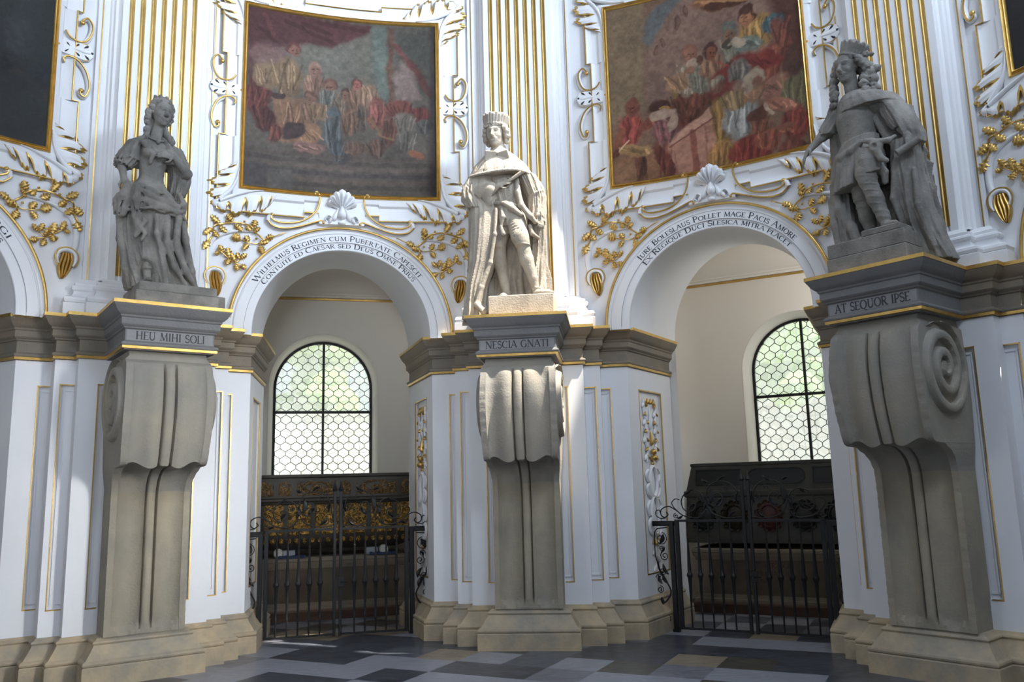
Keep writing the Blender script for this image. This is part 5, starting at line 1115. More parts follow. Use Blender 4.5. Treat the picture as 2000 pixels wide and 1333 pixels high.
def emboss(xa, xb, za, zb, y0, slope, mat_, parent, seed):
    rg = random.Random(seed); nx = int((xb-xa)/.016); nz_ = int((zb-za)/.016); rows = []; cx = (xa+xb)/2; cz = (za+zb)/2
    bl = [(rg.uniform(xa, xb), rg.uniform(za, zb), rg.uniform(.02, .05)) for _ in range(int((xb-xa)*(zb-za)*260))]
    for i in range(nx+1):
        x = xa+(xb-xa)*i/nx; row = []
        for j in range(nz_+1):
            z = za+(zb-za)*j/nz_; e = min(i, nx-i, j, nz_-j); h = 0
            if e > 1:
                for bx, bz, r in bl:
                    d = math.hypot(x-bx, z-bz)/r
                    if d < 1: h = max(h, .020*(math.sqrt(1-d*d))*(.6+.4*math.cos(d*9)))
                u = math.hypot((x-cx)/(xb-xa)*2.4, (z-cz)/(zb-za)*2.6); h = max(h, .024*math.exp(-((u-.8)/.14)**2), .018*max(0, 1-u*2))
            if e == 1: h = .012
            row.append((x, y0+(z-za)*slope-.008-h if e > 0 else y0+(z-za)*slope+.01, z))
        rows.append(row)
    g = MB(); g.grid(rows); return g.build('relief_panel', mat_, parent, auto=80)
for q, (xa, xb) in enumerate(((-1.15, -.72), (-.68, -.50), (-.45, .06), (.10, .26), (.31, .86), (.90, 1.14))): emboss(xa, xb, 1.545, 1.772, .028, .20, M['relief_dull'], cl, q)
for q, (xa, xb) in enumerate(((-1.16, -.90), (-.85, -.60), (-.55, -.26), (-.21, .10), (.15, .46), (.51, .80), (.85, 1.12))): emboss(xa, xb, 1.05, 1.45, .034, 0, M['relief'], cb, 20+q)
g = MB()
for k in range(24): g.sphere((-1.12+k*.098, .010, .985), .035, 6, 0, (1, .7, 1.1))
g.build('bead_row', M['relief'], cb)
# what the casket stands on: pale rollers and dark blue cloths
M['pale'] = mat('pale_roller_stone', (.52, .50, .45), .8, bump=.2); M['navy'] = mat('dark_blue_cloth', (.02, .035, .09), .9, bump=.3)
M['slate'] = mat('grey_slab', (.28, .30, .32), .7)
for i, x in enumerate((-.66, .66)):
    th = BAY['left']; lab = ('left end', 'right end')[i]
    b = MB(); b.loft([[(r*math.cos(a), y, .055+r*math.sin(a)) for a in [2*math.pi*k/14 for k in range(14)]] for y, r in ((0, .046), (.01, .055), (.06, .062), (.5, .062), (.51, .046))], True, True)
    o = b.build('roller', M['pale']); p = at_bay(th, x+(.0 if i == 0 else .02), 7.51); o.location = (p[0], p[1], .778); o.rotation_euler = (0, 0, th*D2R); tago(o, 'cream rounded roller under the %s of the gilded casket' % lab, 'roller', 'supports under the casket')
    b = MB(); b.box(-.075, .075, 0, .3, .0, .088, 0, .006); o = b.build('slab', M['slate']); p = at_bay(th, x+(.135 if i == 0 else -.135), 7.54); o.location = (p[0], p[1], .780); o.rotation_euler = (0, 0, th*D2R); tago(o, 'grey slab beside the roller under the %s of the casket' % lab, 'slab', 'supports under the casket')
    b = MB(); rows = []
    for k in range(13):
        x_ = -.17+.34*k/12; rows.append([(x_, -.02-.012*math.sin(k*1.3), .002), (x_, -.015, .026+.008*math.sin(k*1.7)), (x_, .05, .032+.006*math.sin(k*2.1)), (x_, .2, .03), (x_, .2, .0)])
    b.grid(rows); o = b.build('cloth', M['navy']); p = at_bay(th, x+(.17 if i == 0 else .0), 7.49); o.location = (p[0], p[1], .776); o.rotation_euler = (0, 0, th*D2R); tago(o, 'folded dark blue cloth under the %s of the casket' % lab, 'cloth', 'supports under the casket')
# dark tomb with panelled lid and a wreath of shields
tb = empty('dark_tomb', at_bay(BAY['right'], 0, 7.55), BAY['right']*D2R, 'dark grey metal tomb chest with panelled sloping lid behind the right gate', 'tomb')
x0, x1 = -1.16, 1.25
b = MB(); b.loft([[(x0+k, k*.4, z), (x1-k, k*.4, z), (x1-k, .95-k*.4, z), (x0+k, .95-k*.4, z)] for k, z in ((.0, .84), (-.01, .90), (0, .93), (.03, 1.40), (.0, 1.42), (0, 1.455))], True, True); bb = b.build('body', M['tomb'], tb, auto=30)
b = MB(); b.loft([[(x0+k, k*.6, z), (x1-k, k*.6, z), (x1-k, .95-k*.6, z), (x0+k, .95-k*.6, z)] for k, z in ((-.01, 1.45), (-.01, 1.475), (.03, 1.49), (.10, 1.79), (.09, 1.80), (.09, 1.83), (.13, 1.835))], True, True); lid = b.build('lid', M['tomb'], tb, auto=30)
def lidpanel(xa, xb, round_=False):
    g = MB(); n = 10; za, zb = 1.55, 1.755; pts = []
    if round_:
        r = (zb-za)/2; pts = [(xb-r+r*math.cos(a), (za+zb)/2+r*math.sin(a)) for a in [-math.pi/2+math.pi*k/n for k in range(n+1)]]+[(xa+r+r*math.cos(a), (za+zb)/2+r*math.sin(a)) for a in [math.pi/2+math.pi*k/n for k in range(n+1)]]
    else: pts = [(xa, za), (xb, za), (xb, zb), (xa, zb)]
    f = lambda x, z, o: (x, .018+(z-1.49)*.14-o, z)
    cx = sum(p[0] for p in pts)/len(pts); cz = (za+zb)/2
    def ring(k, o): return [f(cx+(x-cx)*(1-k/abs(xb-xa)*2), cz+(z-cz)*(1-k/(zb-za)*2), o) for x, z in pts]
    g.loft([ring(0, -.005), ring(0, .012), ring(.012, .014), ring(.016, .004), ring(.1, .004)], True, True); g.build('lid_panel', M['tomb_dark'], lid, auto=40)
M['tomb_dark'] = mat('darker_pewter_panel', (.014, .014, .013), .5, .3, bump=.2, bscale=30)
for xa, xb, r_ in ((-1.0, -.42, False), (-.34, .36, True), (.44, 1.08, False)): lidpanel(xa, xb, r_)
M['oldred'] = mat('faded_red_enamel', (.05, .008, .006), .5, bump=.2); M['pewter_gold'] = mat('tarnished_gold', (.035, .028, .016), .45, .7, bump=.3)
for i, (x, m_) in enumerate(((-.92, 'tomb_dark'), (-.52, 'pewter_gold'), (-.10, 'oldred'), (.32, 'tomb_dark'), (.72, 'tomb_dark'), (1.02, 'pewter_gold'))):
    g = MB(); g.loft([[(x+r*math.cos(a), .012-h, 1.17+r*1.15*math.sin(a)) for a in [2*math.pi*k/18 for k in range(18)]] for r, h in ((.15, 0), (.14, .025), (.115, .03), (.105, .015), (.06, .035), (.01, .04))], True, True)
    for k in range(12): a = 2*math.pi*k/12; drop(g, (x+.11*math.cos(a), 1.17+.13*math.sin(a)), (x+.17*math.cos(a+.35), 1.17+.19*math.sin(a+.35)), .075, .02, 0, -.02)
    g.v = [(p[0], p[1] if p[1] < .02 else -p[1]*.2, p[2]) for p in g.v]
    g.build('wreathed_shield', M[m_], bb, auto=60)

# ================================================================== CARVED JAMB PANELS on the pier sides
def jamb_relief(side, theta, s_, label):
    loc, rz = pier_frame(theta); root = empty('jamb_relief', loc, rz, label, 'wall relief', 'carved stucco panels on the arch jambs')
    a = Vector((U[3], Wd[3])); d = (Vector((JU, JW))-a).normalized(); nn = Vector((d.y, -d.x))
    def fmap(x, h, z): p = a+d*(.58+x)+nn*(h-.022); return (s_*p.x, p.y, z)
    w_, g = MB(), MB(); drops = []
    def gd(*a, **k):
        q = MB(); drop(q, *a, **k); drops.append(q)
    # hanging leaf garlands in white with gilt touches
    for q in (-1, 1):
        ribbon(w_, [(q*.16, 2.56), (q*.17, 2.42), (q*.13, 2.28), (q*.16, 2.12), (q*.12, 1.98), (q*.15, 1.84)], [.02, .035, .03, .04, .03, .015], .022)
        for k in range(7):
            z = 2.54-.10*k; drop(w_, (q*(.14+.02*math.sin(k*2)), z), (q*(.20-.10*(k % 2)), z-.085), .045, .026); gd((q*(.13+.03*math.sin(k*2+1)), z-.02), (q*(.10+.08*(k % 2)), z-.075), .030, .030, 0, .008)
    for k in range(4): gd(((k-1.5)*.085, 2.575), ((k-1.5)*.075, 2.50), .035, .028)
    drop(w_, (0, 2.45), (0, 2.20), .05, .03); gd((0, 2.20), (0, 2.02), .035, .04, 0, 0, .7); g.sphere((0, .03, 1.955), .036, 10); g.sphere((0, .03, 1.885), .045, 10, 0, (1, 1, .8)); gd((0, 1.86), (0, 1.80), .04, .03)
    # oval cartouches below, all white
    for cz, rz_ in ((1.62, .17), (1.24, .21)):
        pts = [(.10*math.cos(t), cz+rz_*math.sin(t)) for t in [2*math.pi*k/28 for k in range(29)]]; ribbon(w_, pts, [.045, .045], .030, 0, 0, 'round', 1)
        for q in (-1, 1):
            ribbon(w_, [(q*.12, cz+rz_*.8), (q*.185, cz+rz_*.5), (q*.155, cz+rz_*.1), (q*.12, cz+.0)], [.02, .04, .04, .02], .026); ribbon(w_, [(q*.12, cz-.02), (q*.175, cz-rz_*.4), (q*.15, cz-rz_*.8), (q*.08, cz-rz_*1.05)], [.02, .04, .035, .02], .026)
    for k in range(4): drop(w_, (0, .98-.09*k), ((-1)**k*.10, .90-.09*k), .05, .024); 
    for x, z in ((0, .98), (.05, 1.0), (-.05, 1.0)): gd((x, z), (x*1.6, z-.08), .03, .025)
    for b, n_, m_ in ((w_, 'carving', M['stucco']), (g, 'gilt_bead', M['gold']))+tuple((q, 'gilt_drop', M['gold']) for q in drops):
        b.xf(fmap); b.build(n_, m_, root, auto=60)
    return root
jamb_relief('left', PIER['middle'], -1, 'carved panel with gilt drops on the left jamb of the middle pier')
jamb_relief('middle', PIER['middle'], 1, 'carved panel with gilt drops and white ovals on the right jamb of the middle pier')
jamb_relief('left', PIER['left'], -1, 'carved panel at the left edge of the picture, beside the left pier')

# ================================================================== GARDEN seen through the windows
M['leaf'] = mat('garden_foliage', (.24, .40, .10), .8, bump=.5, bscale=6, col2=(.50, .62, .26), nscale=1.8)
M['path'] = mat('pale_gravel', (.62, .56, .52), .9); M['gwall'] = mat('pale_garden_wall', (.60, .54, .50), .9, col2=(.50, .48, .47), nscale=.6)
b = MB(); b.add([(-30, 13.2, -.02), (30, 13.2, -.02), (30, 70, -.02), (-30, 70, -.02)], [(0, 1, 2, 3)]); o = b.build('ground', M['path'], smooth=False); o['kind'] = 'structure'; o['label'] = 'pale gravel outside the chapel windows'
def far_wall(x, y, rz, L_, H_, label):
    b = MB(); b.box(-L_/2, L_/2, 0, .4, 0, H_-.1); b.box(-L_/2-.05, L_/2+.05, -.06, .46, H_-.1, H_); o = b.build('garden_wall', M['gwall'], smooth=False); o.location = (x, y, -.02); o.rotation_euler = (0, 0, rz); tago(o, label, 'wall', 'garden walls outside')
far_wall(-7.5, 24, 14*D2R, 14, 3.9, 'pale garden wall outside the left window'); far_wall(12, 22, -28*D2R, 14, 3.9, 'pale garden wall outside the right window')
def tree(x, y, h, r, seed, label):
    rng = random.Random(seed); root = empty('garden_tree', (x, y, 0), 0, label, 'tree', 'blurred trees outside the windows')
    b = MB(); b.tube([(0, 0, 0), (.1, 0, h*.3), (0, .1, h*.6)], [.16, .13, .08], 8); b.build('trunk', M['altar_red'], root)
    c = MB()
    for k in range(16):
        a = rng.uniform(0, 6.28); rr = r*rng.uniform(0, .75); c.sphere((rr*math.cos(a), rr*math.sin(a), h*rng.uniform(.40, .95)), r*rng.uniform(.28, .48), 10, 0, (1, 1, rng.uniform(.7, 1)))
    c.build('crown', M['leaf'], root)
for i, (x, y, h, r, l_) in enumerate(((-6.6, 27, 7.0, 1.7, 'green tree left of centre outside the left window'), (-2.4, 31, 6.8, 1.8, 'green tree at the right outside the left window'), (-11.4, 28, 6.6, 1.9, 'green tree at the far left outside the left window'), (8.5, 26, 6.6, 2.0, 'green tree on the left outside the right window'), (12.5, 25, 7.2, 2.3, 'green tree on the right outside the right window'))): tree(x, y, h, r, i, l_)
# ================================================================== STATUES: sculpted as solid fields, skinned by a surface net
class Clay:
    def __init__(s, lo, hi, cell):
        s.lo = np.array(lo, float); s.cell = cell; s.n = (np.ceil((np.array(hi)-s.lo)/cell)).astype(int)+1
        s.ax = [(s.lo[i]+cell*np.arange(s.n[i])).astype(np.float32) for i in range(3)]; s.D = np.full(tuple(s.n), .3, np.float32)
    def _sl(s, lo, hi, pad):
        r = []
        for i in range(3):
            a = int(max(0, math.floor((lo[i]-pad-s.lo[i])/s.cell))); b = int(min(s.n[i], math.ceil((hi[i]+pad-s.lo[i])/s.cell)+1))
            if b <= a: return None
            r.append(slice(a, b))
        return tuple(r)
    def put(s, prim, k=0.0, op='add'):
        fn, lo, hi = prim; sl = s._sl(lo, hi, max(.03, k*1.5))
        if sl is None: return s
        X = s.ax[0][sl[0]][:, None, None]; Y = s.ax[1][sl[1]][None, :, None]; Z = s.ax[2][sl[2]][None, None, :]
        v = fn(X, Y, Z).astype(np.float32); d = s.D[sl]
        if op == 'sub':
            v = -v
            if k > 0: h = np.clip(.5-.5*(v-d)/k, 0, 1) if False else np.clip(.5+.5*(v-d)/k, 0, 1); s.D[sl] = d*(1-h)+v*h+k*h*(1-h)
            else: s.D[sl] = np.maximum(d, v)
        else:
            if k > 0: h = np.clip(.5+.5*(d-v)/k, 0, 1); s.D[sl] = d*(1-h)+v*h-k*h*(1-h)
            else: s.D[sl] = np.minimum(d, v)
        return s
    def cut(s, prim, k=0.0): return s.put(prim, k, 'sub')
    def noise(s, amp, scale, seed):
        rng = np.random.RandomState(seed)
        X = s.ax[0][:, None, None]; Y = s.ax[1][None, :, None]; Z = s.ax[2][None, None, :]; v = 0
        for _ in range(5):
            a = rng.randn(3)*scale; p = rng.rand()*6.28; v = v+np.sin(a[0]*X+a[1]*Y+a[2]*Z+p)
        s.D += (amp*v/3).astype(np.float32); return s
    def mesh(s, name, mt, parent):
        D = s.D; n = s.n; inn = D < 0; nc = n-1; N = int(nc[0]*nc[1]*nc[2]); acc = np.zeros((N, 3)); cnt = np.zeros(N); quads = []
        cid = lambda i, j, k: (i*nc[1]+j)*nc[2]+k
        for a in range(3):
            sl0 = [slice(None)]*3; sl1 = [slice(None)]*3; sl0[a] = slice(0, -1); sl1[a] = slice(1, None)
            A = D[tuple(sl0)]; B = D[tuple(sl1)]; cr = (A < 0) != (B < 0); I = np.argwhere(cr)
            da = A[cr]; db = B[cr]; t = da/(da-db); pos = I.astype(float); pos[:, a] += t; fl = da < 0
            o1, o2 = [(1, 2), (2, 0), (0, 1)][a]
            ok = (I[:, o1] > 0) & (I[:, o2] > 0) & (I[:, o1] < nc[o1]) & (I[:, o2] < nc[o2]); I = I[ok]; pos = pos[ok]; fl = fl[ok]; ids = []
            for d1, d2 in ((-1, -1), (0, -1), (0, 0), (-1, 0)):
                J = I.copy(); J[:, o1] += d1; J[:, o2] += d2; c = cid(J[:, 0], J[:, 1], J[:, 2]); ids.append(c)
                for q in range(3): acc[:, q] += np.bincount(c, pos[:, q], N)
                cnt += np.bincount(c, minlength=N)
            Q = np.stack(ids, 1); Q[~fl] = Q[~fl][:, ::-1]; quads.append(Q)
        Q = np.concatenate(quads); used = np.unique(Q); rm = np.full(N, -1, np.int64); rm[used] = np.arange(len(used))
        V = acc[used]/cnt[used][:, None]*s.cell+s.lo; F = rm[Q].astype(np.int32)
        me = bpy.data.meshes.new(name); me.vertices.add(len(V)); me.vertices.foreach_set('co', V.reshape(-1)); me.loops.add(F.size); me.loops.foreach_set('vertex_index', F.reshape(-1))
        me.polygons.add(len(F)); me.polygons.foreach_set('loop_start', np.arange(0, F.size, 4, dtype=np.int32)); me.polygons.foreach_set('use_smooth', np.ones(len(F), bool)); me.update(calc_edges=True)
        me.materials.append(mt); o = bpy.data.objects.new(name, me); COL.objects.link(o); o.parent = parent; return o
def v3(*a): return np.array(a, float)
def ball(c, r): return (lambda X, Y, Z: np.sqrt((X-c[0])**2+(Y-c[1])**2+(Z-c[2])**2)-r, v3(*c)-r, v3(*c)+r)
def rotm(yaw=0, pitch=0, roll=0):
    cy, sy, cp, sp, cr, sr = math.cos(yaw*D2R), math.sin(yaw*D2R), math.cos(pitch*D2R), math.sin(pitch*D2R), math.cos(roll*D2R), math.sin(roll*D2R)
    return np.array([[cy, -sy, 0], [sy, cy, 0], [0, 0, 1]]) @ np.array([[1, 0, 0], [0, cp, -sp], [0, sp, cp]]) @ np.array([[cr, 0, sr], [0, 1, 0], [-sr, 0, cr]])
def egg(c, r, R=None):
    R = np.eye(3) if R is None else R; m = max(r); mn = min(r)
    def f(X, Y, Z):
        x, y, z = X-c[0], Y-c[1], Z-c[2]; a = (R[0, 0]*x+R[1, 0]*y+R[2, 0]*z)/r[0]; b = (R[0, 1]*x+R[1, 1]*y+R[2, 1]*z)/r[1]; g = (R[0, 2]*x+R[1, 2]*y+R[2, 2]*z)/r[2]
        q = np.sqrt(a*a+b*b+g*g); return (q-1)*mn*np.clip(q, .6, 1.2)**.2
    return (f, v3(*c)-m, v3(*c)+m)
def limb(p, q, r0, r1, flat=None):
    p = v3(*p); q = v3(*q); d = q-p; L2 = float(d@d)
    def f(X, Y, Z):
        x, y, z = X-p[0], Y-p[1], Z-p[2]; t = np.clip((x*d[0]+y*d[1]+z*d[2])/L2, 0, 1); return np.sqrt((x-t*d[0])**2+(y-t*d[1])**2+(z-t*d[2])**2)-(r0+(r1-r0)*t)
    m = max(r0, r1); return (f, np.minimum(p, q)-m, np.maximum(p, q)+m)
def chain(cl, pts, rs, k=.02):
    for i in range(len(pts)-1): cl.put(limb(pts[i], pts[i+1], rs[i], rs[i+1]), k)
def brick(c, r, R=None, rd=.01):
    R = np.eye(3) if R is None else R; m = float(np.linalg.norm(r))
    def f(X, Y, Z):
        x, y, z = X-c[0], Y-c[1], Z-c[2]; a = np.abs(R[0, 0]*x+R[1, 0]*y+R[2, 0]*z)-r[0]+rd; b = np.abs(R[0, 1]*x+R[1, 1]*y+R[2, 1]*z)-r[1]+rd; g = np.abs(R[0, 2]*x+R[1, 2]*y+R[2, 2]*z)-r[2]+rd
        return np.sqrt(np.maximum(a, 0)**2+np.maximum(b, 0)**2+np.maximum(g, 0)**2)+np.minimum(np.maximum(a, np.maximum(b, g)), 0)-rd
    return (f, v3(*c)-m, v3(*c)+m)
def cloth(rings, nf=9, amp=.03, drift=4.0, seed=0, sharp=.7, lo=None, hi=None, shell=None, arc=None, hemwave=0.0, amp_top=.3, twist=0.0):
    """draped cloth: rings = (z, cx, cy, rx, ry) from top to bottom; folds run down it and fan out"""
    R = np.array(sorted(rings)); z0, z1 = R[0, 0], R[-1, 0]; rng = np.random.RandomState(seed); ph = rng.rand(6)*6.28
    m = max(R[:, 3].max(), R[:, 4].max())+amp+.02
    def f(X, Y, Z):
        zz = np.clip(Z, z0, z1); cx, cy, rx, ry = [np.interp(zz, R[:, 0], R[:, i]).astype(np.float32) for i in (1, 2, 3, 4)]
        x, y = (X-cx), (Y-cy); a = np.arctan2(x/rx, -y/ry); rho = np.sqrt((x/rx)**2+(y/ry)**2); dn = (z1-zz)/(z1-z0)
        w1 = np.sin(nf*a*.5+ph[0]+drift*dn+.8*np.sin(a+ph[2])+twist*dn*a); w2 = np.sin(nf*a*1.15+ph[1]-drift*.6*dn+1.3*np.sin(2*a+ph[3]+2*dn)); w3 = np.sin(nf*a*2.3+ph[4]+drift*dn*1.4)
        fo = (1-np.abs(w1)**sharp)*.75+(1-np.abs(w2)**sharp)*.45+.13*w3-.45
        am = amp*(amp_top+(1-amp_top)*dn); d = (rho-1)*np.minimum(rx, ry)*.95-am*fo
        if shell: d = np.abs(d)-shell
        if arc is not None:
            a0, a1 = arc; mid_ = (a0+a1)/2; half = (a1-a0)/2; da = np.abs((a-mid_+np.pi) % (2*np.pi)-np.pi)-half; d = np.maximum(d, da*np.maximum(rho, .3)*np.minimum(rx, ry))
        d = np.maximum(d, Z-z1); d = np.maximum(d, (z0+hemwave*np.sin(a*3+ph[5])-Z)); return d*.8
    return (f, v3(min(R[:, 1])-m, min(R[:, 2])-m, z0-abs(hemwave)), v3(max(R[:, 1])+m, max(R[:, 2])+m, z1))
def hand(cl, wrist, tip, palm_n, r=.020, curl=.35, spread=.12, thumb=1, k=.006):
    """palm and five bent fingers: wrist -> tip direction, palm_n = back-of-hand normal"""
    w_ = v3(*wrist); t = v3(*tip)-w_; L_ = np.linalg.norm(t); t /= L_; n = v3(*palm_n); n = n-(n@t)*t; n /= np.linalg.norm(n); s = np.cross(t, n)
    pc = w_+t*L_*.30; cl.put(egg(pc, (.036, .018, L_*.34), np.stack([s, n, t], 1)), .012); cl.put(limb(w_, pc, r*1.05, r*1.0), .015)
    for i, (o, ln) in enumerate(((-.027, .42), (-.009, .50), (.009, .48), (.026, .38))):
        a = w_+t*L_*.52+s*o; d = t+s*o*spread*20*.1-n*.10; d /= np.linalg.norm(d); b = a+d*L_*ln*.40
        c1 = curl*(1+.25*(i-1.5)*.4); d2 = d*math.cos(c1*1.3)-n*math.sin(c1*1.3); c = b+d2*L_*ln*.34; d3 = d*math.cos(c1*2.4)-n*math.sin(c1*2.4); e = c+d3*L_*ln*.26
        cl.put(limb(a, b, .0100, .0092), k); cl.put(limb(b, c, .0092, .0085), k*.6); cl.put(limb(c, e, .0085, .0070), k*.6)
    a = w_+t*L_*.18+s*thumb*-.030; b = a+(t*.55-s*thumb*.75-n*.25)*L_*.24; c = b+(t*.9-s*thumb*.15-n*.35)*L_*.20
    cl.put(limb(a, b, .0125, .0105), k); cl.put(limb(b, c, .0105, .0085), k)
def head(cl, c, h, yaw, pitch, roll=0, male=True, curls=()):
    """h = chin to crown of skull; local frame: x right of viewer, -y forward, z up"""
    R = rotm(yaw, pitch, roll); c = v3(*c); P = lambda x, y, z: c+R @ (v3(x, y, z)*h); S = lambda *a: tuple(q*h for q in a)
    cl.put(egg(P(0, .06, .12), S(.335, .40, .36), R), .01)
    cl.put(egg(P(0, -.10, -.10), S(.255, .27, .37), R), .03*h/.25)
    cl.put(egg(P(0, -.16, -.34), S(.155, .17, .15), R), .03*h/.25)                        # jaw and chin
    cl.put(egg(P(0, -.275, -.43), S(.075, .06, .055), R), .02)
    for q in (-1, 1):
        cl.put(egg(P(q*.145, -.215, -.13), S(.095, .09, .10), R), .02)                    # cheeks
        cl.cut(egg(P(q*.120, -.360, .040), S(.078, .055, .048), R), .018)                 # eye sockets
        cl.put(egg(P(q*.118, -.300, .035), S(.062, .042, .040), R), .004)                 # eyeballs and lids
        cl.put(limb(P(q*.06, -.352, .070), P(q*.18, -.305, .070), .008, .006), .006)      # upper lid
        cl.put(limb(P(q*.045, -.352, .128), P(q*.20, -.300, .125), .011, .007), .012)     # brows
        cl.put(egg(P(q*.325, .02, -.02), S(.035, .07, .11), R), .008)                     # ears
        cl.put(egg(P(q*.048, -.400, -.165), S(.036, .040, .030), R), .006)                # nostrils
    cl.put(limb(P(0, -.345, .10), P(0, -.455, -.135), .011, .019), .010); cl.put(ball(P(0, -.445, -.140), .040*h), .008)
    cl.put(limb(P(-.085, -.345, -.255), P(.085, -.345, -.255), .010, .010), .008); cl.put(limb(P(-.065, -.345, -.300), P(.065, -.345, -.300), .012, .012), .008)
    cl.cut(limb(P(-.09, -.400, -.277), P(.09, -.400, -.277), .0045, .0045), .004)
    if male:
        for q in (-1, 1): cl.put(limb(P(q*.01, -.395, -.215), P(q*.125, -.330, -.250), .012, .007), .006)
    return P, R
def curls(cl, P, h, spots, seed=0, rr=.085):
    rng = np.random.RandomState(seed)
    for (x, y, z, r) in spots:
        cl.put(ball(P(x, y, z), r*h), .008)
        for _ in range(5):
            a = rng.randn(3); a /= np.linalg.norm(a); cl.put(ball(P(x+a[0]*r*.75, y+a[1]*r*.75, z+a[2]*r*.75), r*h*rng.uniform(.38, .55)), .004)
        for _ in range(2):
            a = rng.randn(3); a /= np.linalg.norm(a); a[1] = -abs(a[1]); a /= np.linalg.norm(a); cl.cut(ball(P(x+a[0]*r*1.02, y+a[1]*r*1.02, z+a[2]*r*1.02), r*h*.28), .004)
def statue_root(side, name, label):
    loc, rz = pier_frame(PIER[side]); return empty(name, (loc[0], loc[1], ZC), rz, label, 'statue', 'stone statues standing on the consoles')
def slab(root, m_, boxes):
    b = MB()
    for (x0, x1, y0, y1, z0, z1) in boxes: b.box(x0, x1, y0, y1, z0, z1, 0, .008)
    return b.build('plinth', m_, root, auto=30)
# ---------------------------------------------------------------- the woman
def woman():
    root = statue_root('left', 'woman_statue', 'grey stone statue of a woman in gathered robes, left hand to her breast'); mt = M['statue']
    slab(root, mt, [(-.33, .40, .06, .78, 0.0, .115), (-.30, .385, .08, .76, .115, .200), (.36, .47, .10, .6, 0, .13)])
    b = Clay((-.62, .05, .15), (.28, .70, 2.2), .0068)
    # torso and neck
    for c, r in (((-.165, .40, 1.50), (.150, .105, .150)), ((-.175, .395, 1.33), (.110, .088, .16)), ((-.185, .41, 1.13), (.17, .125, .15))): b.put(egg(c, r), .05)
    for x, y, z in ((-.225, .315, 1.500), (-.100, .315, 1.495)): b.put(egg((x, y, z), (.060, .055, .062)), .02)
    b.put(limb((-.165, .405, 1.62), (-.140, .385, 1.80), .060, .050), .03); b.put(limb((-.30, .41, 1.60), (.00, .41, 1.59), .062, .062), .04)
    P, R = head(b, (-.120, .37, 1.935), .275, 16, 4, 6, False)   # turned to her left, the viewer's right
    # arms
    chain(b, [(-.32, .42, 1.60), (-.435, .42, 1.36), (-.43, .33, 1.21)], [.055, .042, .026], .015); hand(b, (-.43, .33, 1.215), (-.385, .26, 1.07), (-.3, -1, .2), .022, .35, .1, -1)
    chain(b, [(.02, .42, 1.58), (.105, .37, 1.36), (.135, .33, 1.36)], [.055, .050, .048], .015); chain(b, [(.125, .33, 1.37), (-.015, .265, 1.485)], [.047, .027], .015)
    hand(b, (-.010, .265, 1.483), (-.175, .235, 1.475), (0, -1, .35), .022, .28, .1, 1)
    # leg seen under the lifted hem
    chain(b, [(-.20, .36, .62), (-.195, .30, .40), (-.195, .27, .29)], [.062, .045, .034], .02); b.put(egg((-.205, .215, .235), (.038, .085, .030)), .02); b.put(egg((-.195, .275, .36), (.048, .048, .018)), .008)
    b.mesh('body', mt, root)
    # hair: piled curls with a small crown, locks on the shoulders
    g = Clay((-.42, .10, 1.55), (.12, .66, 2.18), .0058)
    g.put(egg(P(0, .10, .16), (.094, .105, .092), R), .01)
    sp = [(.20*math.cos(a)*1.7, -.10+.33*(a/3.14-.5)**2, .26+.17*math.sin(a), .105) for a in [math.pi*k/8 for k in range(9)]]+[(-.36, .0, .10, .12), (-.40, .10, -.08, .13), (-.38, .12, -.26, .12), (-.36, .16, -.44, .10), (.36, -.02, .08, .10), (.37, -.02, -.10, .10), (.34, .0, -.24, .08), (-.20, .38, .1, .16), (.15, .40, .1, .16), (0, .42, -.1, .18), (0, .36, .3, .15), (-.26, .30, -.3, .15)]
    curls(g, P, .275, sp, 3); chain(g, [(-.185, .43, 1.86), (-.225, .42, 1.76), (-.245, .38, 1.66)], [.038, .036, .022], .02); chain(g, [(-.08, .43, 1.84), (-.055, .41, 1.74), (-.025, .35, 1.665)], [.032, .034, .030], .02); curls(g, lambda x, y, z: v3(x, y, z), 1.0, [(-.02, .335, 1.655, .034), (-.035, .37, 1.71, .030), (-.235, .40, 1.76, .034), (-.25, .375, 1.68, .028)], 5)
    g.mesh('hair', mt, root)
    cr = Clay((-.32, .2, 1.98), (.10, .62, 2.18), .0055); top = P(0, .10, .46); 
    cr.put(egg(top, (.082, .082, .055), R), .01); cr.cut(egg(top+R @ v3(0, 0, .055), (.055, .055, .045), R), .006)
    for k in range(8): a = 2*math.pi*k/8; cr.put(ball(top+R @ v3(.076*math.cos(a), .076*math.sin(a), .030), .017), .006)
    cr.mesh('crown', mt, root)
    n = MB(); pts = [(-.150+.075*math.cos(a), .385+.070*math.sin(a), 1.688-.055*max(0, -math.sin(a))) for a in [2*math.pi*k/28 for k in range(29)]]; n.tube(pts, .0085, 6); n.sphere((-.148, .306, 1.615), .020, 8); n.build('necklace', mt, root)
    # upper garment: mantle over the shoulders, sleeves
    u = Clay((-.62, .12, 1.00), (.28, .70, 1.76), .0068)
    u.put(cloth([(1.70, -.165, .42, .095, .085), (1.62, -.17, .42, .215, .135), (1.52, -.175, .42, .275, .165), (1.42, -.18, .43, .30, .17)], 12, .022, 2, 1, .8, arc=(.62, 2*math.pi-.75), amp_top=.5), .01)
    u.put(cloth([(1.62, -.33, .42, .065, .08), (1.50, -.370, .42, .082, .09), (1.40, -.40, .42, .088, .095), (1.34, -.425, .42, .07, .08)], 12, .034, 3, 2, .6, amp_top=.6), .02)
    u.put(egg((-.435, .415, 1.370), (.080, .075, .028), rotm(0, 0, 20)), .01); u.cut(limb((-.435, .41, 1.40), (-.44, .38, 1.28), .050, .050), .01)
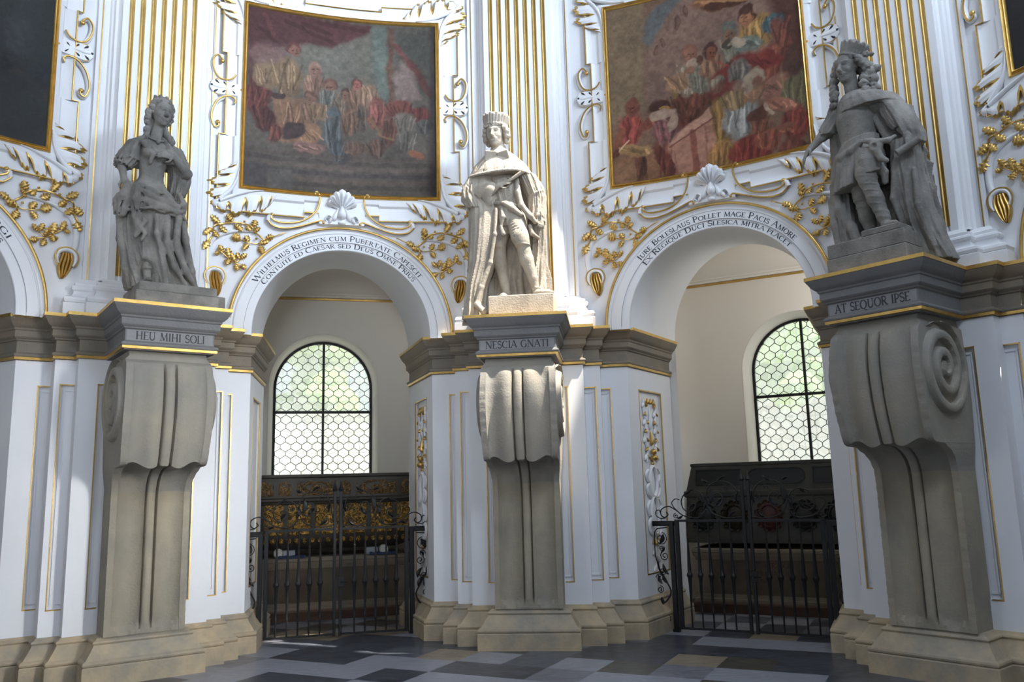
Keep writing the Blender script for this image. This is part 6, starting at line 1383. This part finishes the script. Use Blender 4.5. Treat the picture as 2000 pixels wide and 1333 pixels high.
    u.put(cloth([(1.62, .03, .43, .075, .08), (1.48, .07, .44, .10, .11), (1.34, .10, .46, .105, .12), (1.18, .08, .48, .08, .11), (1.08, .06, .50, .045, .07)], 9, .024, 3, 4, .7, amp_top=.5), .02)
    u.cut(limb((.16, .30, 1.37), (-.02, .22, 1.50), .062, .050), .015)
    # knotted cloth drawn across the breast
    for P0, P1, r in (((-.27, .30, 1.58), (-.20, .275, 1.47), .030), ((-.24, .29, 1.60), (-.17, .265, 1.50), .018), ((-.20, .275, 1.47), (-.215, .285, 1.39), .022), ((-.06, .31, 1.54), (.06, .33, 1.47), .020), ((-.17, .27, 1.50), (-.10, .275, 1.535), .014)): u.put(limb(P0, P1, r, r*.8), .02)
    for k in range(6): t = k/5; u.cut(limb((-.38+.03*k, .27, 1.55-.01*k), (-.24+.01*k, .27, 1.66-.012*k), .006, .006), .006)
    u.mesh('mantle', mt, root)
    # skirt
    s = Clay((-.62, .06, .17), (.42, .80, 1.26), .0070)
    s.put(cloth([(1.20, -.18, .41, .135, .11), (1.12, -.185, .42, .20, .15), (1.03, -.195, .42, .285, .19), (.90, -.17, .42, .285, .20), (.65, -.148, .42, .285, .21), (.42, -.10, .42, .290, .23), (.19, -.02, .43, .31, .25)], 13, .042, 3.2, 7, .75, amp_top=.15, twist=.5), .01)
    for P_, r_ in (([(.05, .24, .88), (.02, .18, .60), (.12, .19, .36), (.26, .26, .20)], [.035, .035, .032, .02]), ([(-.06, .22, .86), (-.06, .165, .60), (.02, .16, .38), (.14, .17, .20)], [.034, .03, .03, .02]), ([(.10, .34, .98), (.13, .28, .70), (.21, .33, .40), (.29, .42, .20)], [.03, .028, .03, .02]), ([(-.15, .22, .86), (-.15, .175, .68), (-.10, .17, .50), (-.04, .17, .22)], [.022, .022, .022, .018]), ([(-.44, .38, .85), (-.41, .36, .6), (-.37, .36, .36), (-.31, .40, .20)], [.03, .026, .026, .02])): chain(s, P_, r_, .030)
    for P_, r_ in (([(-.01, .165, .80), (-.02, .145, .56), (.07, .15, .34), (.19, .18, .2)], [.014]*4), ([(.08, .21, .80), (.085, .19, .56), (.16, .21, .36), (.25, .27, .2)], [.014]*4), ([(-.11, .17, .76), (-.10, .15, .5), (-.04, .145, .3)], [.012]*3)):
        for i in range(len(P_)-1): s.cut(limb(P_[i], P_[i+1], r_[i], r_[i+1]), .018)
    s.cut(egg((-.225, .16, .315), (.085, .16, .135)), .02); s.cut(egg((-.215, .10, .24), (.10, .16, .10)), .02)
    s.mesh('skirt', mt, root)
    # overskirt gathered at the waist, hem across the thighs and a cascade at her side
    a = Clay((-.62, .06, .50), (.26, .72, 1.30), .0068)
    a.put(cloth([(1.18, -.19, .40, .15, .13), (1.08, -.20, .41, .26, .19), (.98, -.18, .41, .31, .225), (.90, -.17, .41, .315, .235)], 8, .030, 5, 11, .9, arc=(-1.75, 1.9), hemwave=.022, amp_top=.4, twist=1.2), .01)
    for P_, r_ in (([(-.36, .25, 1.14), (-.26, .19, 1.06), (-.12, .18, 1.00), (.03, .22, .98), (.10, .30, 1.02)], [.016, .020, .024, .020, .012]), ([(-.30, .24, 1.15), (-.20, .215, 1.10), (-.10, .21, 1.085)], [.014, .018, .010]), ([(-.34, .22, 1.02), (-.22, .175, .96), (-.06, .17, .925), (.07, .22, .93)], [.014, .020, .020, .012]), ([(.05, .26, 1.12), (.10, .28, 1.04), (.12, .34, .96)], [.020, .024, .018])): chain(a, P_, r_, .035)
    pts = [(-.165+.325*math.sin(t), .41-.245*math.cos(t), .905+.022*math.sin(t*3+1)) for t in [-1.4+3.0*k/12 for k in range(13)]]; chain(a, pts, [.013]*13, .010)
    chain(a, [(-.40, .27, 1.13), (-.43, .27, 1.00), (-.44, .28, .86)], [.040, .055, .045], .03); chain(a, [(-.33, .22, 1.12), (-.34, .20, .98), (-.33, .21, .82), (-.30, .20, .70), (-.33, .20, .63)], [.036, .042, .036, .030, .018], .02)
    chain(a, [(-.30, .20, .84), (-.255, .175, .78), (-.295, .18, .72), (-.25, .17, .66), (-.28, .175, .60)], [.022, .020, .022, .018, .014], .012)
    for k in range(5): a.cut(limb((-.36+.02*k, .20, 1.10-.01*k), (-.38+.022*k, .175, .80), .007, .007), .008)
    for k in range(6): a.cut(limb((-.41-.012*k, .25+.02*k, 1.12), (-.47+.004*k, .22+.022*k, .84), .009, .007), .012)
    a.mesh('overskirt', mt, root); return root
# ---------------------------------------------------------------- the man with a baton
def man_baton():
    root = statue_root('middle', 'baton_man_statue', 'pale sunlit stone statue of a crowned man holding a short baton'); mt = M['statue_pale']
    slab(root, mt, [(-.285, .385, .13, .74, 0, .216)])
    b = Clay((-.36, .08, .18), (.46, .62, 2.25), .0068)
    b.put(egg((-.13, .42, 1.50), (.17, .12, .20)), .02); b.put(egg((-.09, .42, 1.27), (.14, .11, .16)), .05); b.put(egg((-.08, .41, 1.12), (.165, .125, .12)), .04)
    b.put(limb((-.165, .41, 1.72), (-.18, .39, 1.95), .072, .066), .03)
    P, R = head(b, (-.200, .365, 2.058), .295, -10, 8, -3, True)
    # legs: the viewer's right one set forward
    chain(b, [(-.01, .38, 1.10), (.045, .27, .86), (.065, .265, .80)], [.118, .088, .080], .03); chain(b, [(.065, .275, .80), (.105, .30, .62), (.165, .32, .42), (.190, .325, .31)], [.070, .072, .050, .040], .02)
    b.put(egg((.062, .225, .815), (.052, .040, .055)), .02); b.put(limb((.195, .32, .26), (.315, .235, .245), .042, .032), .02); b.put(egg((.335, .22, .240), (.050, .036, .026), rotm(-35)), .02); b.put(egg((.19, .345, .245), (.042, .042, .035)), .02)
    chain(b, [(-.15, .42, 1.06), (-.195, .385, .84)], [.112, .080], .03); chain(b, [(-.195, .39, .84), (-.185, .43, .62), (-.145, .43, .40), (-.125, .425, .30)], [.072, .070, .048, .040], .02)
    b.put(egg((-.20, .34, .83), (.050, .040, .055)), .02); b.put(limb((-.125, .42, .255), (-.145, .29, .245), .042, .034), .02); b.put(egg((-.15, .265, .240), (.040, .055, .025)), .02)
    for c, r in (((.075, .265, .765), (.080, .078, .013)), ((-.195, .39, .785), (.078, .076, .013)), ((.195, .325, .315), (.048, .048, .012)), ((-.125, .425, .315), (.048, .048, .012))): b.put(egg(c, r), .008)
    for k in range(7):      # slashed stripes of the breeches on the forward thigh
        z = 1.06-.032*k; b.cut(limb((-.08+.012*k, .27-.012*k, z-.02), (.02+.010*k, .20+.0*k, z+.01), .006, .006), .008)
    b.mesh('body', mt, root)
    g = Clay((-.40, .10, 1.82), (.08, .62, 2.42), .0058); g.put(egg(P(0, .10, .14), (.098, .112, .095), R), .01)
    sp = [(-.34, -.08, .16, .11), (-.38, .0, .0, .13), (-.38, .04, -.17, .13), (-.32, .10, -.32, .10), (.36, -.08, .16, .11), (.41, .0, .02, .14), (.42, .03, -.15, .14), (.38, .08, -.32, .12), (0, .40, .0, .18), (-.2, .36, -.1, .16), (.2, .36, -.1, .16)]+[(.30*math.sin(a), -.28+.06*abs(a), .27, .075) for a in (-1.1, -.7, -.3, .1, .5, .9)]
    curls(g, P, .295, sp, 8); g.mesh('hair', mt, root)
    cr = Clay((-.42, .12, 2.10), (.14, .64, 2.46), .0055); c0 = P(.02, .10, .32); Rk = R @ rotm(0, -8, 8)
    for k in range(26): 
        a = 2*math.pi*k/26; cr.put(limb(c0+Rk @ v3(.112*math.cos(a), .112*math.sin(a), 0), c0+Rk @ v3(.132*math.cos(a), .132*math.sin(a), .080+.016*(k % 2)), .017, .018), .006)
    cr.put(egg(c0+Rk @ v3(0, 0, .05), (.112, .112, .085), Rk), .01)
    for k in range(26): a = 2*math.pi*k/26; cr.put(ball(c0+Rk @ v3(.117*math.cos(a), .117*math.sin(a), -.012), .018), .004)
    for k in range(6): a = 2*math.pi*k/6+.3; cr.put(limb(c0+Rk @ v3(.120*math.cos(a), .120*math.sin(a), .09), c0+Rk @ v3(.05*math.cos(a), .05*math.sin(a), .120), .022, .024), .01)
    cr.mesh('crown', mt, root)
    # shoulder cape with bands at the throat
    k_ = Clay((-.62, .10, 1.48), (.30, .72, 1.98), .0068)
    k_.put(cloth([(1.93, -.175, .40, .075, .072), (1.88, -.172, .41, .095, .09), (1.80, -.17, .42, .19, .145), (1.70, -.165, .42, .285, .195), (1.62, -.16, .42, .325, .225), (1.56, -.16, .42, .345, .235)], 7, .012, 1, 3, .9, hemwave=.010, amp_top=.1), .01)
    for x, z, rz_ in ((-.245, 1.765, 6), (-.105, 1.755, -8)):
        k_.put(brick((x, .262, z), (.062, .016, .060), rotm(rz_*1.5, 24, rz_), .008), .004)
    pts = [(-.16+.345*math.sin(t), .42-.235*math.cos(t), 1.572+.010*math.sin(t*3)) for t in [2*math.pi*k/40 for k in range(41)]]; chain(k_, pts, [.013]*41, .008)
    for t in (-.9, -.5, -.15, .2, .55, .95): k_.cut(limb((-.16+.34*math.sin(t), .42-.235*math.cos(t), 1.56), (-.16+.30*math.sin(t), .42-.205*math.cos(t), 1.66), .006, .004), .005)
    k_.mesh('cape', mt, root)
    # robe: left panel, back, right panel, sleeves
    r = Clay((-.68, .06, .00), (.42, .78, 1.62), .0072)
    r.put(cloth([(1.56, -.34, .43, .14, .17), (1.30, -.35, .44, .155, .18), (1.15, -.335, .42, .175, .18), (.90, -.350, .42, .170, .18), (.62, -.385, .42, .145, .17), (.38, -.445, .42, .110, .16), (.20, -.470, .43, .100, .15), (.03, -.47, .44, .125, .18)], 7, .026, 2.5, 5, .8, amp_top=.3), .01)
    r.put(cloth([(1.56, -.10, .56, .36, .10), (1.0, -.12, .60, .38, .09), (.5, -.14, .62, .38, .09), (.02, -.12, .62, .42, .10)], 17, .040, 2, 9, .8, amp_top=.4), .02)
    r.put(cloth([(1.20, .22, .46, .085, .13), (1.00, .235, .48, .075, .13), (.70, .215, .52, .075, .12), (.35, .19, .52, .085, .13), (.216, .19, .52, .10, .14)], 8, .030, 3, 6, .8, amp_top=.4), .02)
    chain(r, [(-.20, .27, 1.18), (-.215, .255, .90), (-.27, .26, .60), (-.37, .27, .34), (-.42, .26, .16), (-.34, .22, .07), (-.27, .25, .10)], [.020, .020, .022, .026, .028, .034, .02], .022)    # turned edge sweeping to the floor
    chain(r, [(-.10, .52, .80), (-.16, .52, .45), (-.24, .52, .22)], [.03, .035, .04], .03); chain(r, [(.02, .54, .75), (.0, .54, .45), (.03, .53, .23)], [.03, .035, .04], .03)
    # right arm sleeve (viewer's left): wide, with open cuff
    r.put(cloth([(1.60, -.42, .42, .085, .11), (1.45, -.46, .39, .115, .13), (1.32, -.455, .37, .125, .135), (1.22, -.42, .36, .090, .11)], 8, .026, 3, 12, .7, amp_top=.6), .02)
    r.put(limb((-.44, .37, 1.38), (-.25, .29, 1.385), .105, .100), .03); r.put(egg((-.27, .285, 1.33), (.060, .075, .135), rotm(20, 0, 6)), .02); r.cut(egg((-.195, .26, 1.335), (.050, .055, .120), rotm(20, 0, 6)), .008)
    for q in range(5): r.cut(limb((-.55+.04*q, .27+.01*q, 1.50-.02*q), (-.40+.04*q, .235+.01*q, 1.26), .007, .007), .012)
    # left arm sleeve (viewer's right), gathered at the elbow
    r.put(cloth([(1.58, .12, .42, .10, .12), (1.45, .18, .43, .11, .12), (1.33, .225, .43, .10, .12), (1.24, .225, .42, .095, .11), (1.10, .225, .40, .08, .10), (1.03, .23, .40, .055, .07)], 10, .026, 4, 14, .7, amp_top=.6), .02)
    r.put(egg((.215, .40, 1.345), (.095, .10, .022), rotm(0, 0, -28)), .01)
    chain(r, [(.02, .33, 1.52), (.035, .28, 1.35), (.07, .27, 1.20), (.16, .27, 1.08), (.21, .30, 1.02)], [.028, .030, .032, .030, .022], .02)
    chain(r, [(.15, .30, .98), (.17, .31, .90), (.23, .34, .86)], [.022, .024, .018], .015)
    r.mesh('robe', mt, root)
    # tunic skirt, belt, sash
    t = Clay((-.32, .14, .82), (.20, .60, 1.58), .0066)
    t.put(cloth([(1.56, -.12, .41, .165, .125), (1.40, -.11, .41, .165, .130), (1.27, -.085, .41, .150, .125), (1.18, -.08, .41, .175, .145), (1.08, -.07, .41, .185, .15), (1.00, -.06, .42, .17, .14)], 15, .020, 1.5, 21, .8, amp_top=.3), .01)
    pts = [(-.085+.165*math.sin(a), .41-.140*math.cos(a), 1.235-.03*math.sin(a)) for a in [2*math.pi*k/24 for k in range(25)]]; chain(t, pts, [.022]*25, .006)
    chain(t, [(-.10, .265, 1.23), (-.02, .255, 1.17), (.06, .26, 1.10)], [.030, .034, .028], .012); chain(t, [(-.14, .27, 1.18), (-.125, .245, 1.08), (-.15, .25, .98), (-.13, .25, .90)], [.016, .024, .014, .028], .012)
    for k in range(7): t.put(ball((-.06, .283-.003*k, 1.52-.034*k), .0095), .003)
    t.mesh('tunic', mt, root)
    # forearm, hand and baton
    h_ = Clay((-.32, .10, 1.25), (.30, .50, 1.62), .0055); h_.put(limb((-.27, .29, 1.36), (-.165, .255, 1.435), .042, .030), .01); hand(h_, (-.17, .257, 1.43), (-.035, .225, 1.475), (-.1, -1, .5), .024, .30, .1, -1); h_.mesh('hand', mt, root)
    bt = MB(); bt.tube([(-.075, .238, 1.455), (.095, .235, 1.560)], [.017, .021], 14); bt.sphere((-.075, .238, 1.455), .018, 10); bt.tube([(.090, .235, 1.556), (.100, .235, 1.563)], .0245, 14); bt.build('baton', mt, root)
    h2 = Clay((.16, .20, .92), (.36, .52, 1.20), .0055); h2.put(limb((.24, .40, 1.16), (.255, .36, 1.08), .034, .026), .01); hand(h2, (.255, .36, 1.09), (.265, .31, .965), (.5, -1, .1), .022, .30, .1, 1); h2.mesh('hand', mt, root)
    return root
# ---------------------------------------------------------------- the long haired man
def long_haired():
    root = statue_root('right', 'long_haired_man_statue', 'dark grey stone statue of a long haired crowned man, one arm stretched out'); mt = M['statue']
    slab(root, mt, [(-.345, .345, .10, .74, 0, .140), (-.335, .335, .11, .72, .14, .268), (-.03, .30, .12, .60, .268, .325)])
    b = Clay((-.62, .06, .24), (.46, .64, 2.10), .0068)
    b.put(egg((-.105, .40, 1.42), (.165, .135, .20)), .02); b.put(egg((-.10, .40, 1.22), (.135, .115, .16)), .05); b.put(egg((-.095, .40, 1.08), (.16, .125, .12)), .04)
    b.put(limb((-.11, .41, 1.60), (-.12, .38, 1.82), .066, .060), .03); b.put(limb((-.26, .41, 1.54), (.10, .42, 1.50), .085, .085), .04)
    P, R = head(b, (-.120, .355, 1.905), .280, -8, 8, 5, True)
    chain(b, [(-.25, .41, 1.55), (-.37, .38, 1.40), (-.41, .36, 1.36)], [.065, .055, .05], .02); chain(b, [(-.40, .36, 1.37), (-.505, .28, 1.245)], [.046, .028], .015); hand(b, (-.50, .283, 1.252), (-.570, .225, 1.120), (-.5, -.6, .6), .024, .22, .1, 1)
    chain(b, [(.12, .42, 1.50), (.25, .42, 1.26), (.29, .40, 1.20)], [.065, .055, .05], .02); chain(b, [(.29, .40, 1.20), (.355, .34, 1.08)], [.046, .030], .015); hand(b, (.352, .342, 1.085), (.385, .275, .960), (.7, -.6, .3), .024, .40, .1, 1)
    chain(b, [(-.04, .38, 1.08), (-.005, .27, .86), (.005, .265, .79)], [.115, .085, .075], .03); chain(b, [(.005, .27, .79), (.045, .29, .62), (.090, .30, .46), (.105, .305, .40)], [.068, .066, .050, .044], .02)
    b.put(limb((.105, .305, .365), (.195, .225, .352), .040, .030), .02); b.put(egg((.215, .21, .348), (.045, .032, .024), rotm(-38)), .015); b.put(egg((.10, .325, .36), (.042, .042, .035)), .02)
    chain(b, [(-.14, .42, 1.02), (-.125, .40, .72)], [.11, .078], .03); chain(b, [(-.125, .40, .72), (-.105, .42, .52), (-.070, .42, .36)], [.070, .066, .046], .02); b.put(limb((-.07, .42, .31), (-.085, .30, .30), .042, .034), .02); b.put(egg((-.09, .27, .295), (.038, .050, .024)), .02)
    for (x, y, z, r) in ((.005, .27, .82, .085), (.015, .275, .75, .078), (.028, .28, .69, .075), (.040, .288, .63, .074), (.055, .293, .57, .070), (-.125, .40, .66, .078), (-.115, .41, .60, .076)): b.put(egg((x, y, z), (r, r, .010), rotm(0, 0, 12)), .006)
    for (x, y, z, r) in ((.080, .298, .50, .062), (.095, .303, .445, .056), (-.09, .42, .43, .056)): b.put(egg((x, y, z), (r, r, .022), rotm(0, 0, 12)), .01)
    b.mesh('body', mt, root)
    g = Clay((-.46, .04, 1.42), (.32, .66, 2.16), .0060); g.put(egg(P(0, .12, .14), (.098, .118, .095), R), .01)
    sp = [(.30*math.sin(a)*1.25, -.22+.16*abs(a), .28-.06*abs(a), .10) for a in (-1.2, -.7, -.25, .2, .65, 1.1)]
    sp += [(-.40, -.02, .10, .13), (-.45, -.04, -.10, .14), (-.47, -.08, -.32, .15), (-.46, -.14, -.54, .15), (-.42, -.24, -.74, .15), (-.36, -.34, -.94, .14), (-.44, -.3, -1.12, .12), (-.28, -.30, -.80, .10), (-.34, -.40, -1.16, .10)]
    sp += [(.42, .0, .14, .14), (.52, .06, .0, .16), (.60, .12, .22, .11), (.62, .12, -.14, .17), (.70, .16, -.36, .17), (.74, .18, -.58, .17), (.72, .16, -.80, .15), (.55, .0, -.72, .14), (.82, .2, -.9, .12), (.88, .22, -.30, .12), (.55, .02, -.50, .16), (.78, .15, .18, .08), (.60, -.14, -.72, .14), (.66, -.2, -.95, .13), (.80, -.05, -1.02, .13)]
    sp += [(0, .42, .0, .2), (.25, .42, -.1, .2), (-.2, .40, -.1, .18), (.3, .40, -.4, .2), (-.15, .40, -.4, .18), (.1, .44, -.6, .2)]
    curls(g, P, .275, sp, 9); g.mesh('hair', mt, root)
    cr = Clay((-.26, .14, 1.92), (.24, .64, 2.22), .0058); c0 = P(.10, .16, .34); Rk = R @ rotm(0, -14, 20)
    for k in range(24):
        a = 2*math.pi*k/24; cr.put(limb(c0+Rk @ v3(.092*math.cos(a), .092*math.sin(a), 0), c0+Rk @ v3(.112*math.cos(a), .112*math.sin(a), .085+.016*(k % 2)), .016, .017), .006); cr.put(ball(c0+Rk @ v3(.100*math.cos(a), .100*math.sin(a), -.008), .017), .004)
    cr.put(egg(c0+Rk @ v3(0, 0, .04), (.098, .098, .075), Rk), .01)
    for k in range(6): a = 2*math.pi*k/6; cr.put(ball(c0+Rk @ v3(.085*math.cos(a), .085*math.sin(a), .105), .026), .01)
    cr.mesh('crown', mt, root)
    # mantle: collar, shoulder drape flaring to the right elbow, back cloak to the floor
    m_ = Clay((-.58, .06, .02), (.66, .84, 1.68), .0074)
    m_.put(cloth([(1.64, -.07, .42, .15, .14), (1.57, -.04, .42, .24, .18), (1.51, -.02, .43, .275, .20), (1.47, -.01, .43, .285, .20)], 8, .010, 1, 31, .9, amp_top=.2), .01)
    m_.put(cloth([(1.55, .10, .46, .14, .15), (1.42, .16, .46, .16, .16), (1.28, .22, .46, .165, .165), (1.15, .27, .46, .150, .16), (1.06, .30, .46, .115, .13)], 7, .022, 2, 33, .8, amp_top=.3, arc=(.25, 2*math.pi-.9)), .02)
    m_.cut(egg((.15, .25, 1.18), (.12, .12, .20)), .03)
    m_.put(cloth([(1.45, -.30, .50, .10, .12), (1.10, -.32, .54, .11, .12), (.80, -.335, .50, .105, .15), (.50, -.315, .48, .105, .16), (.25, -.29, .50, .13, .17), (.04, -.33, .50, .15, .17)], 8, .034, 3, 34, .8, amp_top=.3), .02)
    m_.put(cloth([(1.45, -.02, .58, .32, .09), (.9, .0, .62, .36, .09), (.4, .02, .64, .38, .10), (.04, .05, .64, .40, .12)], 15, .036, 2, 35, .8, amp_top=.4), .03)
    m_.put(cloth([(1.10, .27, .46, .10, .13), (.85, .25, .48, .125, .15), (.55, .27, .50, .125, .16), (.30, .31, .54, .120, .17), (.04, .38, .58, .14, .18)], 8, .036, 3, 36, .8, amp_top=.4), .02)
    chain(m_, [(-.36, .36, .86), (-.30, .34, .62), (-.22, .36, .44), (-.17, .38, .29)], [.030, .038, .040, .03], .03); chain(m_, [(-.40, .38, .74), (-.38, .36, .50), (-.33, .34, .26)], [.03, .03, .03], .03); chain(m_, [(-.40, .40, .30), (-.40, .36, .10), (-.38, .33, .03)], [.03, .035, .04], .03)
    chain(m_, [(.20, .36, .90), (.17, .34, .60), (.20, .38, .40)], [.02, .024, .02], .02); chain(m_, [(.36, .36, .80), (.36, .36, .50), (.42, .42, .14)], [.022, .024, .03], .02)
    m_.mesh('cloak', mt, root)
    # cuirass tunic, skirt, sash with knot, sleeves, roll in the hand
    t = Clay((-.52, .08, .70), (.50, .64, 1.62), .0068)
    t.put(cloth([(1.54, -.105, .40, .165, .135), (1.42, -.105, .40, .180, .150), (1.30, -.10, .40, .165, .140), (1.19, -.095, .40, .150, .125)], 5, .006, 1, 41, .9), .01)
    t.put(cloth([(1.20, -.095, .40, .155, .13), (1.08, -.11, .40, .205, .165), (.95, -.13, .41, .225, .185), (.78, -.15, .42, .235, .195)], 17, .026, 1.0, 42, .8, amp_top=.3, hemwave=.012, arc=(.18, 2*math.pi-.22)), .01) if False else t.put(cloth([(1.20, -.095, .40, .155, .13), (1.08, -.11, .40, .205, .165), (.95, -.13, .41, .225, .185), (.78, -.15, .42, .235, .195)], 17, .026, 1.0, 42, .8, amp_top=.3, hemwave=.012), .01)
    t.cut(egg((.02, .20, .82), (.13, .16, .23), rotm(0, 10, 0)), .03)
    t.put(cloth([(1.08, -.01, .335, .105, .11), (.96, .02, .30, .115, .12), (.84, .02, .29, .105, .105)], 6, .010, 1, 44, .9, hemwave=.01), .02)   # lifted lap over the forward thigh
    chain(t, [(.08, .30, .95), (.13, .32, .84), (.12, .34, .76)], [.03, .03, .025], .02)
    for o in range(4): 
        pts = [(-.10+.175*math.sin(a), .40-.155*math.cos(a), 1.165-.016*o+.05*math.sin(a+.3)) for a in [-1.7+3.2*k/10 for k in range(11)]]; chain(t, pts, [.0125]*11, .004)
    chain(t, [(-.27, .34, 1.10), (-.20, .27, 1.06), (-.10, .235, 1.085), (.0, .23, 1.13)], [.036, .034, .030, .022], .02)
    t.put(egg((.125, .225, 1.045), (.060, .045, .070)), .02); t.cut(ball((.125, .180, 1.04), .026), .008); chain(t, [(.10, .22, 1.10), (.04, .215, 1.12)], [.03, .02], .01); chain(t, [(.16, .22, 1.08), (.23, .24, 1.07), (.27, .27, 1.10)], [.026, .024, .015], .01); chain(t, [(.14, .215, 1.00), (.16, .22, .93), (.20, .23, .90)], [.03, .028, .02], .012)
    t.put(cloth([(1.60, -.27, .41, .07, .08), (1.50, -.30, .40, .085, .095), (1.42, -.345, .385, .088, .095), (1.35, -.375, .375, .075, .085)], 8, .018, 3, 45, .7, amp_top=.6), .02); t.put(egg((-.385, .370, 1.385), (.072, .070, .022), rotm(0, 0, 38)), .008)
    t.put(cloth([(1.50, .17, .42, .075, .085), (1.38, .21, .42, .095, .10), (1.26, .26, .41, .090, .095), (1.20, .285, .40, .07, .075)], 8, .02, 3, 46, .7, amp_top=.6), .02)
    for q in range(9): t.put(ball((-.115+.004*math.sin(q), .268-.004*q, 1.46-.03*q), .008), .003)
    t.mesh('tunic', mt, root)
    rl = MB(); rl.tube([(.285, .245, .935), (.43, .33, 1.03)], [.032, .030], 14); rl.build('scroll_roll', mt, root)
    return root
woman(); man_baton(); long_haired()
